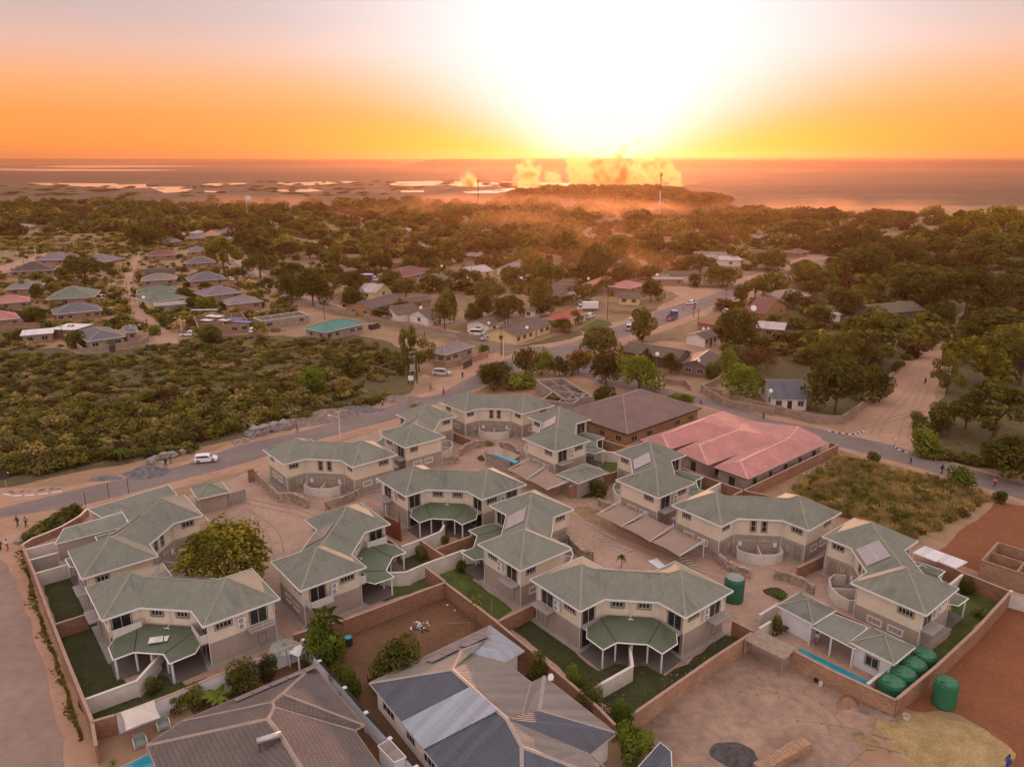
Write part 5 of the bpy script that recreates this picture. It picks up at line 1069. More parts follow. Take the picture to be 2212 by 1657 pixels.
T('banana', 1830, 1930, 470, 540, 3, 'left palm like plant in the turning circle', 'garden_plant', 'plant'); T('banana', 1835, 1915, 540, 620, 3, 'lower leafy plant in the turning circle', 'garden_plant', 'plant'); T('bush0', 840, 960, 820, 930, 5, 'clump of shrubs below the square green roof', 'shrub', 'shrub'); T('agave', 300, 450, 175, 290, 8, 'spreading plant in the flower bed by the water tank', 'garden_plant', 'plant')
T('bush0', 1520, 1580, 1220, 1290, 3, 'dark shrub behind the white wall of the porch garden', 'shrub', 'shrub'); T('bush0', 1330, 1400, 1310, 1400, 3, 'dark shrub in the bright lawn corner', 'shrub', 'shrub'); T('bush0', 1730, 1830, 150, 250, 8, 'round dark bush on the last lawn', 'shrub', 'shrub'); T('banana', 1800, 1930, 300, 420, 8, 'pale leaved young banana on the last lawn', 'banana_plant', 'plant')
T('bush0', 1630, 1700, 10, 90, 4, 'dark shrub by the white curving garden wall', 'shrub', 'shrub'); T('bush0', 305, 380, 420, 560, 8, 'shrub between the two white wall stubs', 'shrub', 'shrub')
# behind the compound
T('round0', 625, 1010, 1300, 1500, 15, 'dark leafy tree at the road bend behind the compound'); T('flower0', 1030, 1300, 1140, 1450, 15, 'flame tree with orange blossom behind the compound'); T('bright0', 1250, 1490, 1165, 1440, 15, 'bright yellow green tree right of the flame tree')
T('flower0', 1655, 1935, 1155, 1440, 15, 'second flame tree near the tall thin stem'); T('round2', 1480, 1670, 1235, 1460, 15, 'small dark tree between the two flame trees'); T('round1', 1850, 2310, 895, 1290, 15, 'big dark ball crowned tree beside the paved road')
T('bright1', 365, 860, 920, 1310, 14, 'large yellow green tree before the dark gabled house'); T('round0', 60, 400, 865, 1250, 14, 'dark olive tree below the big ball crowned tree'); T('cone0', 560, 805, 825, 1060, 14, 'dark pyramid shaped tree before the long brown roof', 'conifer'); T('round1', 885, 1105, 875, 1110, 14, 'round tree at the gable of the long brown roof')
T('tall1', 520, 805, 345, 745, 14, 'tall bushy tree on the sandy corner by the paved road'); T('tall0', 1525, 1995, 370, 850, 14, 'tall dark tree right of the white walled house'); T('bright0', 1530, 1800, 845, 1160, 14, 'bright lumpy green tree beside the dark gabled house'); T('bright1', 1610, 2040, 1035, 1400, 14, 'bright green tree rising over the block wall corner')
T('bush0', 1425, 1570, 1000, 1180, 14, 'small green tree at the wall of the dark gabled house'); T('brown0', 1780, 2230, 785, 1080, 14, 'purple brown thorny tree behind the bright lumpy tree'); T('round0', 640, 880, 10, 255, 14, 'round tree beside the small cream cottage'); T('bush0', 75, 305, 1270, 1460, 14, 'rounded shrub beside the roofless ruin', 'shrub', 'shrub'); T('bush1', 960, 1255, 1365, 1440, 14, 'low wide bush at the corner of the brown tiled house', 'shrub', 'shrub')
T('bush1', 190, 400, 10, 110, 5, 'yellow green bush left of the roofless ruin', 'shrub', 'shrub'); T('bush0', 480, 660, 180, 270, 5, 'green bush before the brown tiled roof', 'shrub', 'shrub'); T('bright0', 640, 790, 130, 220, 5, 'small bright tree among the concrete rooms'); T('round2', 0, 200, -60, 120, 5, 'dark tree left behind the farthest green roof')
T('round0', 585, 975, -120, 310, 7, 'broad dense tree inside the corner plot wall'); T('round2', 930, 1180, -50, 205, 7, 'second dense tree along the plot wall of the side road')
# field edge and road
T('loose1', 1335, 1470, 398, 740, 17, 'slender tree with loose crown by the transformer poles'); T('loose0', 1370, 1600, 470, 760, 17, 'leaning loose crowned tree beside the grey tiled house'); T('umbrella0', 1200, 1365, 635, 710, 17, 'flat topped small tree in the clearing of the scrub field'); T('bush0', 1295, 1375, 700, 785, 17, 'round bush behind the transformer poles', 'shrub', 'shrub'); T('bush1', 1980, 2065, 543, 606, 17, 'clipped round bush beyond the tan wall', 'shrub', 'shrub')
T('bush1', 505, 710, 735, 945, 17, 'large pale tipped bush in the middle of the scrub field', 'shrub', 'shrub'); T('bush0', 820, 1020, 640, 790, 17, 'round bush in the upper right of the scrub field', 'shrub', 'shrub'); T('palm', 870, 1125, 905, 1060, 23, 'yellow green fan leaved palm at the lower field edge', 'palm', 'palm')
for lab, n, rows in (
 ('round crowned dark tree among the houses left of the main junction', 22, [(40, 300, 230, 430), (180, 320, 425, 560), (320, 480, 390, 625), (480, 740, 365, 650), (740, 860, 330, 420), (790, 1060, 380, 570), (850, 1040, 520, 710), (355, 540, 305, 430), (310, 520, 130, 250), (525, 610, 125, 200), (690, 940, 220, 390), (1080, 1280, 235, 370), (1180, 1340, 370, 480), (1350, 1460, 270, 380), (1260, 1500, 440, 600), (1480, 1690, 410, 540), (1750, 2000, 360, 530), (1650, 1850, 100, 310), (1410, 1620, 170, 330), (1270, 1410, 620, 725), (1600, 1800, 540, 850), (1110, 1240, 670, 770), (1530, 1680, 260, 360), (1000, 1150, 165, 250), (940, 1060, 290, 370), (0, 140, 30, 180), (130, 340, 10, 170), (1920, 2110, 100, 230), (400, 540, 470, 600), (1690, 1760, 440, 500)]),
 ('round tree between the bungalows around the paved junction', 21, [(110, 360, 585, 830), (370, 600, 430, 680), (420, 600, 610, 740), (10, 210, 470, 620), (-60, 100, 560, 760), (-120, 20, 640, 820), (170, 290, 330, 450), (330, 560, 260, 430), (710, 1000, 500, 640), (960, 1150, 440, 540), (1340, 1440, 330, 430), (600, 760, 770, 870), (740, 850, 700, 810), (560, 730, 580, 650), (620, 700, 350, 420), (0, 110, 250, 350), (100, 200, 235, 320)]),
 ('hazy round tree below the tall mast', 21, [(560, 840, 55, 310), (640, 740, 300, 380), (820, 1110, 160, 410), (860, 1080, 90, 220), (1040, 1230, 80, 320), (1290, 1500, 190, 340), (1640, 1830, 110, 210), (1520, 1640, 130, 210), (1650, 1880, 240, 360), (1320, 1500, 330, 440), (1400, 1560, 240, 340), (1870, 2150, 340, 500), (1730, 1830, 390, 490), (2100, 2220, 490, 650), (1960, 2220, 690, 1020), (1120, 1240, 330, 440), (1250, 1330, 180, 260), (1340, 1510, 60, 180)]),
 ('broad dark tree in the grove right of the upper road', 18, [(710, 1090, 325, 520), (800, 1185, 445, 740), (1150, 1420, 410, 620), (1390, 1730, 530, 680), (1710, 2030, 465, 610), (1940, 2250, 550, 700), (1200, 1640, 610, 900), (1530, 2000, 640, 1000), (1990, 2300, 680, 880), (720, 960, 780, 980), (960, 1130, 790, 910), (630, 900, 1120, 1370), (1470, 1690, 880, 1060), (1820, 2250, 935, 1150), (1720, 1950, 1050, 1220), (440, 640, 580, 745), (190, 420, 650, 820), (80, 280, 690, 870), (390, 540, 790, 920), (150, 410, 500, 630), (1730, 2030, 330, 500), (370, 570, 290, 410), (240, 380, 370, 440), (1360, 1500, 1070, 1220), (1060, 1260, 560, 660), (1640, 1760, 600, 700), (560, 760, 900, 1060), (540, 660, 730, 820), (620, 800, 640, 780), (410, 610, 1110, 1200), (250, 350, 1150, 1200)])):
    for i, (x0, x1, tp, bs) in enumerate(rows):
        kk = rnd.choice(['round0', 'round1', 'round2', 'round0', 'umbrella1', 'umbrella0', 'loose2', 'tall1']) if (x1 - x0) < 400 else rnd.choice(['round0', 'round2', 'umbrella1'])
        T(kk, x0, x1, tp, bs, n, lab, group={22: 'trees among the houses left of the junction', 21: 'trees around the junction' if 'junction' in lab else 'trees below the tall mast', 18: 'trees of the right hand grove'}[n])
T('umbrella0', 850, 1400, 945, 1370, 18, 'huge wide crowned tree behind the grey bare tree'); T('bare', 905, 1175, 1090, 1360, 18, 'pale leafless tree with forked trunk in front of the huge crown'); T('brown1', 585, 705, 345, 470, 18, 'purple leaved tree near the upper tarred square'); T('brown0', 1140, 1350, 130, 250, 22, 'purple brown tree left of the orange haze')
T('umbrella0', 800, 1140, 520, 760, 15, 'feathery tree with pale stems behind the yellow bungalow')
T('gold0', 1780, 2020, 185, 420, 18, 'hazy golden tree on the right skyline'); T('gold1', 1930, 2160, 150, 380, 18, 'tallest golden tree on the right skyline'); T('gold0', 1700, 2160, 1185, 1530, 18, 'yellow leaved spreading tree right of the dirt side road'); T('loose0', 1525, 1730, 1265, 1560, 18, 'dark small leaved tree at the mouth of the dirt side road')
T('loose1', 1950, 2400, 1060, 1500, 18, 'dark spreading tree at the right picture edge'); T('umbrella0', 1700, 2260, 90, 500, 7, 'broad thorn tree over the shaded yard at the right'); T('round1', 1895, 2300, 490, 790, 7, 'dense dark rounded tree at the right edge by the road'); T('bush0', 1490, 1650, 240, 460, 7, 'tall bush at the shaded yard corner', 'shrub', 'shrub'); T('bush1', 1370, 1550, 430, 620, 7, 'low bush beside the black and white kerb', 'shrub', 'shrub'); T('umbrella1', 1640, 1900, 200, 420, 7, 'flat crowned small tree in the shaded yard')
T('bush0', 1040, 1120, 600, 680, 7, 'bush on the upper rim of the grassy vacant lot', 'shrub', 'shrub'); T('bush1', 1640, 1820, 725, 860, 7, 'feathery bush at the road edge of the grassy vacant lot', 'shrub', 'shrub'); T('bush0', 1980, 2070, 890, 970, 7, 'reddish low bush at the end of the grassy lot', 'shrub', 'shrub')
# village trees
T('umbrella1', 545, 895, 262, 460, 9, 'spreading dark acacia in the middle of the left village'); T('round0', 1050, 1362, -5, 165, 9, 'dense golden rimmed tree beyond the left village'); T('umbrella0', 1720, 2010, 100, 400, 9, 'tall flat crowned tree above the solar panelled roof'); T('round2', 1945, 2130, 40, 185, 9, 'dark tree clump left half behind the village'); T('round1', 2060, 2260, 20, 180, 9, 'dark tree clump right half behind the village')
T('bush0', 780, 865, 500, 560, 9, 'clipped bush at the green grey roof corner', 'shrub', 'shrub'); T('bush0', 560, 690, 870, 1010, 9, 'bush inside the brick plot wall', 'shrub', 'shrub'); T('bush1', 350, 450, 790, 900, 9, 'yellow green bush beside the white flat roof', 'shrub', 'shrub'); 
T('bush0', 240, 420, 680, 780, 9, 'dark bush behind the slate roofed house', 'shrub', 'shrub')
T('palm', 880, 1000, 905, 1010, 9, 'short palm before the slate blue house door', 'palm', 'palm'); T('bush0', 1680, 1840, 820, 960, 9, 'leafy tree leaning on the unfinished brick house'); T('bush0', 1380, 1500, 740, 840, 9, 'bush beside the village lamp post', 'shrub', 'shrub')
lab = 'round bush between the village houses'
for x0, x1, tp, bs in ((1120, 1180, 375, 420), (640, 700, 480, 560), (1640, 1760, 590, 690), (1540, 1650, 590, 690), (1490, 1600, 510, 600), (2120, 2200, 600, 670), (2060, 2160, 540, 600), (1830, 1890, 620, 690), (880, 960, 300, 360), (350, 440, 420, 480), (930, 1030, 240, 300), (880, 950, 560, 600), (1500, 1600, 710, 790), (260, 350, 480, 600), (560, 660, 240, 330), (1240, 1330, 820, 900) ):
    T('bush' + str(rnd.randint(0, 1)), x0, x1, tp, bs, 9, lab, 'shrub', 'shrub', group='bushes between the village houses')
# ------------- more single trees of the wood, until 300 stand; the rest of the wood is one mass
def inside(poly, x, y):
    c = False; j = len(poly) - 1
    for i in range(len(poly)):
        xi, yi = poly[i]; xj, yj = poly[j]
        if (yi > y) != (yj > y) and x < (xj - xi) * (y - yi) / (yj - yi) + xi: c = not c
        j = i
    return c
HP = [(o.location.x, o.location.y) for o in C.objects if o.get('category') in ('house', 'outbuilding') and o.parent is None]
ROADS = []
for o in C.objects:
    if o.name.startswith(('road', 'dirt_road', 'sandy_verge', 'front_yard')): ROADS.append([(v.co.x, v.co.y) for v in o.data.vertices])
VILL = [(-300, 575), (60, 540), (300, 530), (520, 520), (560, 600), (660, 680), (900, 735), (900, 860), (-300, 1100)]
SCR = [[(-400, 520), (120, 508), (300, 500), (420, 545), (300, 550), (60, 560), (-400, 640)]]
def ok(px, py, P, m):
    if inside(VILL, px, py) or inside(SCR[0], px, py): return False
    for R_ in ROADS:
        if inside(R_, P.x, P.y): return False
    for hx, hy in HP:
        if -4 - m < P.x - hx < 14 + m and -m * 1.2 - 2 < P.y - hy < 11 + m: return False
    return True
FP = 'far tree of the woodland before the river'
areas = [(430, 2300, 470, 560), (880, 1700, 560, 620), (-60, 1100, 455, 500), (1700, 2300, 540, 680), (1500, 2260, 470, 560)]
tries = 0
while ntree[0] < 322 and tries < 6000:
    tries += 1; x0, x1, y0, y1 = areas[tries % 5]; px, py = rnd.uniform(x0, x1), rnd.uniform(y0, y1); P = at((px, py)); w = rnd.uniform(9, 17); h = rnd.uniform(6, 10)
    if not ok(px, py, P, w / 2) or any((P.x - a) ** 2 + (P.y - b_) ** 2 < (.85 * (w / 2 + r)) ** 2 for a, b_, r in TREEPOS): continue
    t = thing('tree', FP + (' on the left' if px < 880 else ' below the masts' if px < 1560 else ' on the right'), 'tree', P, rnd.uniform(0, 6.28), 'far woodland trees ' + ('left' if px < 880 else 'middle' if px < 1560 else 'right')); t.scale = (w, w, h)
    cr, tr = PROTO[rnd.choice(['round0', 'round1', 'round2', 'umbrella0', 'umbrella1', 'umbrella2', 'bright0', 'gold1', 'brown0'])]
    for nm, me in (('crown', cr), ('trunk', tr)): o = bpy.data.objects.new(nm, me); C.objects.link(o); o.parent = t
    ntree[0] += 1; TREEPOS.append((P.x, P.y, w / 2))
def mass(name, label, spots, protos, mats, cat):
    out, mi = [], []
    for x, y, z, w, h, k in spots:
        V = protos[k]; a = rnd.uniform(0, 6.283); c, s = math.cos(a), math.sin(a)
        out.append(np.stack([(V[:, 0] * c - V[:, 1] * s) * w + x, (V[:, 0] * s + V[:, 1] * c) * w + y, V[:, 2] * h + z], 1)); mi.append(np.full(len(V) // 4, NR.integers(0, len(mats))))
    me = quad_mesh(name, np.concatenate(out), mats, np.concatenate(mi)); o = bpy.data.objects.new(name, me); C.objects.link(o); tag(o, label, cat, kind='stuff'); return o
def flat_proto(kind, n, leaf, asp=1.0):
    p, nor, _ = crown_points(kind, n); return quads(p, nor, np.full(n, leaf), asp)
FAR = [flat_proto('far', 230, .16) for _ in range(5)]; FAR2 = [flat_proto('far', 90, .24) for _ in range(4)]
sp = []
y = 0
for i in range(2500):
    py = 418 + (rnd.random() ** 1.2) * 145; px = rnd.uniform(-120, 2330)
    lim = 440 if px < 1120 else 440 - (px - 1120) / 60 * 20 if px < 1180 else 420 if px < 1480 else 420 + (px - 1480) / 80 * 38 if px < 1560 else 458 + (px - 1560) * .02
    if py < lim: continue
    P = at((px, py)); w = rnd.uniform(7, 17)
    if py > 455 and any((P.x - a) ** 2 + (P.y - b_) ** 2 < (.55 * (w / 2 + r)) ** 2 for a, b_, r in TREEPOS): continue
    if not ok(px, py, P, w / 2): continue
    if py > 480 and px > 560 and rnd.random() < .55: continue
    sp.append((P.x, P.y, 0, w, w * rnd.uniform(.42, .68), rnd.randrange(5)))
mass('far_woodland', 'hazy far woodland stretching to the river plain', sp, FAR, ['leaf_dark', 'leaf_mid', 'leaf_dark', 'leaf_mid', 'leaf_mid', 'leaf_brown', 'leaf_scrub'], 'woodland')
# undergrowth between the houses and trees
sp = []
for i in range(1500):
    px, py = rnd.uniform(500, 2300), 480 + 320 * rnd.random() ** 1.3; P = at((px, py))
    if py > 640 and px < 1560: continue
    if py > 700 and not (px > 1900 or (1560 < px < 1900 and py < 800)): continue
    if not ok(px, py, P, 1.2): continue
    w = rnd.uniform(1.6, 7.5); sp.append((P.x, P.y, 0, w, w * rnd.uniform(.4, .9), rnd.randrange(4)))
mass('undergrowth', 'low undergrowth between trees and yards', sp, FAR2, ['leaf_dark', 'leaf_mid', 'leaf_mid', 'leaf_scrub', 'leaf_brown'], 'undergrowth')
FIELD = [(-160, 905), (-120, 770), (0, 765), (130, 768), (250, 770), (330, 750), (420, 735), (560, 728), (640, 736), (760, 735), (830, 750), (868, 780), (850, 815), (820, 840), (770, 860), (700, 878), (640, 893), (560, 922), (440, 950), (320, 975), (200, 1000), (60, 1030), (-160, 1060)]
SB = [flat_proto('bush', 270, .13) for _ in range(4)] + [flat_proto('loose', 270, .11) for _ in range(2)]
sp = []; n_ = 0
while n_ < 2900:
    px, py = rnd.uniform(-150, 880), 730 + 330 * rnd.random() ** 1.25
    if not inside(FIELD, px, py): continue
    P = at((px, py)); edge = py > 900 + (400 - px) * .12 - 40 and px < 760; w = rnd.uniform(.9, 2.7) * (1.45 if edge else 1); n_ += 1
    if px > 700 and py > 790 and rnd.random() < .5: continue
    sp.append((P.x, P.y, -.1, w, w * rnd.uniform(.30, .62) * (1.3 if edge else 1), rnd.randrange(6)))
mass('scrub_field', 'dense green and brown scrub covering the empty field', sp, SB, ['leaf_scrub', 'leaf_mid', 'leaf_drygrass', 'leaf_scrub', 'leaf_brown', 'leaf_gold', 'leaf_scrub', 'leaf_drygrass', 'leaf_mid'], 'scrub')
def tuft(n):
    V = []
    for i in range(n):
        a, r = NR.uniform(0, 6.283), .28 * NR.uniform() ** .5; b0 = np.array([r * math.cos(a), r * math.sin(a), 0]); l = NR.uniform(.5, 1.0); tip = b0 + [NR.normal() * .22, NR.normal() * .22, l]; a2 = NR.uniform(0, 6.283); s = np.array([math.cos(a2), math.sin(a2), 0]) * .03
        V += [b0 - s, b0 + s, tip + s * .3, tip - s * .3]
    return np.array(V)
TF = [tuft(60) for _ in range(4)]
sp = []; LOT = [(1690, 1075), (1760, 1025), (1815, 988), (1900, 1008), (1960, 1025), (2060, 1050), (2140, 1078), (2060, 1125), (2000, 1150), (1960, 1180), (1900, 1165), (1830, 1120)]
while len(sp) < 1700:
    px, py = rnd.uniform(1600, 2160), rnd.uniform(970, 1185)
    if inside(LOT, px, py): P = at((px, py)); w = rnd.uniform(.8, 1.8); sp.append((P.x, P.y, 0, w, w * rnd.uniform(.5, .95), rnd.randrange(4)))
mass('tall_grass', 'tall straw coloured grass on the vacant lot', sp, TF, ['leaf_grass', 'leaf_grass', 'leaf_grass', 'leaf_drygrass', 'leaf_mid'], 'grass')
sp = []
for i in range(330):
    px, py = rnd.uniform(1640, 2130), rnd.uniform(985, 1170)
    if inside(LOT, px, py): P = at((px, py)); w = rnd.uniform(.8, 2.4); sp.append((P.x, P.y, -.1, w, w * rnd.uniform(.4, .7), rnd.randrange(6)))
mass('lot_bushes', 'low olive scrub among the tall grass of the lot', sp, SB, ['leaf_scrub', 'leaf_mid'], 'scrub')
sp = []
for i in range(1100):      # grass verge beside the left sandy road and the road bends
    t_ = rnd.random(); q = [(60, 1190), (100, 1330), (150, 1460), (195, 1600)]; j = min(2, int(t_ * 3)); f = t_ * 3 - j
    px = q[j][0] * (1 - f) + q[j + 1][0] * f - abs(rnd.gauss(0, 5)) * (1.2 + math.sin(t_ * 31) * .9); py = q[j][1] * (1 - f) + q[j + 1][1] * f; P = at((px, py)); w = rnd.uniform(.12, .42); sp.append((P.x - .7, P.y, 0, w, w * .6, rnd.randrange(4)))
mass('verge_grass', 'dark rough grass along the outside of the boundary wall', sp, TF, ['leaf_mid', 'leaf_scrub'], 'grass')
sp = []
for i in range(700):
    px, py = rnd.uniform(-200, 700), rnd.uniform(500, 548)
    if inside([(-400, 515), (120, 505), (300, 500), (700, 510), (500, 535), (300, 545), (60, 560), (-400, 640)], px, py): P = at((px, py)); w = rnd.uniform(2, 7); sp.append((P.x, P.y, 0, w, w * rnd.uniform(.25, .45), rnd.randrange(4)))
mass('grassland', 'golden grass and bushes beyond the left village', sp, FAR2, ['leaf_grass', 'leaf_gold', 'leaf_scrub'], 'grassland')
sp = []
for a_, b2, cnt in (((0, 1005), (420, 975), 130), ((560, 925), (840, 860), 60), ((1985, 900), (2000, 985), 60), ((2000, 985), (2212, 1015), 90), ((2040, 790), (2100, 660), 90), ((1930, 800), (2060, 690), 60), ((70, 1165), (160, 1110), 60), ((700, 790), (860, 770), 30)):
    for i in range(cnt):
        t_ = rnd.random(); px = a_[0] + (b2[0] - a_[0]) * t_ + rnd.uniform(-6, 6); py = a_[1] + (b2[1] - a_[1]) * t_ + rnd.uniform(-5, 5); P = at((px, py)); w = rnd.uniform(.8, 2.6); sp.append((P.x, P.y, -.1, w, w * .6, rnd.randrange(6)))
mass('roadside_scrub', 'low scrub and weeds edging the roads', sp, SB, ['leaf_mid', 'leaf_scrub'], 'scrub')
sp = []      # greenery between the plots of the left village
VH = [(o.location.x, o.location.y, o.rotation_euler.z) for o in C.objects if o.get('category') == 'house']
for i in range(2400):
    px, py = rnd.uniform(-60, 640), rnd.uniform(545, 765); P = at((px, py))
    if not inside([(-80, 580), (60, 548), (300, 538), (480, 545), (640, 660), (640, 715), (380, 735), (-80, 765)], px, py): continue
    if any(-1.5 < P.x - hx < 17 and -1 < P.y - hy < 12 for hx, hy, r_ in VH) or any(inside(R_, P.x, P.y) for R_ in ROADS): continue
    w = rnd.uniform(.8, 3.2) if rnd.random() < .85 else rnd.uniform(3.5, 5.5); sp.append((P.x, P.y, -.1, w, w * rnd.uniform(.4, .8), rnd.randrange(6)))
mass('plot_greenery', 'shrubs and weeds between the village plots', sp, SB, ['leaf_mid', 'leaf_scrub', 'leaf_dark', 'leaf_grass'], 'greenery')
# ---------------------------------------------------------------- far country, river, smoke, air
mat('far_hill', (.10, .065, .05), .98, .2, .0012, col2=(.07, .05, .04)); mat('far_plain', (.075, .045, .03), .98, .35, .003, col2=(.03, .02, .015))
def hill(name, px0, px1, dist, top, depth, seed, mname='far_hill', ends=.1):
    r = random.Random(seed); n = 60; b = MB(); rows = []
    ph = [r.uniform(0, 6.28) for _ in range(5)]
    for i in range(n + 1):
        t = i / n; px = px0 + (px1 - px0) * t; x = (px - 1106) / FPX * dist
        e = min(1, min(t, 1 - t) / ends) if ends else 1
        h = top * (e ** .6) * (1 + .035 * math.sin(t * 9 + ph[0]) + .02 * math.sin(t * 23 + ph[1]) + .012 * math.sin(t * 61 + ph[2]))
        w = .04 * dist * math.sin(t * 14 + ph[3])
        rows.append([(x, dist + w, -1), (x, dist + w + depth * .12, h * .75), (x * 1.02, dist + w + depth * .3, h), (x * 1.1, dist + w + depth, h * .98), (x * 1.12, dist + w + depth * 1.05, -1)])
    for a, c in zip(rows, rows[1:]):
        for j in range(4): b.face([a[j], c[j], c[j + 1], a[j + 1]])
    return struct(b.build(name, mname))
hill('escarpment', 880, 1480, 5200, 50, 1500, 3); hill('escarpment', 1440, 2600, 4600, 47, 1500, 4, ends=.06)
hill('far_plateau', -900, 1250, 9500, 55, 2500, 5, ends=0); hill('far_plateau', 1100, 3000, 10500, 68, 2500, 6, ends=0); hill('low_ridge', 340, 960, 7000, 40, 900, 8, ends=.3)
# river arms on the plain
for pts in ([(-300, 352), (900, 350), (1100, 354), (700, 360), (200, 359), (-300, 362)], [(-300, 372), (500, 371), (1000, 376), (700, 388), (100, 391), (-300, 388)], [(1480, 352), (2500, 350), (2500, 358), (1900, 361), (1600, 358)], [(1560, 372), (2500, 368), (2500, 384), (2000, 388), (1700, 384)], [(1500, 404), (2100, 398), (2500, 402), (2500, 420), (1900, 418), (1600, 422)]): patch('plain', pts, 'far_plain', jit=14, step=120)
def water(pts, n): return patch('river', pts, 'river_water', n=n, jit=0, step=40, z=.5)
water([(180, 320), (740, 323), (760, 332), (930, 327), (935, 345), (1225, 343), (1230, 360), (1180, 378), (1050, 385), (960, 350), (800, 356), (700, 354), (650, 345), (560, 348), (500, 340), (380, 338), (250, 332)], 20)
water([(1290, 330), (1340, 322), (1580, 319), (1560, 328), (1440, 334), (1310, 346)], 20); water([(1760, 318), (1830, 318), (2212, 308), (2300, 312), (2100, 330), (1900, 336), (1790, 330)], 20); water([(1715, 366), (1900, 360), (1970, 350), (2060, 372), (1960, 378), (1800, 376)], 20); water([(1300, 370), (1420, 372), (1410, 382), (1310, 380)], 20)
water([(-60, 398), (200, 392), (420, 398), (760, 402), (740, 450), (620, 470), (430, 472), (400, 462), (560, 452), (700, 440), (600, 425), (480, 430), (300, 420), (100, 425), (-60, 420)], 19); water([(0, 455), (150, 452), (155, 464), (10, 466)], 19); water([(620, 395), (900, 402), (1100, 408), (1080, 420), (800, 440), (650, 436)], 19)
water([(0, 190), (230, 186), (240, 192), (0, 200)], 20); water([(430, 208), (900, 206), (1200, 210), (1390, 212), (900, 219), (500, 222), (200, 214)], 20); water([(0, 228), (400, 230), (1160, 236), (1000, 242), (300, 243), (0, 238)], 20)
# tree islands and reeds between the arms
sp = []
for i in range(190):
    px, py = rnd.choice([(rnd.uniform(-60, 950), rnd.uniform(402, 424)), (rnd.uniform(60, 1500), rnd.uniform(399, 413)), (rnd.uniform(560, 1300), rnd.uniform(392, 402))]); P = at((px, py)); w = rnd.uniform(8, 24); sp.append((P.x, P.y, -.3, w, rnd.uniform(1.2, 3.2), rnd.randrange(4)))
mass('river_islands', 'dark wooded islands between the river arms', sp, FAR2, ['leaf_dark', 'leaf_mid'], 'woodland')
# ridge of trees before the smoke
sp = []
for i in range(420):
    px = rnd.uniform(1100, 1570); py = rnd.uniform(410, 424) + max(0, (px - 1420) / 150) * 30 + max(0, (1190 - px) / 90) * 14; P = at((px, py)); w = rnd.uniform(9, 20); sp.append((P.x, P.y, 0, w, rnd.uniform(5, 11), rnd.randrange(5)))
mass('ridge_trees', 'line of trees on the ridge in front of the glowing smoke', sp, FAR, ['leaf_dark', 'leaf_mid'], 'woodland')
def smoke_mat(name, dens, col, scale, aniso, edge=1.0):
    m = bpy.data.materials.new(name); m.use_nodes = True; N, L = NT(m.node_tree); out = N.new('ShaderNodeOutputMaterial'); v = N.new('ShaderNodeVolumePrincipled'); L.new(v.outputs[0], out.inputs['Volume'])
    v.inputs['Color'].default_value = (*col, 1); v.inputs['Anisotropy'].default_value = aniso
    tc = N.new('ShaderNodeTexCoord'); g = N.new('ShaderNodeNewGeometry'); ln = N.new('ShaderNodeVectorMath'); ln.operation = 'LENGTH'; L.new(tc.outputs['Object'], ln.inputs[0])
    n = N.new('ShaderNodeTexNoise'); n.inputs['Scale'].default_value = scale; n.inputs['Detail'].default_value = 8; n.inputs['Roughness'].default_value = .66; L.new(g.outputs['Position'], n.inputs[0])
    a = N.new('ShaderNodeMath'); a.operation = 'MULTIPLY_ADD'; L.new(n.outputs[0], a.inputs[0]); a.inputs[1].default_value = 3.6; a.inputs[2].default_value = -1.0      # billows
    b_ = N.new('ShaderNodeMath'); b_.operation = 'SUBTRACT'; L.new(a.outputs[0], b_.inputs[0]); L.new(ln.outputs['Value'], b_.inputs[1])
    mp = N.new('ShaderNodeMapRange'); mp.interpolation_type = 'SMOOTHSTEP'; L.new(b_.outputs[0], mp.inputs[0]); mp.inputs[1].default_value = 0; mp.inputs[2].default_value = .55 * edge; mp.inputs[3].default_value = 0; mp.inputs[4].default_value = dens
    e_ = N.new('ShaderNodeMapRange'); L.new(ln.outputs['Value'], e_.inputs[0]); e_.inputs[1].default_value = .99; e_.inputs[2].default_value = .7; e_.inputs[3].default_value = 0; e_.inputs[4].default_value = 1
    mu = N.new('ShaderNodeMath'); mu.operation = 'MULTIPLY'; L.new(mp.outputs[0], mu.inputs[0]); L.new(e_.outputs[0], mu.inputs[1]); L.new(mu.outputs[0], v.inputs['Density']); MAT[name] = m
smoke_mat('smoke', .085, (.996, .82, .38), .055, .72, 2.2); smoke_mat('mist', .005, (.97, .62, .36), .012, .55, 2.0)
smoke_mat('smoke_dark', .09, (.975, .70, .30), .05, .66, 1.6)
def ico(seg=16, rings=10):
    b = MB(); b.v.append((0, 0, -1))
    for i in range(1, rings):
        for k_ in range(seg): a, e = 2 * math.pi * k_ / seg, math.pi * i / rings - math.pi / 2; b.v.append((math.cos(a) * math.cos(e), math.sin(a) * math.cos(e), math.sin(e)))
    b.v.append((0, 0, 1)); top = len(b.v) - 1
    for k_ in range(seg):
        k2 = (k_ + 1) % seg; b.f.append((0, 1 + k2, 1 + k_)); b.f.append((top, top - seg + k_, top - seg + k2))
        for i in range(rings - 2): a = 1 + i * seg; b.f.append((a + k_, a + k2, a + seg + k2, a + seg + k_))
    b.m = [0] * len(b.f); return b
PUFF = {}
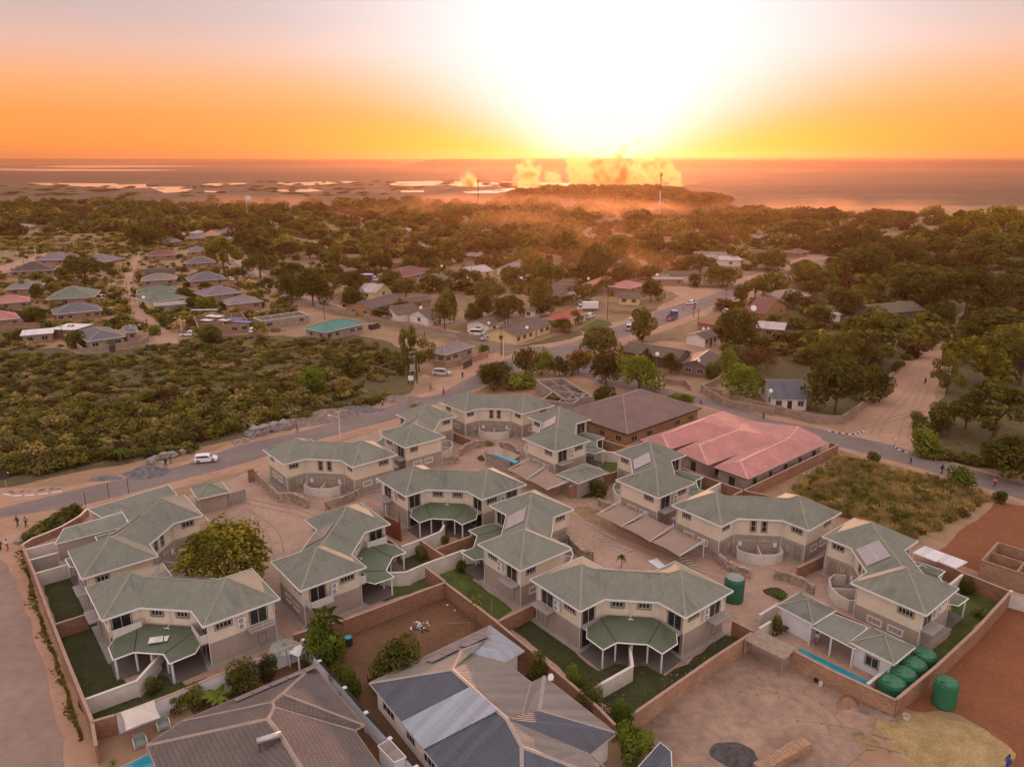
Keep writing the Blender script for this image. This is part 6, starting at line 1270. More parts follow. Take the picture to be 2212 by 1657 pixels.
def plume(label, puffs, dist, mname='smoke', sc_=2.0):
    """soft billows; each is (x px, y px, radius px) of the photograph at the given distance"""
    if mname not in PUFF: o = ico().build('puff', mname); PUFF[mname] = o.data; bpy.data.objects.remove(o)
    s = FPX / dist; P0 = None; t = None
    for x, y, r in puffs:
        v = (828.5 - y) / FPX; c, sn = math.cos(PITCH), math.sin(PITCH); Y = dist; z = CAMH + Y * (v * c - sn) / (c + v * sn); X = (x - 1106) / FPX * (Y * c + (CAMH - z) * sn); q = Vector((X, Y + rnd.uniform(-12, 12), z))
        if t is None: P0 = Vector((X, Y, 0)); t = thing('smoke_plume', label, 'smoke', P0)
        o = bpy.data.objects.new('puff', PUFF[mname]); C.objects.link(o); o.parent = t; o.location = q - P0; rr = r / s * sc_; o.scale = (rr, rr, rr)
    return t
k = lambda pts: [(864 + x * .33854, 259.2 + y * .33854, r * .33854) for x, y, r in pts]
plume('small pale smoke plume near the short mast', k([(400, 455, 38), (430, 430, 40), (440, 390, 34), (435, 360, 24), (470, 440, 36), (520, 455, 26), (360, 460, 24)]), 1560)
plume('wide low smoke cloud left of the glowing columns', k([(760, 440, 45), (790, 400, 50), (800, 350, 45), (820, 300, 34), (770, 310, 22), (850, 350, 36), (860, 410, 42), (930, 430, 36), (960, 390, 36), (970, 350, 30), (1010, 370, 26), (1030, 430, 40), (940, 340, 18), (890, 300, 14)]), 1560)
plume('brightest smoke column under the dawn glow', k([(1120, 430, 34), (1130, 380, 38), (1120, 330, 40), (1110, 280, 38), (1100, 240, 30), (1080, 250, 20), (1160, 400, 30), (1190, 240, 22), (1200, 290, 36), (1220, 340, 42), (1240, 400, 46), (1200, 430, 40)]), 1580)
plume('dark hearted smoke cloud rising in a curl', k([(1290, 410, 44), (1280, 350, 44), (1270, 290, 38), (1260, 260, 22), (1340, 350, 44), (1360, 290, 38), (1400, 250, 32), (1420, 300, 40), (1430, 360, 46), (1380, 400, 48), (1430, 220, 22), (1425, 190, 18), (1450, 165, 18), (1480, 150, 15), (1510, 148, 13), (1535, 132, 11)]), 1600, 'smoke_dark', 1.75)
plume('thin orange curl of smoke behind the bright bank', k([(1640, 250, 20), (1665, 225, 16), (1690, 262, 22), (1230, 262, 16), (1190, 235, 15), (1520, 262, 16)]), 1575, 'smoke_dark', 1.6)
plume('broad bright smoke bank beside the tall mast', k([(1490, 410, 44), (1510, 350, 44), (1540, 300, 40), (1510, 260, 22), (1580, 280, 38), (1600, 340, 46), (1560, 390, 46), (1640, 300, 40), (1650, 250, 26), (1690, 330, 42), (1700, 290, 28), (1730, 370, 40), (1760, 410, 40), (1640, 400, 46), (1780, 430, 24), (1670, 215, 14)]), 1560)
plume('broad veil of orange spray drifting left of the glowing columns', k([(250, 400, 110), (420, 380, 100), (600, 390, 110), (800, 400, 120), (1000, 400, 120), (1850, 400, 90)]), 1720, 'mist', 1.2)
smoke_mat('ground_mist', .009, (.99, .55, .30), .008, .6, 2.0); PUFF['ground_mist'] = None; o = ico().build('puff', 'ground_mist'); PUFF['ground_mist'] = o.data; bpy.data.objects.remove(o)
t = thing('morning_mist', 'low morning mist between the tree tops, thickened to stand in for sun flare', 'mist', at((1200, 450)))  # mist banks, enlarged and tinted orange to imitate the sun's flare glow
for px, py, rx, ry, rz in ((1000, 445, 150, 90, 16), (1180, 452, 170, 80, 16), (1330, 470, 130, 70, 16), (1480, 470, 130, 80, 14), (900, 470, 110, 70, 14), (1250, 520, 70, 50, 14), (1700, 462, 170, 80, 14), (1950, 470, 170, 80, 14), (600, 450, 160, 90, 14), (1120, 500, 70, 50, 14), (1290, 560, 50, 34, 13), (1180, 600, 40, 26, 11), (1380, 600, 40, 26, 11), (1450, 530, 60, 40, 13)):
    o = bpy.data.objects.new('puff', PUFF['ground_mist']); C.objects.link(o); o.parent = t; o.location = at((px, py)) - t.location + Vector((0, 0, 6)); o.scale = (rx, ry, rz)
b = MB(); b.box(-9000, 9000, -45, 9300, -1.0, 112.0)
hz = bpy.data.materials.new('haze_air'); hz.use_nodes = True; N, L = NT(hz.node_tree); out = N.new('ShaderNodeOutputMaterial'); v = N.new('ShaderNodeVolumePrincipled'); L.new(v.outputs[0], out.inputs['Volume'])
v.inputs['Color'].default_value = (.94, .48, .26, 1); v.inputs['Density'].default_value = .00011; v.inputs['Anisotropy'].default_value = .76; MAT['haze_air'] = hz
o = b.build('haze', 'haze_air'); tag(o, 'thin golden morning haze over the whole town', 'haze', kind='stuff')
# ---------------------------------------------------------------- vehicles
for nm, c in dict(car_white=(.75, .76, .80), car_silver=(.42, .42, .45), car_blue=(.05, .05, .22), car_dark=(.03, .03, .04), car_red=(.45, .05, .04)).items(): mat(nm, c, .25, .02, 1, spec=.6)
mat('tyre', (.02, .02, .02), .9, .05); mat('tail_light', (.5, .02, .01), .3, .02); mat('head_light', (.8, .8, .75), .2, .02); mat('lit_tail', (.8, .05, .02), .3, .02, emit=((1, .12, .04), 3)); mat('tarp_blue', (.045, .04, .22), .7, .05)
mat('green_tank', (.010, .140, .066), .45, .10, .8, rndv=.15, f2=.42, col2=(.03, .12, .07)); mat('green_tank_lid', (.035, .18, .10), .5, .06); mat('orange', (.8, .22, .04), .6, .03); mat('cloth_grey', (.26, .30, .28), .9, .05)
def wheel(t, x, y, r, w=.2):
    b = MB(); b.tube([(x, y - w / 2, r), (x, y + w / 2, r)], r, 14); wo = b.build('wheel', 'tyre', t); b = MB(); s = 1 if y > 0 else -1; b.tube([(x, y + s * (w / 2 - .02), r), (x, y + s * (w / 2 + .015), r)], r * .55, 10); b.build('rim', 'steel', wo)
def loft(b, prof, hw, m=0):       # side profile (x, z), half width per point
    L = [(x, -w, z) for (x, z), w in zip(prof, hw)]; R_ = [(x, w, z) for (x, z), w in zip(prof, hw)]; n = len(prof)
    b.face(L, m); b.face(R_[::-1], m)
    for i in range(n): j = (i + 1) % n; b.face([L[j], L[i], R_[i], R_[j]], m)
def vehicle(kind, label, p, n, heading, paint='car_white', group=None, lit=False, cat=None):
    P = at(p, 0.02, n); P.z = .03; name = {'hatch': 'hatchback_car', 'suv': 'estate_car', 'pickup': 'pickup_truck', 'bus': 'minibus', 'lorry': 'box_lorry', 'tow': 'tow_truck'}[kind]
    t = thing(name, label, cat or {'hatch': 'car', 'suv': 'car', 'pickup': 'pickup', 'bus': 'minibus', 'lorry': 'lorry', 'tow': 'truck'}[kind], P, math.radians(heading), group)
    b = MB(); g = MB()
    if kind in ('hatch', 'suv'):
        L, H, W = (4.0, 1.42, .84) if kind == 'hatch' else (4.6, 1.7, .9); h = L / 2; bl = .9 if kind == 'hatch' else 1.0
        loft(b, [(-h, .32), (-h + .03, bl - .08), (-h + .1, bl), (h - 1.05, bl), (h - .25, bl - .16), (h, bl - .38), (h, .3), (h - .3, .2), (-h + .3, .2)], [W - .04, W - .03, W - .05, W - .06, W - .12, W - .18, W - .12, W - .05, W - .05])
        loft(b, [(-h + .06, bl - .01), (-h + .28, H - .06), (-h + .7, H), (h - 1.9, H), (h - 1.55, H - .07), (h - .75, bl - .02)], [W - .08, W - .2, W - .22, W - .22, W - .2, W - .1])
        for s in (-1, 1): g.face([(x, s * (y), z) for x, y, z in [(-h + .32, W - .045 - .06, bl + .05), (h - 1.15, W - .04 - .06, bl + .05), (h - 1.7, W - .15, H - .13), (-h + .5, W - .15, H - .13)]][::s])
        g.face([(h - .78 - .02, -W + .2, bl + .06), (h - .80, W - .2, bl + .06), (h - 1.5, W - .26, H - .12), (h - 1.5, -W + .26, H - .12)]); g.face([(-h + .055, W - .2, bl + .08), (-h + .055, -W + .2, bl + .08), (-h + .21, -W + .28, H - .14), (-h + .21, W - .28, H - .14)])
        wx = h - .75
    elif kind == 'pickup':
        L, H, W = 5.1, 1.7, .88; h = L / 2
        loft(b, [(-h, .45), (-h, 1.0), (h - 1.15, 1.02), (h - .15, .9), (h, .7), (h, .4), (h - .3, .32), (-h + .3, .35)], [W, W, W, W - .08, W - .1, W - .05, W, W])
        loft(b, [(-.25, 1.0), (-.15, H - .05), (.1, H), (.85, H), (1.05, H - .06), (1.6, 1.0)], [W - .04, W - .16, W - .18, W - .18, W - .16, W - .05]); b.box(-h + .1, -.35, -W + .1, W - .1, 1.003, 1.03, 1)
        for s in (-1, 1): g.face([(x, s * y, z) for x, y, z in [(-.08, W - .03, 1.1), (1.3, W - .035, 1.1), (.95, W - .12, H - .12), (.0, W - .12, H - .12)]][::s])
        g.face([(1.52, -W + .2, 1.1), (1.52, W - .2, 1.1), (1.12, W - .25, H - .1), (1.12, -W + .25, H - .1)]); wx = 1.55
    elif kind == 'bus':
        L, H, W = 4.7, 2.0, .88; h = L / 2
        loft(b, [(-h, .35), (-h, 1.1), (-h + .12, H - .06), (-h + .4, H), (h - 1.5, H), (h - 1.1, H - .12), (h - .3, 1.1), (h, .95), (h, .3), (h - .2, .2), (-h + .3, .2)], [W, W, W - .12, W - .14, W - .14, W - .14, W - .06, W - .08, W - .08, W - .03, W - .03])
        for s in (-1, 1): g.face([(x, s * y, z) for x, y, z in [(-h + .25, W + .005, 1.12), (h - .55, W - .03, 1.12), (h - 1.2, W - .09, H - .22), (-h + .35, W - .06, H - .22)]][::s])
        g.face([(h - .33, -W + .12, 1.14), (h - .33, W - .12, 1.14), (h - 1.02, W - .2, H - .16), (h - 1.02, -W + .2, H - .16)]); g.face([(-h - .01, W - .15, 1.15), (-h - .01, -W + .15, 1.15), (-h + .09, -W + .2, H - .2), (-h + .09, W - .2, H - .2)]); wx = h - .8
    elif kind == 'lorry':
        L, H, W = 7.6, 3.1, 1.15; h = L / 2; c0 = h - 1.75
        loft(b, [(c0, .5), (c0, 2.2), (c0 + .3, 2.45), (h - .6, 2.4), (h - .15, 1.4), (h, 1.2), (h, .45)], [W - .12] * 7); b.box(-h, h - .3, -W + .3, W - .3, .5, .75, 1)
        g.face([(h - .16, -W + .25, 1.45), (h - .16, W - .25, 1.45), (h - .5, W - .3, 2.25), (h - .5, -W + .3, 2.25)])
        for s in (-1, 1): g.face([(x, s * (W - .11), z) for x, z in [(c0 + .3, 1.35), (h - .3, 1.35), (h - .7, 2.15), (c0 + .3, 2.15)]][::s])
        wx = h - 1.1
    else:
        L, H, W = 7.4, 2.6, 1.15; h = L / 2; c0 = h - 1.9
        loft(b, [(c0, .5), (c0, 2.4), (c0 + .3, 2.6), (h - .5, 2.55), (h - .1, 1.5), (h, 1.2), (h, .45)], [W - .05] * 7); b.box(-h, c0 - .15, -W, W, .85, 1.0, 0)
        for s in (-1, 1): b.box(-h, c0 - .15, s * W - .05, s * W + .05, .98, 1.45, 0)
        g.face([(h - .1, -W + .2, 1.55), (h - .1, W - .2, 1.55), (h - .44, W - .25, 2.4), (h - .44, -W + .25, 2.4)])
        for s in (-1, 1): g.face([(x, s * (W - .04), z) for x, z in [(c0 + .25, 1.45), (h - .3, 1.45), (h - .55, 2.3), (c0 + .25, 2.3)]][::s])
        wx = h - 1.0
    body = b.build('body', [paint, 'dark'], t); g.build('windows', 'glass', t)
    if kind == 'lorry': c = MB(); c.box(-h, c0 - .1, -W, W, .85, H); c.build('cargo_box', 'tarp_blue' if 'blue' in label else 'car_white', t); c = MB(); c.box(-h - .03, c0 - .07, -W - .03, W + .03, H, H + .08); c.build('cargo_roof', 'car_white', t)
    if kind == 'tow':
        c = MB()
        for s in (-1, 1): c.tube([(-2.4, s * .9, 1.0), (-1.9, s * .9, 2.35), (.9, s * .9, 2.75), (.9, s * .9, 1.0)], .07, 6); c.tube([(-1.9, s * .9, 2.35), (-.3, s * .9, 1.1)], .05, 5)
        c.tube([(-1.9, -.9, 2.35), (-1.9, .9, 2.35)], .06, 5); c.tube([(.9, -.9, 2.75), (.9, .9, 2.75)], .06, 5); c.build('loading_frame', 'car_dark', t); c = MB(); c.box(-h - .06, -h, -1.1, 1.1, .45, .75); c.build('rear_bumper', 'orange', t); c = MB(); c.box(h - 1.7, h - .6, -1.0, 1.0, 2.6, 2.66); c.build('cab_roof', 'car_white', t)
    r = .31 if kind in ('hatch', 'suv') else .36 if kind != 'lorry' and kind != 'tow' else .46
    for x in (wx, -wx + (.0 if kind not in ('lorry', 'tow') else .3)):
        for s in (-1, 1): wheel(t, x, s * (W - .1), r)
    for s in (-1, 1):
        c = MB(); c.box(h - .06, h + .01, s * (W - .32) - .13, s * (W - .32) + .13, .62, .78); c.build('headlight', 'head_light', t); c = MB(); c.box(-h - .015, -h + .05, s * (W - .2) - .1, s * (W - .2) + .1, .65, .95); c.build('taillight', 'lit_tail' if lit else 'tail_light', t)
    if kind == 'bus' or kind == 'suv': c = MB(); c.box(-1.2, .8, -.5, .5, H if kind == 'suv' else 2.0, (H if kind == 'suv' else 2.0) + .03); c.build('roof_panel', paint, t)
    t.location.z = .08; return t
V_ = vehicle
V_('hatch', 'white hatchback driving along the paved road beside the scrub field', (1555, 62), 1, 14)
V_('suv', 'silver estate car parked on the sand beside the grey tiled house', (1675, 790), 17, -8, 'car_silver')
V_('pickup', 'white pickup with blue stripe parked by the unfinished brick house', (825, 715), 13, 8); V_('pickup', 'white canopy pickup parked at the top of the village dirt road', (1790, 432), 10, 182)
V_('bus', 'white minibus behind a gate beside the green grey roof', (1450, 965), 10, 178); V_('bus', 'white minibus parked behind the reed fence', (600, 972), 15, -6)
V_('hatch', 'small silver car in front of the yellow bungalow carport', (712, 1032), 15, 200, 'car_silver'); V_('suv', 'dark car waiting behind the teal roofed house', (1118, 404), 17, 60, 'car_dark')
V_('hatch', 'white car on the winding road under the flat crowned tree', (1383, 508), 12, 100); V_('pickup', 'white pickup at the right end of the slate solar roof house', (1412, 684), 12, 0)
V_('hatch', 'red car with glowing tail lights on the winding dirt road', (1803, 868), 12, 100, 'car_red', lit=True)
V_('tow', 'blue flatbed truck with black loading frame on the paved road', (1010, 468), 14, 62, 'car_blue'); V_('pickup', 'white small lorry ahead of the blue flatbed truck', (1240, 292), 14, 40); V_('bus', 'silver minibus at the junction behind the tall bushy tree', (498, 592), 14, 78, 'car_silver'); V_('pickup', 'white pickup just ahead of the silver minibus', (535, 505), 14, 60)
V_('lorry', 'parked lorry with blue cargo box and white roof among the trees', (1070, 455), 22, -6); V_('lorry', 'white box lorry parked behind the red hip roofed bungalow', (1905, 680), 15, 184)
V_('pickup', 'white pickup on the drive of the red hip roofed bungalow', (1930, 768), 15, 50); V_('suv', 'left white car under the brick lean-to by the big dish', (1655, 400), 14, 95); V_('hatch', 'white van nose showing at the end of the unfinished brick house', (1760, 658), 13, -80); V_('hatch', 'tiny white car beside the far violet roofs', (1050, 98), 12, 90)
V_('suv', 'white car under the trees below the upper tarred square', (480, 590), 18, 10)
# ---------------------------------------------------------------- people
for nm, c in dict(skin=(.10, .055, .035), hair=(.012, .010, .010), c_white=(.6, .6, .62), c_black=(.025, .025, .03), c_red=(.40, .03, .035), c_blue=(.06, .09, .32), c_olive=(.16, .13, .06), c_orange=(.9, .20, .05), c_grey=(.25, .24, .25), c_tan=(.42, .33, .22), c_navy=(.03, .035, .09)).items(): mat(nm, c, .85, .05)
def skin_mesh(name, J, E_, material, sub=1):
    """J: joint -> (x, y, z, radius); E_: joint pairs; grown with the Skin modifier into one continuous surface"""
    ks = list(J); me = bpy.data.meshes.new(name); me.from_pydata([J[k][:3] for k in ks], [(ks.index(a), ks.index(b_)) for a, b_ in E_], []); o = bpy.data.objects.new(name, me); C.objects.link(o)
    md = o.modifiers.new('skin', 'SKIN'); me.skin_vertices[0]
    for i, k in enumerate(ks): me.skin_vertices[0].data[i].radius = (J[k][3], J[k][3] if len(J[k]) < 5 else J[k][4]); me.skin_vertices[0].data[i].use_root = (i == 0)
    o.modifiers.new('sub', 'SUBSURF').levels = sub; bpy.context.view_layer.update()
    m2 = bpy.data.meshes.new_from_object(o.evaluated_get(bpy.context.evaluated_depsgraph_get())); bpy.data.objects.remove(o); m2.materials.clear(); m2.materials.append(MAT[material]); m2.polygons.foreach_set('use_smooth', [True] * len(m2.polygons)); return m2
PM = {}
def pose(stride, arm, lean=0.0):
    s = stride; J = dict(pel=(0, 0, .93, .12, .10), chest=(.02 + lean, 0, 1.25, .15, .11), neck=(.04 + lean, 0, 1.46, .055), head=(.06 + lean, 0, 1.58, .085), top=(.06 + lean, 0, 1.68, .075))
    E_ = [('pel', 'chest'), ('chest', 'neck'), ('neck', 'head'), ('head', 'top')]
    for q, d in ((1, 1), (-1, -1)):
        k = 'l' if q > 0 else 'r'; fx = s * d
        J.update({'h' + k: (.0, .09 * q, .86, .085), 'k' + k: (fx * .45 + .05, .095 * q, .48, .06), 'a' + k: (fx, .10 * q, .10, .042), 't' + k: (fx + .17, .11 * q, .045, .035), 's' + k: (.02 + lean, .19 * q, 1.39, .062), 'e' + k: (-fx * .35 * arm + lean, .25 * q, 1.12, .045), 'w' + k: (-fx * .8 * arm + .08, .26 * q, .88, .032), 'f' + k: (-fx * .9 * arm + .11, .25 * q, .78, .028)})
        E_ += [('pel', 'h' + k), ('h' + k, 'k' + k), ('k' + k, 'a' + k), ('a' + k, 't' + k), ('chest', 's' + k), ('s' + k, 'e' + k), ('e' + k, 'w' + k), ('w' + k, 'f' + k)]
    return J, E_
def sub_j(J, E_, keep, grow, cut={}):
    J2 = {}
    for k in keep: v = list(J[k]); v[3] += grow; v = v + ([] if len(v) < 5 else []); 
    for k in keep:
        v = list(J[k]); v[3] += grow
        if len(v) > 4: v[4] += grow
        if k in cut: v[:3] = [v[i] * (1 - cut[k][1]) + J[cut[k][0]][i] * cut[k][1] for i in range(3)]
        J2[k] = tuple(v)
    return J2, [(a, b_) for a, b_ in E_ if a in keep and b_ in keep]
POSES = {'walk': pose(.24, 1), 'stand': pose(.05, .5), 'stride': pose(.34, 1.1, .04)}
def person(label, p, n, heading, top, legs, ps='walk', pack=None, hat=None, skirt=False):
    P = at(p, 0, n); t = thing('person', label, 'person', (P.x, P.y, .05), math.radians(heading)); J, E_ = POSES[ps]
    def get(key, mk):
        if key not in PM: PM[key] = mk()
        o = bpy.data.objects.new(key[0], PM[key]); C.objects.link(o); o.parent = t; return o
    get(('body', ps), lambda: skin_mesh('body', J, E_, 'skin'))
    get(('shirt', ps, top), lambda: skin_mesh('shirt', *sub_j(J, E_, ['chest', 'pel', 'sl', 'sr', 'el', 'er', 'wl', 'wr'], .018, {'wl': ('el', .15), 'wr': ('er', .15)}), top))
    get(('trousers', ps, legs), lambda: skin_mesh('trousers', *sub_j(J, E_, ['pel', 'hl', 'hr', 'kl', 'kr', 'al', 'ar'], .022), legs))
    def hair():
        b = MB(); x, z = J['top'][0], J['top'][2]; b.lathe([(.098, z - .09), (.102, z - .03), (.09, z + .03), (.05, z + .075), (.01, z + .085)], x - .012, 0, 10); o = b.build('hair', hat or 'hair', None, True); m = o.data; bpy.data.objects.remove(o); return m
    get(('hair' if not hat else 'hat', ps, hat or ''), hair)
    if pack:
        def bp():
            b = MB(); x = J['chest'][0]; b.hexa([(x - .33, -.14, 1.02), (x - .12, -.16, 1.02), (x - .12, .16, 1.02), (x - .33, .14, 1.02)], [(x - .27, -.11, 1.42), (x - .13, -.14, 1.44), (x - .13, .14, 1.44), (x - .27, .11, 1.42)]); o = b.build('backpack', pack); m = o.data; bpy.data.objects.remove(o); return m
        get(('backpack', ps, pack), bp)
    if skirt:
        def sk():
            b = MB(); b.lathe([(.27, .42), (.22, .7), (.15, 1.02)], 0, 0, 12); o = b.build('skirt', legs, None, True); m = o.data; bpy.data.objects.remove(o); return m
        get(('skirt', legs), sk)
    return t
Q = person
Q('person in white shirt and pale trousers walking on the roadside gravel', (1233, 116), 1, 200, 'c_white', 'c_white'); Q('person in black with a bag walking beside the one in white', (1252, 104), 1, 200, 'c_black', 'c_black', pack='c_black'); Q('person in olive clothes standing before the boulders by the road', (1290, 82), 1, 20, 'c_olive', 'c_olive', 'stand')
Q('person in dark clothes walking on the sandy corner, left one', (138, 552), 1, 250, 'c_black', 'c_black'); Q('person in dark grey walking on the sandy corner, right one', (200, 556), 1, 250, 'c_grey', 'c_black', pack='c_grey'); Q('person cut by the left picture edge in dark jacket', (8, 734), 1, 80, 'c_navy', 'c_black'); Q('person in white shirt and open dark red jacket at the left edge', (60, 732), 1, 80, 'c_white', 'c_red')
Q('person in blue top walking past the grey boulders', (435, 450), 3, 190, 'c_blue', 'c_grey'); Q('person in light shirt and dark trousers on the road edge', (1076, 250), 3, 200, 'c_tan', 'c_black'); Q('person striding along the sandy verge near the transformer poles', (1438, 130), 3, 200, 'c_grey', 'c_navy', 'stride'); Q('person in long red garment walking on the asphalt', (1536, 162), 3, 200, 'c_red', 'c_red', skirt=True); Q('person in black standing near the silver estate car', (1678, 38), 3, 90, 'c_black', 'c_black', 'stand')
Q('person with white cap and dark red top on the road behind the brown tiled house', (1666, 240), 5, 160, 'c_red', 'c_navy', hat='c_white'); Q('person beyond the pink tiled roof ridge on the road', (247, 352), 7, 160, 'c_black', 'c_black'); Q('person in dark clothes far up the dirt side road', (1465, 86), 7, 90, 'c_navy', 'c_black', pack='c_black')
Q('person in tan jacket with backpack striding on the right road', (1355, 683), 7, 20, 'c_tan', 'c_black', 'stride', pack='c_olive'); Q('person in black with backpack walking toward the right edge', (1590, 757), 7, 15, 'c_black', 'c_black', 'walk', pack='c_black'); Q('person in bright orange vest walking at the far right', (1986, 858), 7, 15, 'c_orange', 'c_navy', 'stride')
Q('person on the winding road below the dark wooden poles', (1652, 808), 12, 260, 'c_red', 'c_black'); Q('person in red walking down the village dirt road', (200, 530), 13, 280, 'c_red', 'c_red'); Q('person in dark yellow top near the white pickup', (405, 683), 13, 280, 'c_olive', 'c_black')
Q('person leftmost of three at the village sand heap', (1637, 1018), 10, 0, 'c_black', 'c_black'); Q('person middle one of three by the village sand heap', (1691, 1028), 10, 0, 'c_navy', 'c_black'); Q('person alone in the middle of the village dirt road', (1817, 1003), 10, 280, 'c_grey', 'c_navy'); Q('person in black and white crossing below the village sand heap', (1903, 1158), 10, 200, 'c_white', 'c_black', 'stride'); Q('person standing on the far pale track, left one', (355, 432), 10, 0, 'c_navy', 'c_navy', 'stand'); Q('person standing on the far pale track, right one', (405, 398), 10, 0, 'c_black', 'c_black', 'stand')
Q('person in blue on the road above the grey tiled house', (1532, 913), 22, 180, 'c_blue', 'c_navy', 'stand'); Q('person standing where the winding road meets the tree row', (428, 640), 22, 180, 'c_black', 'c_black', 'stand'); Q('person left of the red car on the winding road', (40, 515), 22, 260, 'c_red', 'c_black')
Q('person walking between the blue flatbed truck and the white lorry', (1143, 376), 14, 180, 'c_black', 'c_tan', 'stride'); Q('person in white beside the white small lorry', (1250, 350), 14, 90, 'c_white', 'c_blue', 'stand'); Q('person in dark red beside the white small lorry', (1284, 352), 14, 90, 'c_red', 'c_navy', 'stand')
Q('person wheeling a bicycle near the road bend', (1388, 1168), 15, 180, 'c_black', 'c_black', 'stand'); Q('person in red brown leaning at the green tank with a bicycle', (1920, 322), 6, 100, 'c_red', 'c_grey', 'stand'); Q('person in blue at the bottom right corner', (2080, 1585), 8, 200, 'c_blue', 'c_blue', 'stand'); Q('person in white working under the pool house porch roof', (645, 640), 8, 200, 'c_white', 'c_grey', 'stand')
def bicycle(label, p, n, heading, s=1.0):
    P = at(p, 0, n); t = thing('bicycle', label, 'bicycle', (P.x, P.y, .05), math.radians(heading))
    for x in (-.52, .52): b = MB(); pts = [(x + .33 * math.cos(a), 0, .34 + .33 * math.sin(a)) for a in [i * math.pi / 8 for i in range(17)]]; b.tube(pts, .02, 4, caps=False); b.build('wheel', 'tyre', t)
    b = MB(); b.tube([(-.52, 0, .34), (-.12, 0, .85), (.38, 0, .88), (.52, 0, .34)], .02, 5); b.tube([(-.52, 0, .34), (0, 0, .32), (.38, 0, .85)], .02, 5); b.tube([(0, 0, .32), (-.14, 0, .92)], .02, 5); b.build('frame', 'car_dark', t); b = MB(); b.tube([(.36, -.25, 1.0), (.4, 0, .95), (.36, .25, 1.0)], .018, 4); b.build('handlebar', 'steel', t); b = MB(); b.box(-.25, -.02, -.06, .06, .92, .97); b.build('saddle', 'dark', t); return t
bicycle('bicycle leaning beside the green tank in the courtyard', (1862, 316), 6, 70); bicycle('bicycle pushed along the road bend', (1330, 1140), 15, 170)
# ---------------------------------------------------------------- lamps, poles, masts
mat('pole_white', (.72, .70, .74), .5, .03); mat('pole_dark', (.045, .03, .025), .9, .1); mat('mast_grey', (.22, .14, .12), .6, .05)
LG = 'white street lamps'
def lamp(label, base, top, n, g=None, arm=1):
    P = at(base, 0, n); ox, oy, k = REG[n]; h = min(11, max(5, height_to(P, oy + top * k))); t = thing('street_lamp', label, 'street lamp', P, rnd.uniform(-.4, .4), LG)
    b = MB(); b.tube([(0, 0, -.1), (0, 0, h * .5), (0, 0, h)], [.11, .085, .06], 8); b.build('pole', 'pole_white', t); b = MB(); b.tube([(0, 0, h - 1.1), (-arm * .9, 0, h - .75), (-arm * 1.5, 0, h - .55)], .045, 5); b.tube([(0, 0, h - .9), (arm * .1, 0, h)], .04, 5); b.build('arm', 'pole_white', t)
    b = MB(); b.hexa([(-arm * 2.1 if arm > 0 else 1.4, -.14, h - .62), (-arm * 1.4 if arm > 0 else 2.1, -.14, h - .62), (-arm * 1.4 if arm > 0 else 2.1, .14, h - .62), (-arm * 2.1 if arm > 0 else 1.4, .14, h - .62)], [(-arm * 2.1 if arm > 0 else 1.4, -.14, h - .52), (-arm * 1.4 if arm > 0 else 2.1, -.14, h - .52), (-arm * 1.4 if arm > 0 else 2.1, .14, h - .52), (-arm * 2.1 if arm > 0 else 1.4, .14, h - .52)]); b.build('lamp_head', 'white_metal', t)
    b = MB(); b.hexa([(-.5, -.35, h - .02), (.5, -.35, h + .12), (.5, .35, h + .12), (-.5, .35, h - .02)], [(-.5, -.35, h + .02), (.5, -.35, h + .16), (.5, .35, h + .16), (-.5, .35, h + .02)]); b.build('solar_panel', 'pv', t)
for lab, bs, tp, n, a in (('tall white street lamp beside the paved road, nearest the compound', (757, 515), 295, 3, 1), ('white street lamp at the sandy corner opposite the yellow bungalow', (910, 1258), 1012, 15, -1), ('village lamp by the white canopy pickup', (1800, 570), 410, 10, 1), ('village lamp beside the two walking people and green grey roof', (1640, 915), 712, 10, -1), ('village lamp at the top bend of the dirt road', (95, 388), 270, 12, 1),
    ('village lamp above the stone porch house', (1960, 718), 552, 10, 1), ('village lamp at the cream walled plot corner', (80, 1148), 905, 12, 1), ('village lamp over the blue striped pickup', (722, 672), 418, 13, 1), ('far village lamp leftmost by the pale track', (270, 385), 232, 10, -1), ('far village lamp second from the left by the pale track', (532, 325), 162, 10, -1), ('far village lamp in front of the violet ridge', (847, 250), 117, 10, -1), ('far village lamp right of the violet ridge', (1105, 235), 97, 10, -1), ('far village lamp alone in the yellow grass', (1395, 140), 42, 10, -1), ('far lamp left of the maroon roof', (132, 290), 162, 12, 1)): lamp(lab, bs, tp, n, arm=a)
POLETOP = {}
def pole(label, base, top, n, arms=1, r=.13, key=None, hmax=11):
    P = at(base, 0, n); ox, oy, k = REG[n]; h = min(hmax, max(4, height_to(P, oy + top * k))); t = thing('utility_pole', label, 'utility pole', P, .9, 'dark wooden utility poles'); b = MB(); b.tube([(0, 0, -.1), (0, 0, h)], [r, r * .7], 7); b.build('pole', 'pole_dark', t)
    for i in range(arms):
        z = h - .25 - i * .9; b = MB(); b.box(-1.0, 1.0, -.05, .05, z, z + .12); c = b.build('crossarm', 'pole_dark', t)
        b = MB(); [b.lathe([(.04, z + .12), (.05, z + .2), (.03, z + .27)], x, 0, 6) for x in (-.9, 0.35, .9)]; b.build('insulators', 'white_metal', c)
    if key: POLETOP[key] = (P, h)
    return t
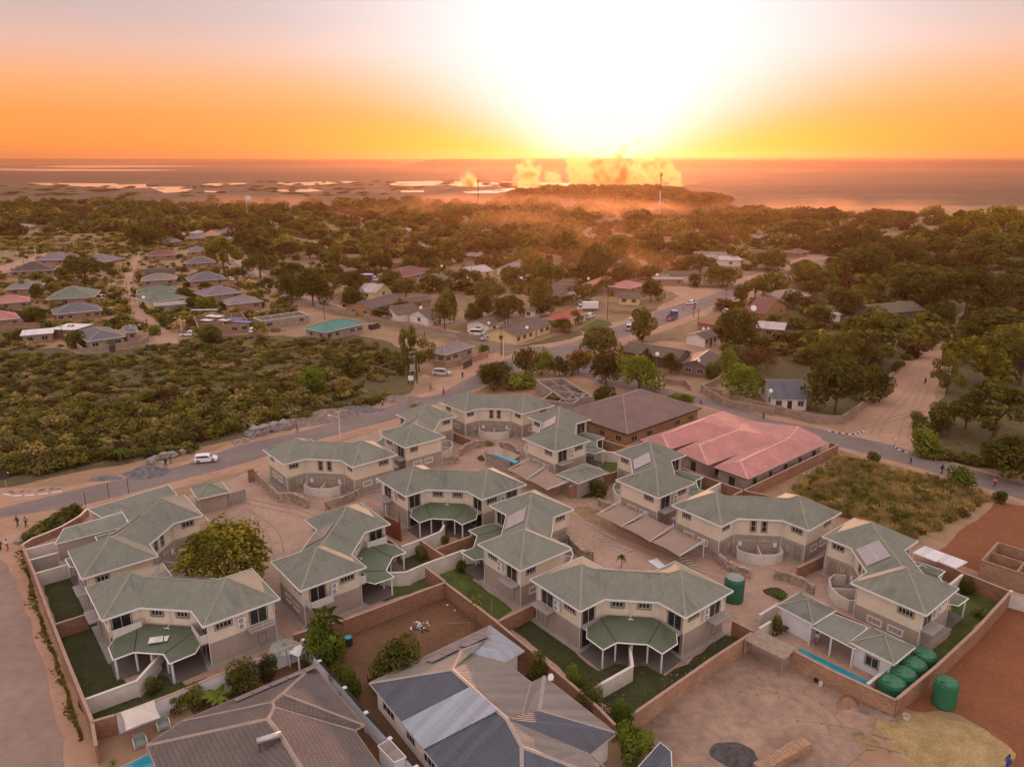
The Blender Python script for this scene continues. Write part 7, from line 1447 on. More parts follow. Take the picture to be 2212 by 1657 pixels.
for a in (('dark pole next to the street lamp by the yellow bungalow', (883, 1210), 842, 15, 2, .13, 'a'), ('utility pole beside the white box lorry drive', (2140, 785), 410, 15, 1, .13, 'b'), ('dark pole in front of the people at the white lorry', (1265, 442), 225, 14, 0, .12, 'c'), ('dark pole at the brick lean-to', (1316, 546), 330, 14, 0, .12, 'd'), ('pole on the far verge of the upper paved road', (1646, 245), 95, 14, 0, .12),
    ('left pole of the pair beside the winding road', (1545, 810), 502, 12, 0, .12), ('right pole of the pair beside the winding road', (1562, 816), 612, 12, 0, .12), ('pole before the slate solar roof', (1285, 772), 565, 12, 0, .1), ('pole left of the long grey purple roof', (975, 890), 770, 12, 0, .1), ('pole at the left end of the grey hip roof', (1292, 1030), 882, 12, 0, .11, 'e'), ('pole beside the roofless ring beam house', (1897, 545), 310, 13, 1, .12, 'f'),
    ('pole behind the teal roof by the winding road', (702, 775), 600, 22, 1, .12, 'g'), ('pole in front of the teal roof', (898, 892), 805, 22, 0, .1), ('pole by the roadside scrub of the dirt side road', (1597, 738), 572, 16, 1, .13), ('tall thin stem pole left of the big ball tree', (1936, 1265), 965, 15, 0, .1), ('pole beside the light metal roofed house', (535, 330), 130, 15, 0, .12), ('pole left of the village dirt road junction', (1895, 910), 670, 10, 0, .12), ('pole in the yard of the white flat roofed tan house', (935, 780), 560, 11, 1, .12)): pole(*a)
def wire(A, B, label):
    pa, ha = POLETOP[A]; pb, hb = POLETOP[B]
    b = MB()
    for off in (-.8, 0.3, .8):
        pts = []
        for i in range(13): t_ = i / 12; q = pa.lerp(pb, t_); pts.append((q.x + off, q.y, ha * (1 - t_) + hb * t_ - 4 * 1.1 * t_ * (1 - t_) - .1))
        b.tube(pts, .028, 3, caps=False)
    tag(b.build('power_line', 'mast_grey'), label, 'power line')
wire('a', 'b', 'power lines from the yellow bungalow pole to the box lorry pole'); wire('e', 'f', 'power lines sagging from the grey hip roof to the ring beam house'); wire('f', 'g', 'power lines between the ring beam house and the teal roof pole'); wire('g', 'a', 'power lines running behind the grey tiled house to the lamp corner')
t = thing('transformer_station', 'pole mounted transformer on three dark poles beside the scrub field', 'transformer', at((1435, 868), 0, 17)); o = t.location.copy()
for p, tp in (((1398, 862), 645), ((1435, 870), 665), ((1470, 858), 640)):
    P = at(p, 0, 17) - o; b = MB(); b.tube([(P.x, P.y, -.1), (P.x, P.y, 8.2)], .15, 7); b.build('pole', 'pole_dark', t)
A, B = at((1398, 862), 0, 17) - o, at((1470, 858), 0, 17) - o
for z in (8.0, 6.9, 3.2): b = MB(); b.tube([(A.x, A.y, z), (B.x, B.y, z)], .07, 5); b.build('crossbeam', 'steel', t)
b = MB(); b.box(-.5, .5, -.4, .4, 3.6, 5.0); b.build('transformer_tank', 'steel', t); b = MB(); b.box(A.x + .1, A.x + 1.4, -.5, -.4, 1.2, 2.4); b.build('sign_board', 'white_metal', t)
for lab, bs, tp, w in (('tall telecom mast with white lower shaft, right of the smoke', (1652, 640), 335, 1.1), ('shorter dark telecom mast near the small smoke plume', (500, 560), 378, 1.0)):
    P = at(bs, 0, 19); h = height_to(P, 259.2 + tp * .33854); t = thing('telecom_mast', lab, 'mast', P, .3, 'telecom masts'); b = MB()
    white = 'white' in lab
    if white: b.tube([(0, 0, 0), (0, 0, h * .62)], [w * .5, w * .35], 8); b.build('shaft', 'pole_white', t); b = MB(); z0 = h * .62
    else: z0 = 0
    for sx, sy in ((-1, -1), (1, -1), (1, 1), (-1, 1)): b.tube([(sx * w * .4, sy * w * .4, z0), (sx * w * .35, sy * w * .35, h)], .12, 4)
    k_ = int((h - z0) / 1.5)
    for i in range(k_): z = z0 + i * 1.5; s = 1 if i % 2 else -1; b.tube([(-w * .4 * s, -w * .4, z), (w * .4 * s, -w * .4, z + 1.5)], .08, 3); b.tube([(-w * .4 * s, w * .4, z), (w * .4 * s, w * .4, z + 1.5)], .08, 3); b.tube([(w * .4, -w * .4 * s, z), (w * .4, w * .4 * s, z + 1.5)], .08, 3)
    b.build('lattice_tower', 'pole_dark', t)
    for i in range(5): b = MB(); a = i * 1.3; b.box(.7 * math.cos(a) - .2, .7 * math.cos(a) + .2, .7 * math.sin(a) - .2, .7 * math.sin(a) + .2, h - 3.5 - (i % 2) * 2.6, h - 1.2 - (i % 2) * 2.6); b.build('antenna', 'pole_dark', t)
# ---------------------------------------------------------------- tanks, sails, dishes, kerbs
TG = 'green plastic water tanks'
def tank(label, p, n, r=1.12, h=2.3, w=None):
    P = at(p, 0, n); t = thing('water_tank', label, 'water tank', (P.x, P.y, 0), rnd.uniform(.4, 1.0), TG); prof = [(r * .98, 0)]; z = 0
    for i in range(7): z = h * (i + 1) / 8; prof += [(r, z - .04), (r * .972, z), (r, z + .04)]
    prof += [(r, h - .12), (r * .96, h)]; b = MB(); b.lathe(prof, n=30); b.build('shell', 'green_tank', t, True)
    b = MB(); b.lathe([(r * .97, h), (r * .7, h + .17), (r * .35, h + .27), (.02, h + .30)], n=30); lid = b.build('dome', 'green_tank_lid', t, True)
    b = MB()
    for k in range(8): a = k * math.pi / 4; b.tube([(r * .2 * math.cos(a), r * .2 * math.sin(a), h + .3), (r * .7 * math.cos(a), r * .7 * math.sin(a), h + .19), (r * .95 * math.cos(a), r * .95 * math.sin(a), h + .03)], .035, 4)
    b.tube([(-r * .9, .1, h + .12), (0, .32, h + .36), (r * .9, .1, h + .12)], .07, 5); b.build('dome_ribs', 'green_tank_lid', lid); b = MB(); b.lathe([(.24, h + .18), (.24, h + .33), (.02, h + .36)], -r * .45, r * .35, 14); b.build('manhole_lid', 'green_tank', lid); return t
tank('green water tank with crumpled cloth on top standing in the courtyard', (1908, 298), 6, 1.25, 2.9); tank('frontmost green tank of the row behind the brick corner', (1205, 1040), 8, 1.3, 2.0); tank('second green tank of the row behind the brick corner', (1285, 965), 8, 1.3, 2.0); tank('third green tank of the row, beside the red door block', (1362, 893), 8, 1.3, 2.0); tank('farthest green tank of the row, at the house garden', (1440, 820), 8, 1.3, 2.0)
tank('single green tank standing on the red soil outside the wall', (1602, 1085), 8, 1.15, 2.7)
c = MB(); c.lathe([(1.1, 3.2), (.7, 3.42), (.1, 3.5)], n=12); o = c.build('cloth', 'cloth_grey', None, loc=at((1908, 298), 0, 6)); tag(o, 'crumpled grey green cloth lying on top of the courtyard water tank', 'cloth')
P = at((345, 880), 0, 10); t = thing('raised_water_tank', 'small green tank on a stand above the grey roof at the left', 'water tank', P); b = MB(); b.lathe([(1.1, 3.6), (1.1, 5.6), (.6, 5.9), (.05, 6.0)], n=16); b.build('shell', 'green_tank', t)
for sx in (-.8, .8):
    for sy in (-.8, .8): b = MB(); b.tube([(sx, sy, 0), (sx, sy, 3.6)], .06, 5); b.build('leg', 'steel', t)
def sail(label, corners, n, z=2.35, up=.95, posts=(), rails=()):
    q = [at(p, z, n) for p in corners]; o = q[0].copy(); o.z = 0; t = thing('shade_sail', label, 'shade sail', o, 0, 'shade sails over the parking bays'); q = [x - o for x in q]; K = 10; V, F = [], []; b = MB(); g = [[None] * (K + 1) for _ in range(K + 1)]
    for i in range(K + 1):
        for j in range(K + 1):
            u, v = i / K, j / K; cu, cv = u + .22 * u * (1 - u) * (1 - 2 * u) , v; p = q[0] * (1 - u) * (1 - v) + q[1] * u * (1 - v) + q[2] * u * v + q[3] * (1 - u) * v; c_ = (q[0] + q[1] + q[2] + q[3]) / 4; e = max(abs(2 * u - 1), abs(2 * v - 1)); k_ = .10 * (1 - abs((2 * u - 1) if abs(2 * v - 1) >= abs(2 * u - 1) else (2 * v - 1)) ** 2) * e ** 6; p = p.lerp(c_, k_); p.z = z + up * (1 - e) ** 1.15 * 1.0 - .12 * e * k_; g[i][j] = len(b.v); b.v.append(tuple(p))
    for i in range(K):
        for j in range(K): b.f.append((g[i][j], g[i + 1][j], g[i + 1][j + 1], g[i][j + 1])); b.m.append(0)
    b.build('sail_cloth', 'sail', t)
    for k_ in posts: b = MB(); p = q[k_]; b.tube([(p.x, p.y, 0), (p.x, p.y, z + .55)], .07, 7); b.build('post', 'white_metal', t)
    for a, c_ in rails:
        b = MB(); A, B = q[a], q[c_]; up_ = Vector((0, 0, .12)); b.tube([A + up_ * 4, B + up_], .045, 5); b.tube([A + up_, B + up_], .04, 5)
        for f in (.25, .5, .75): b.tube([A.lerp(B, f) + up_, A.lerp(B, f) + up_ + Vector((0, 0, .36 * (1 - f)))], .02, 4)
        b.build('steel_rail', 'white_metal', t)
sail('left sail of the pair over the upper parking bay', [(350, 805), (208, 730), (372, 655), (490, 715)], 5, rails=((2, 1), (3, 0)), posts=(2,)); sail('right sail of the pair over the upper parking bay', [(505, 882), (352, 802), (492, 716), (690, 815)], 5, rails=((3, 0),), posts=(3,))
sail('first of three sails in the row, beside the small stone wall', [(1065, 1160), (878, 1070), (1060, 975), (1252, 1062)], 5, rails=((2, 1), (3, 0)), posts=(2, 3)); sail('middle sail of the row of three', [(1280, 1272), (1070, 1158), (1256, 1062), (1458, 1160)], 5, rails=((3, 0),), posts=(3,)); sail('last of three sails in the row, with tall white end post', [(1505, 1382), (1288, 1270), (1462, 1160), (1690, 1275)], 5, rails=((3, 0),), posts=(3,))
sail('dusty sail behind the big courtyard tree', [(1625, 560), (1550, 500), (1800, 420), (1905, 498)], 1, z=2.2, rails=((1, 0),), posts=(1, 3)); sail('dusty sail left of the rust coloured screen', [(900, 1080), (840, 1030), (960, 965), (1100, 1020)], 3, z=2.2, posts=(3,))
def dish(label, p, z, n, r=.55, grp='white satellite dishes'):
    r *= .68
    P = at(p, z, n); t = thing('satellite_dish', label, 'satellite dish', P, rnd.uniform(-.6, .6), grp); b = MB(); pr = [(r * k / 5, .30 * r * (k / 5) ** 2) for k in range(1, 6)]; b.lathe([(x, y) for x, y in pr], n=16); d = b.build('reflector', 'white_metal', t); d.rotation_euler = (math.radians(62), 0, 0); b = MB(); b.tube([(0, 0, -.9), (0, .05, 0)], .035, 5); b.build('mount', 'steel', t); b = MB(); b.tube([(0, -.1, -.3), (0, -.75, .1)], .02, 4); b.build('feed_arm', 'steel', t)
dish('satellite dish on the roof corner of the central corrugated house', (530, 880), 4.9, 6, .5)
for lab, p, z, n, r in (('dish on the streaked metal roof by its white gable', (302, 132), 4.0, 7, .7), ('dish on the yellow bungalow roof edge', (1188, 880), 4.0, 15, .7), ('dish on the white gable house above the minibus', (735, 828), 4.2, 15, .7), ('big dish over the brick house gable', (402, 458), 4.4, 16, 1.5), ('dish on the long dark brown roof', (835, 878), 4.2, 14, .8), ('dish on the dark gabled house roof', (1325, 950), 4.4, 14, .8), ('left dish on the white walled house ridge', (1382, 580), 4.3, 14, .7), ('right dish on the white walled house ridge', (1438, 578), 4.3, 14, .7), ('dish on the lower green village roof', (152, 930), 4.0, 12, .9), ('dish on the white gabled bungalow right of the teal roof', (1500, 672), 4.3, 22, .8), ('dish among trees left of the salmon roof', (345, 428), 4.0, 21, .8), ('dish beside the long orange roof', (898, 432), 4.0, 21, .9), ('dish near the flat roofed block house', (1470, 400), 4.0, 21, .9), ('dish above the maroon roof, left one', (1465, 318), 4.0, 22, .8), ('dish above the maroon roof, right one', (1675, 328), 4.0, 22, .9), ('dish in the red haze below the masts', (740, 272), 4.0, 21, .9)): dish(lab, p, z, n, r)
ORD = 'first second third fourth fifth sixth seventh eighth ninth tenth eleventh twelfth thirteenth fourteenth'.split()
KG = 'white and black kerb stones at the road corners'
def kerb(pts, n, cnt, label, alt=False):
    P = [at(p, 0, n) for p in pts]; L = [0]
    for a, c_ in zip(P, P[1:]): L.append(L[-1] + (c_ - a).length)
    for i in range(cnt):
        s = L[-1] * (i + .5) / cnt; j = max(k_ for k_ in range(len(P) - 1) if L[k_] <= s); f = (s - L[j]) / (L[j + 1] - L[j]); q = P[j].lerp(P[j + 1], f); d = (P[j + 1] - P[j]).normalized(); w = L[-1] / cnt * (.5 if alt else .38); b = MB(); b.hexa([(-w, -.14, -.05), (w, -.14, -.05), (w, .14, -.05), (-w, .14, -.05)], [(-w, -.11, .16), (w, -.11, .16), (w, .11, .14), (-w, .11, .14)]); o = b.build('kerb_stone', 'dark' if alt and i % 2 else 'paint_white', loc=q); o.rotation_euler = (0, 0, math.atan2(d.y, d.x)); tag(o, ORD[i] + ' from left, ' + label + (', black' if alt and i % 2 else ''), 'kerb stone', KG + ', ' + ('left corner' if n == 1 else 'upper bend' if 'upper' in label else 'lower bend') + (', black' if alt and i % 2 else ''))
kerb([(20, 308), (120, 322), (260, 316), (350, 305), (480, 285)], 1, 5, 'white kerb block along the planted corner'); kerb([(735, 435), (830, 455), (930, 462), (1005, 438)], 7, 13, 'kerb block, upper bend of dirt side road', True); kerb([(1245, 500), (1228, 540), (1262, 575), (1340, 602)], 7, 11, 'kerb block, lower bend of dirt side road', True)
P = at((52, 275), 0, 1); t = thing('road_sign', 'back of a round road sign on a grey pole at the left edge', 'road sign', P, .3); b = MB(); b.tube([(0, 0, 0), (0, 0, 3.0)], .05, 6); b.build('pole', 'steel', t); b = MB(); b.tube([(0, -.06, 2.7), (0, -.03, 2.7)], .75, 20); b.build('sign_disc', 'car_dark', t)
# gates and screens
def panel_gate(label, A, B, n, h, m, name='metal_gate', z0=.05):
    a, c_ = at(A, 0, n), at(B, 0, n); d = (c_ - a); L = d.length; t = thing(name, label, 'gate' if 'gate' in name else 'screen', a, math.atan2(d.y, d.x)); b = MB(); b.box(0, L, -.03, .03, z0, h); b.build('panel', m, t); b = MB(); k_ = max(2, int(L / .5))
    for i in range(k_ + 1): x = L * i / k_; b.box(x - .03, x + .03, -.06, .06, z0, h + .02)
    b.build('frame', 'steel' if m != 'rust_sheet' else 'rust_sheet', t)
panel_gate('grey sliding gate left half between gatehouse and stone wall', (1600, 430), (1742, 390), 1, 2.1, 'concrete'); panel_gate('grey sliding gate right half between gatehouse and stone wall', (1750, 390), (1858, 358), 1, 2.1, 'concrete'); panel_gate('rust coloured tall screen face beside the mid compound house', (1100, 1215), (1215, 1270), 3, 3.0, 'rust_sheet', 'rust_screen'); panel_gate('rust coloured side screen toward the mid compound house', (1215, 1268), (1205, 1180), 3, 3.0, 'rust_sheet', 'rust_screen')
panel_gate('black gate in the tan plot wall', (1850, 745), (1926, 705), 17, 1.9, 'dark'); panel_gate('small grey gate in the brick plot wall of the slate blue house', (908, 1045), (960, 1035), 9, 1.9, 'car_dark'); panel_gate('grey driveway gate before the white gabled bungalow', (1408, 840), (1475, 855), 22, 1.7, 'steel')
b = MB(); P = [at(p, 0, 5) for p in ((45, 690), (225, 760), (300, 712), (130, 640))]; o0 = P[0].copy(); P = [p - o0 for p in P]; b.hexa(P, [p + Vector((0, 0, 2.3)) for p in P]); t = tag(b.build('pump_room', 'w_grey', loc=o0), 'grey slatted service room beside the turning circle', 'shed'); b = MB(); c0 = sum(P, Vector()) / 4; R2 = [p.lerp(c0, -.05) for p in P]; b.hexa([p + Vector((0, 0, 2.3)) for p in R2], [p + Vector((0, 0, 2.42)) for p in R2]); b.build('roof', 'r_beige', t)
mat('tarp_cyan', (.05, .42, .55), .5, .1, 1.5); b = MB(); A, B = at((95, 605), 2.5, 5), at((285, 670), 2.5, 5); o0 = A.copy(); d = (B - A); s = Vector((-d.y, d.x, 0)).normalized()
for i in range(6): f, g_ = i / 6, (i + 1) / 6; w = .25 + .5 * f; b.hexa([d * f - s * w, d * g_ - s * (w + .08), d * g_ + s * w * .5, d * f + s * w * .4], [d * f - s * w * .8 + Vector((0, 0, .1)), d * g_ - s * w + Vector((0, 0, .12)), d * g_ + s * w * .4 + Vector((0, 0, .14)), d * f + s * w * .3 + Vector((0, 0, .1))])
tag(b.build('blue_tarpaulin', 'tarp_cyan', loc=o0), 'bundled bright blue tarpaulin lying on the service room roof', 'tarpaulin')
# pools
def pool(label, pts, n, z=.09):
    P = [at(p, .12, n) for p in pts]; o0 = P[0].copy(); o0.z = 0; P = [p - o0 for p in P]; c0 = sum(P, Vector()) / len(P); t = thing('swimming_pool', label, 'swimming pool', o0); b = MB(); b.face([(p.x, p.y, .10) for p in P]); w = b.build('water', 'water_pool', t)
    if w.data.polygons[0].normal.z < 0: w.data.flip_normals()
    b = MB(); n_ = len(P)
    for i in range(n_):
        a, c_ = P[i], P[(i + 1) % n_]; a2, c2 = a + (a - c0).normalized() * .4, c_ + (c_ - c0).normalized() * .4; b.prism([(a.x, a.y), (c_.x, c_.y), (c2.x, c2.y), (a2.x, a2.y)], 0, .14)
    b.build('coping', 'concrete', t)
pool('narrow blue lap pool behind the front brick wall', [(530, 665), (1040, 915), (1010, 940), (500, 680)], 8); pool('corner of a turquoise pool beside the tiled roof', [(930, 1360), (1120, 1265), (1160, 1340), (1130, 1420), (900, 1420)], 2)
# umbrella and furniture in the neighbour garden
P = at((1085, 1120), 0, 2); t = thing('patio_umbrella', 'square cream patio umbrella beside the tiled roof house', 'umbrella', P, math.radians(35)); b = MB(); s = 1.5; a = (0, 0, 3.35); e = [(-s, -s, 2.4), (s, -s, 2.4), (s, s, 2.4), (-s, s, 2.4)]
for i in range(4): m_ = tuple((e[i][k_] + e[(i + 1) % 4][k_]) / 2 * (.93 if k_ < 2 else 1) for k_ in range(3)); b.face([e[i], m_, a]); b.face([m_, e[(i + 1) % 4], a])
b.build('canopy', 'plaster_white', t); b = MB(); b.tube([(0, 0, 0), (0, 0, 3.2)], .035, 6); b.build('pole', 'steel', t)
for p, lab in (((1235, 1060), 'pale cushioned garden chair right of the cream umbrella'), ((1060, 1190), 'pale cushioned garden chair in front of the cream umbrella')):
    P = at(p, 0, 2); t = thing('garden_chair', lab, 'chair', P, .6); b = MB(); b.box(-.5, .5, -.5, .5, .12, .45); b.build('seat', 'cloth_grey', t); b = MB(); b.box(-.5, .5, .38, .55, .45, .95); b.build('backrest', 'cloth_grey', t); b = MB(); b.box(-.6, -.5, -.5, .5, .1, .65); b.box(.5, .6, -.5, .5, .1, .65); b.build('armrests', 'plaster_white', t)
P = at((345, 770), 0, 4); t = thing('parasol', 'round grey fabric parasol with petal panels in the white walled corner', 'parasol', P); b = MB(); k_ = 12
for i in range(k_):
    a0, a1 = i * 2 * math.pi / k_, (i + .82) * 2 * math.pi / k_; b.face([(.25 * math.cos(a0), .25 * math.sin(a0), 2.3), (1.6 * math.cos(a0), 1.6 * math.sin(a0), 1.9 + .08 * (i % 2)), (1.6 * math.cos(a1), 1.6 * math.sin(a1), 1.9), (.25 * math.cos(a1), .25 * math.sin(a1), 2.3)])
b.build('canopy', 'cloth_grey', t); b = MB(); b.tube([(0, 0, 0), (0, 0, 2.4)], .04, 6); b.build('pole', 'steel', t)
b = MB(); P = at((80, 555), 2.9, 2)
for i, (p, c_) in enumerate((([(1130, 385), (1235, 370), (1225, 415), (1115, 430)], 0), ([(1240, 375), (1278, 367), (1262, 408), (1235, 412)], 0))):
    q = [at(x, 3.15, 2) for x in p]; o0 = q[0].copy(); q = [x - o0 for x in q]; b = MB(); b.hexa([x + Vector((0, 0, .02)) for x in q[::-1]], [x + Vector((0, 0, .06)) for x in q[::-1]]); tag(b.build('roof_sheet', 'sheet_white', loc=o0), ['larger white sheet lying on the dark green porch roof', 'narrow white sheet lying on the dark green porch roof'][i], 'roof sheet')
# mounds, heaps, boulders
mat('gravel', (.20, .19, .21), .98, .25, 1.5, bump=.8, bscale=30); mat('gravel_dark', (.115, .105, .11), .98, .25, 1.5, bump=.8, bscale=30); mat('rubble', (.30, .23, .20), .98, .25, 1.2, bump=.8, bscale=18); mat('straw', (.40, .29, .14), .98, .22, .6, col2=(.26, .19, .08), bump=.8, bscale=14); mat('boulder', (.32, .29, .29), .95, .15, 1.2, bump=.6, bscale=6); mat('sand_heap', (.42, .29, .18), .98, .15, 1.0, bump=.4)
def mound(label, p, n, rx, ry, h, m, rot=0, name='mound', cat='heap', rough=.18):
    P = at(p, 0, n); b = MB(); K, Rn = 30, 7; ph = [rnd.uniform(0, 6.28) for _ in range(4)]; b.v.append((0, 0, h))
    for i in range(1, Rn + 1):
        f = i / Rn
        for k_ in range(K):
            a = 2 * math.pi * k_ / K; w = 1 + rough * (math.sin(2 * a + ph[0]) * .6 + math.sin(3 * a + ph[1]) * .4 + math.sin(7 * a + ph[2]) * .15); z = h * (math.cos(f * math.pi) * .5 + .5) * (1 + rnd.uniform(-.08, .08)) - (.05 if i == Rn else 0); b.v.append((rx * f * w * math.cos(a), ry * f * w * math.sin(a), z))
    for k_ in range(K): b.f.append((0, 1 + k_, 1 + (k_ + 1) % K)); b.m.append(0)
    for i in range(Rn - 1):
        for k_ in range(K): a, c_ = 1 + i * K, 1 + (i + 1) * K; k2 = (k_ + 1) % K; b.f.append((a + k_, c_ + k_, c_ + k2, a + k2)); b.m.append(0)
    o = b.build(name, m, smooth=True, loc=P); o.rotation_euler = (0, 0, math.radians(rot)); tag(o, label, cat); return o
mound('large low mound of pale straw coloured soil on the bare lot', (1640, 1400), 8, 7.2, 4.3, .75, 'straw', -18, 'straw_mound'); mound('round heap of dark crushed stone at the bottom', (1925, 1480), 6, 2.6, 2.2, .7, 'gravel_dark', 0, 'gravel_heap'); mound('blue grey gravel heap at the edge of the paved road', (1110, 150), 1, 4.6, 2.6, 1.5, 'gravel', 14, 'gravel_heap'); mound('thin grey gravel patch left of the roadside heap', (800, 190), 1, 3, 1.4, .4, 'gravel', 10, 'gravel_heap')
mound('brown soil bank behind the pile of boulders', (660, 330), 3, 9, 3.2, 1.8, 'rubble', 18, 'soil_heap'); mound('grey white rubble bank beside the road lamp', (850, 285), 3, 8, 2.4, 1.2, 'gravel', 16, 'rubble_heap'); mound('reddish rubble bank behind the boulders', (430, 385), 3, 8, 2.5, 1.3, 'rubble', 16, 'rubble_heap'); mound('sand heap near the walking person beyond the lamp', (1170, 200), 3, 7, 3, 1.1, 'rubble', 14, 'sand_heap')
mound('village sand heap beside the dark slate roof, pale', (1700, 340), 11, 7, 4, 1.6, 'sand_heap', 5, 'sand_heap'); mound('reddish village gravel heap behind the pale one', (1630, 280), 11, 6, 3.5, 2.0, 'rubble', 0, 'gravel_heap'); mound('brown earth heap at the bend of the village road', (1890, 500), 11, 6, 4, 1.8, 'rubble', 0, 'earth_heap'); mound('small pale sand heap at the transformer', (1530, 805), 17, 1.6, 1.2, .7, 'sand_heap', 0, 'sand_heap')
mound('heap of broken red bricks against the front wall', (880, 1080), 8, 1.5, 1.2, .7, 'brick', 0, 'brick_heap', rough=.3); mound('low brown earth bank at the foot of the brick corner', (1080, 1160), 8, 3.4, .7, .5, 'rubble', -30, 'earth_bank')
def rocks(name, label, cat, n, line, cnt, s0, s1, m, spread=1.0, group=None, stuff=True):
    big = MB()
    for i in range(cnt):
        f = rnd.random() if stuff else (i + .5) / cnt; j = min(len(line) - 2, int(f * (len(line) - 1))); g_ = f * (len(line) - 1) - j; P = at(line[j], 0, n).lerp(at(line[j + 1], 0, n), g_); s = rnd.uniform(s0, s1); b = MB(); r = random.Random(i * 7 + cnt)
        V = [Vector((math.cos(a) * math.cos(e), math.sin(a) * math.cos(e), math.sin(e))) * r.uniform(.7, 1.1) for e in (-.5, .1, .7) for a in [k_ * 1.047 + e for k_ in range(6)]] + [Vector((0, 0, r.uniform(.7, 1)))]
        b.v = [tuple(v * s) for v in V]
        for rr in (0, 1):
            for k_ in range(6): b.f.append((rr * 6 + k_, rr * 6 + (k_ + 1) % 6, rr * 6 + 6 + (k_ + 1) % 6, rr * 6 + 6 + k_)); b.m.append(0)
        for k_ in range(6): b.f.append((12 + k_, 12 + (k_ + 1) % 6, 18)); b.m.append(0)
        L_ = Vector((P.x + rnd.uniform(-spread, spread), P.y + rnd.uniform(-spread, spread), s * .25)); a0 = r.uniform(0, 6); co, si = math.cos(a0), math.sin(a0)
        if stuff: k0 = len(big.v); big.v += [(x * co - y * si + L_.x, x * si + y * co + L_.y, z + L_.z) for x, y, z in b.v]; big.f += [tuple(q_ + k0 for q_ in f_) for f_ in b.f]; big.m += b.m
        else: o = b.build(name, m, loc=L_); o.rotation_euler[2] = a0; tag(o, ORD[i] + ' ' + label, cat, group)
    if stuff: tag(big.build(name, m), label, cat, kind='stuff')
rocks('boulder', 'boulder from the left in the big pale pile by the paved road', 'boulder', 3, [(60, 480), (150, 460), (230, 430), (330, 415)], 12, .9, 1.9, 'boulder', .5, 'boulders along the paved road', False); rocks('boulder', 'grey boulder from the left behind the roadside walkers', 'boulder', 1, [(1130, 75), (1180, 60), (1240, 30), (1400, 10)], 9, .5, 1.3, 'boulder', .6, 'boulders behind the roadside walkers', False); rocks('stony_strip', 'small loose stones on the strip between the boulders', 'stones', 3, [(-80, 520), (40, 510), (280, 370), (480, 345)], 40, .18, .5, 'boulder', 1.2, 'loose stones beside the road')
rocks('rubble', 'broken stones covering the bank beside the road lamp', 'stones', 3, [(740, 265), (830, 275), (950, 245)], 45, .15, .45, 'boulder', 1.4, 'stones on the rubble bank'); rocks('planted_rocks', 'rough stones edging the planted border at the left corner', 'stones', 1, [(120, 680), (230, 600), (380, 510), (560, 425)], 46, .3, .6, 'stone', .5, 'stones of the planted border'); rocks('bed_stones', 'stones in the kerbside bed under the round sign', 'stones', 1, [(20, 300), (200, 285), (440, 262)], 16, .2, .45, 'stone', .5, 'stones of the kerbside bed')
rocks('rubbish_heap', 'heap of white and pale rubbish in the red yard', 'rubbish', 4, [(1290, 500), (1350, 490), (1400, 500)], 26, .08, .19, 'paint_white', .8, 'scraps of the rubbish heap'); rocks('dark_rubbish', 'dark scraps in the red yard rubbish heap', 'rubbish', 4, [(1300, 520), (1410, 520)], 14, .12, .28, 'gravel_dark', .6, 'dark scraps of the rubbish heap'); rocks('paper_litter', 'white paper litter below the yard corner wall', 'rubbish', 4, [(1560, 340), (1600, 345), (1640, 420)], 5, .08, .16, 'paint_white', .2, 'paper scraps below the yard wall')
rocks('loose_bricks', 'loose bricks scattered over the bare lot', 'bricks', 8, [(-350, 740), (-20, 860), (300, 1000), (760, 1230)], 90, .05, .16, 'brick', 4.5, 'loose bricks on the bare lot')
# stack of bricks
A, B = at((200, 1560), .9, 8), at((570, 1360), .9, 8); d = (B - A); L = d.length; t = thing('brick_stack', 'long stack of tan bricks on the bare lot at the bottom', 'brick stack', (A.x, A.y, 0), math.atan2(d.y, d.x)); i = 0
for lay in range(7):
    b = MB(); x = rnd.uniform(0, .15)
    while x < L - .3: w = rnd.uniform(.35, .7); b.box(x, x + w - .03, -.62 + rnd.uniform(-.06, .06), .55 + rnd.uniform(-.06, .06), lay * .14, lay * .14 + .135); x += w
    b.build('brick_course', 'brick_tan', t)
# small things
def frame_on_ground(label, pts, n):
    P = [at(p, .1, n) for p in pts]; o0 = P[0].copy(); P = [p - o0 for p in P]; b = MB()
    for i in range(4): b.tube([P[i], P[(i + 1) % 4]], .05, 4)
    for f in (.33, .66): b.tube([P[0].lerp(P[3], f), P[1].lerp(P[2], f)], .04, 4)
    tag(b.build('steel_frame', 'steel', loc=o0), label, 'steel frame')
frame_on_ground('flat steel frame lying on the drive near the tan spill', [(840, 1215), (920, 1200), (1025, 1245), (940, 1270)], 5); frame_on_ground('flat steel frame lying on the drive near the small palm', [(970, 1305), (1020, 1290), (1150, 1335), (1080, 1360)], 5); frame_on_ground('flat steel frame lying under the last sail', [(1500, 1400), (1560, 1385), (1640, 1440), (1580, 1450)], 5)
b = MB(); q = [at(p, .08, 5) for p in ((1265, 1415), (1335, 1395), (1400, 1455), (1345, 1470))]; o0 = q[0].copy(); q = [x - o0 for x in q]; b.hexa(q, [x + Vector((0, 0, .05)) for x in q]); tag(b.build('plastic_sheet', 'paint_white', loc=o0), 'crumpled white plastic sheet on the central drive', 'plastic sheet')
def bucket(label, p, n, m, r=.22, h=.4, z=0): P = at(p, z, n); b = MB(); b.lathe([(r * .8, 0), (r, h), (r * .92, h), (r * .75, .05)], n=12); tag(b.build('bucket', m, loc=P), label, 'bucket')
bucket('white bucket beside the dark one on the bare lot', (678, 945), 8, 'paint_white'); bucket('dark bucket left of the white bucket', (640, 920), 8, 'car_dark'); bucket('white drum at the outer foot of the brick corner', (1320, 1205), 8, 'plaster_white', .35, .6)
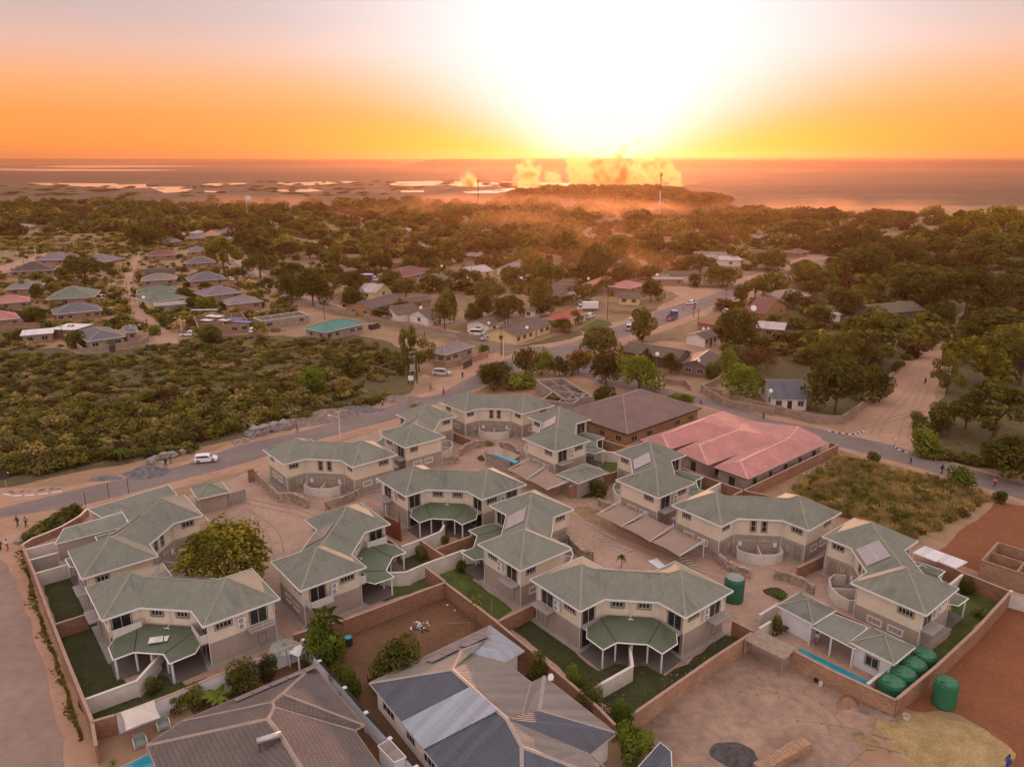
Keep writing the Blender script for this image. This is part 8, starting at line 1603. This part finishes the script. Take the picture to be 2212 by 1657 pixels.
t = thing('wheelbarrow', 'black wheelbarrow leaning beside the pool house door', 'wheelbarrow', at((405, 545), 0, 8), .8); b = MB(); b.hexa([(-.3, -.2, .3), (.3, -.2, .3), (.3, .2, .3), (-.3, .2, .3)], [(-.5, -.35, .6), (.5, -.35, .6), (.5, .35, .6), (-.5, .35, .6)]); b.build('tray', 'car_dark', t); b = MB(); b.tube([(.6, -.04, .2), (.6, .04, .2)], .2, 12); b.build('wheel', 'tyre', t); b = MB(); b.tube([(-1.0, -.25, .5), (.6, -.05, .2)], .025, 5); b.tube([(-1.0, .25, .5), (.6, .05, .2)], .025, 5); b.build('handles', 'steel', t)
t = thing('washing_line', 'crooked wooden washing line frame in the red yard', 'washing line', at((1515, 590), 0, 4), .2); 
for x, hh2 in ((0, 1.9), (3.2, 1.7)): b = MB(); b.tube([(x, 0, 0), (x + .15, .1, hh2)], .045, 5); b.build('post', 'timber', t)
b = MB(); b.tube([(.15, .1, 1.85), (3.35, .1, 1.65)], .025, 4); b.build('crossbar', 'timber', t)
t = thing('drum_table', 'black drum with a turquoise basin on it near the papaya', 'drum', at((822, 640), 0, 4)); b = MB(); b.lathe([(.45, 0), (.47, .5), (.45, .9)], n=14); b.build('drum', 'car_dark', t); b = MB(); b.lathe([(.3, .92), (.42, 1.08), (.4, 1.08), (.28, .95)], n=14); b.build('basin', 'tarp_cyan', t)
for i, (p, lab) in enumerate((((1895, 495), 'thin wooden post at the bend of the long brick wall'), ((650, 415), 'leaning fence post at the end of the low bent wall'), ((822, 338), 'thin fence post behind the weathered flat roof'), ((970, 300), 'thin fence post near the back corner of the flat roof'))):
    P = at(p, 0, 4 if i == 0 else 1); b = MB(); b.tube([(0, 0, 0), (.1, 0, 3.6 if i == 0 else 2.8)], .05, 5); tag(b.build('wooden_post', 'timber' if i == 0 else 'pole_dark', loc=P), lab, 'post')
P = at((1582, 560), 0, 20); t = thing('flag', 'small white flag on a pole above the woodland at the left', 'flag', P); b = MB(); b.tube([(0, 0, 0), (0, 0, 22)], .15, 5); b.build('pole', 'pole_white', t); b = MB(); b.hexa([(0, -.05, 18), (4.5, .3, 18.6), (4.5, .4, 18.6), (0, .05, 18)], [(0, -.05, 22), (4.5, .3, 21.6), (4.5, .4, 21.6), (0, .05, 22)]); b.build('cloth', 'paint_white', t)
rocks('pebbles', 'pale stones and clods strewn over the bare lot', 'stones', 8, [(-500, 1100), (0, 1150), (500, 1250), (1000, 1450)], 260, .04, .13, 'boulder', 7.0)
rocks('clods', 'dark clods strewn over the red soil', 'stones', 8, [(1700, 700), (1900, 900), (2150, 1200)], 120, .05, .16, 'rubble', 6.0)
rocks('litter', 'pale litter scattered near the pink house wall', 'rubbish', 7, [(520, 740), (650, 710), (780, 640)], 16, .06, .16, 'paint_white', 1.2)
# ---------------------------------------------------------------- each tree that shares a label gets one of its own, from what stands next to it
def pixof(P):
    c, s = math.cos(PITCH), math.sin(PITCH); f = P.y * c - (P.z - CAMH) * s; u = P.y * s + (P.z - CAMH) * c; return 1106 + FPX * P.x / f, 828.5 - FPX * u / f
def short(l):
    for w in (' with ', ', ', ' behind ', ' beside ', ' in front', ' by the ', ' below ', ' at the ', ' under ', ' among ', ' across ', ' inside ', ' deep ', ' standing ', ' left of ', ' right of ', ' half '):
        i = l.find(w)
        if i > 12: l = l[:i]
    return ' '.join(l.split()[:7])
TOP = [o for o in C.objects if o.parent is None and 'label' in o]
cnt = {}
for o in TOP: cnt[o['label']] = cnt.get(o['label'], 0) + 1
REFS = [(pixof(o.location), short(o['label'])) for o in TOP if o.get('category') in ('house',) and o.get('group') is None]
sc_ = {}
for r in REFS: sc_[r[1]] = sc_.get(r[1], 0) + 1
REFS = [r for r in REFS if sc_[r[1]] == 1]
used = {o['label'] for o in TOP}
for o in sorted([o for o in TOP if cnt[o['label']] > 1 and o['category'] in ('tree', 'shrub')], key=lambda o: o.location.y):
    x, y = pixof(o.location); key = o.children[0].data.name if o.children else ''
    best = sorted(REFS, key=lambda r: ((r[0][0] - x) ** 2 + (2.2 * (r[0][1] - y)) ** 2))[:7]; done = False
    form = {PROTO[k][0].name: k for k in PROTO}.get([c.data.name for c in o.children if c.name.startswith('crown')][0], 'round')
    adj = 'flat crowned' if form.startswith('umb') else 'loose crowned' if form.startswith(('loose', 'gold')) else 'tall' if form.startswith('tall') else 'bright' if form.startswith('bright') else 'purple brown' if form.startswith('brown') else 'leafy' if form.startswith('bush') else 'round dark'
    size = 'big ' if o.scale.x > 13 else 'small ' if o.scale.x < 7 else ''
    for (rx, ry), nm in best:
        dx, dy = x - rx, y - ry
        if abs(dx) + 2 * abs(dy) > 420: continue
        rel = ('left of' if dx < -14 else 'right of' if dx > 60 else 'behind' if dy < 0 else 'in front of') + ' the ' + nm
        for pre in ('', 'nearer ', 'farther ', 'third '):
            lab = f"{pre}{size}{adj} {o['category']} {rel}"
            if lab not in used and len(lab.split()) <= 16: o['label'] = lab; used.add(lab); done = True; break
        if done: break
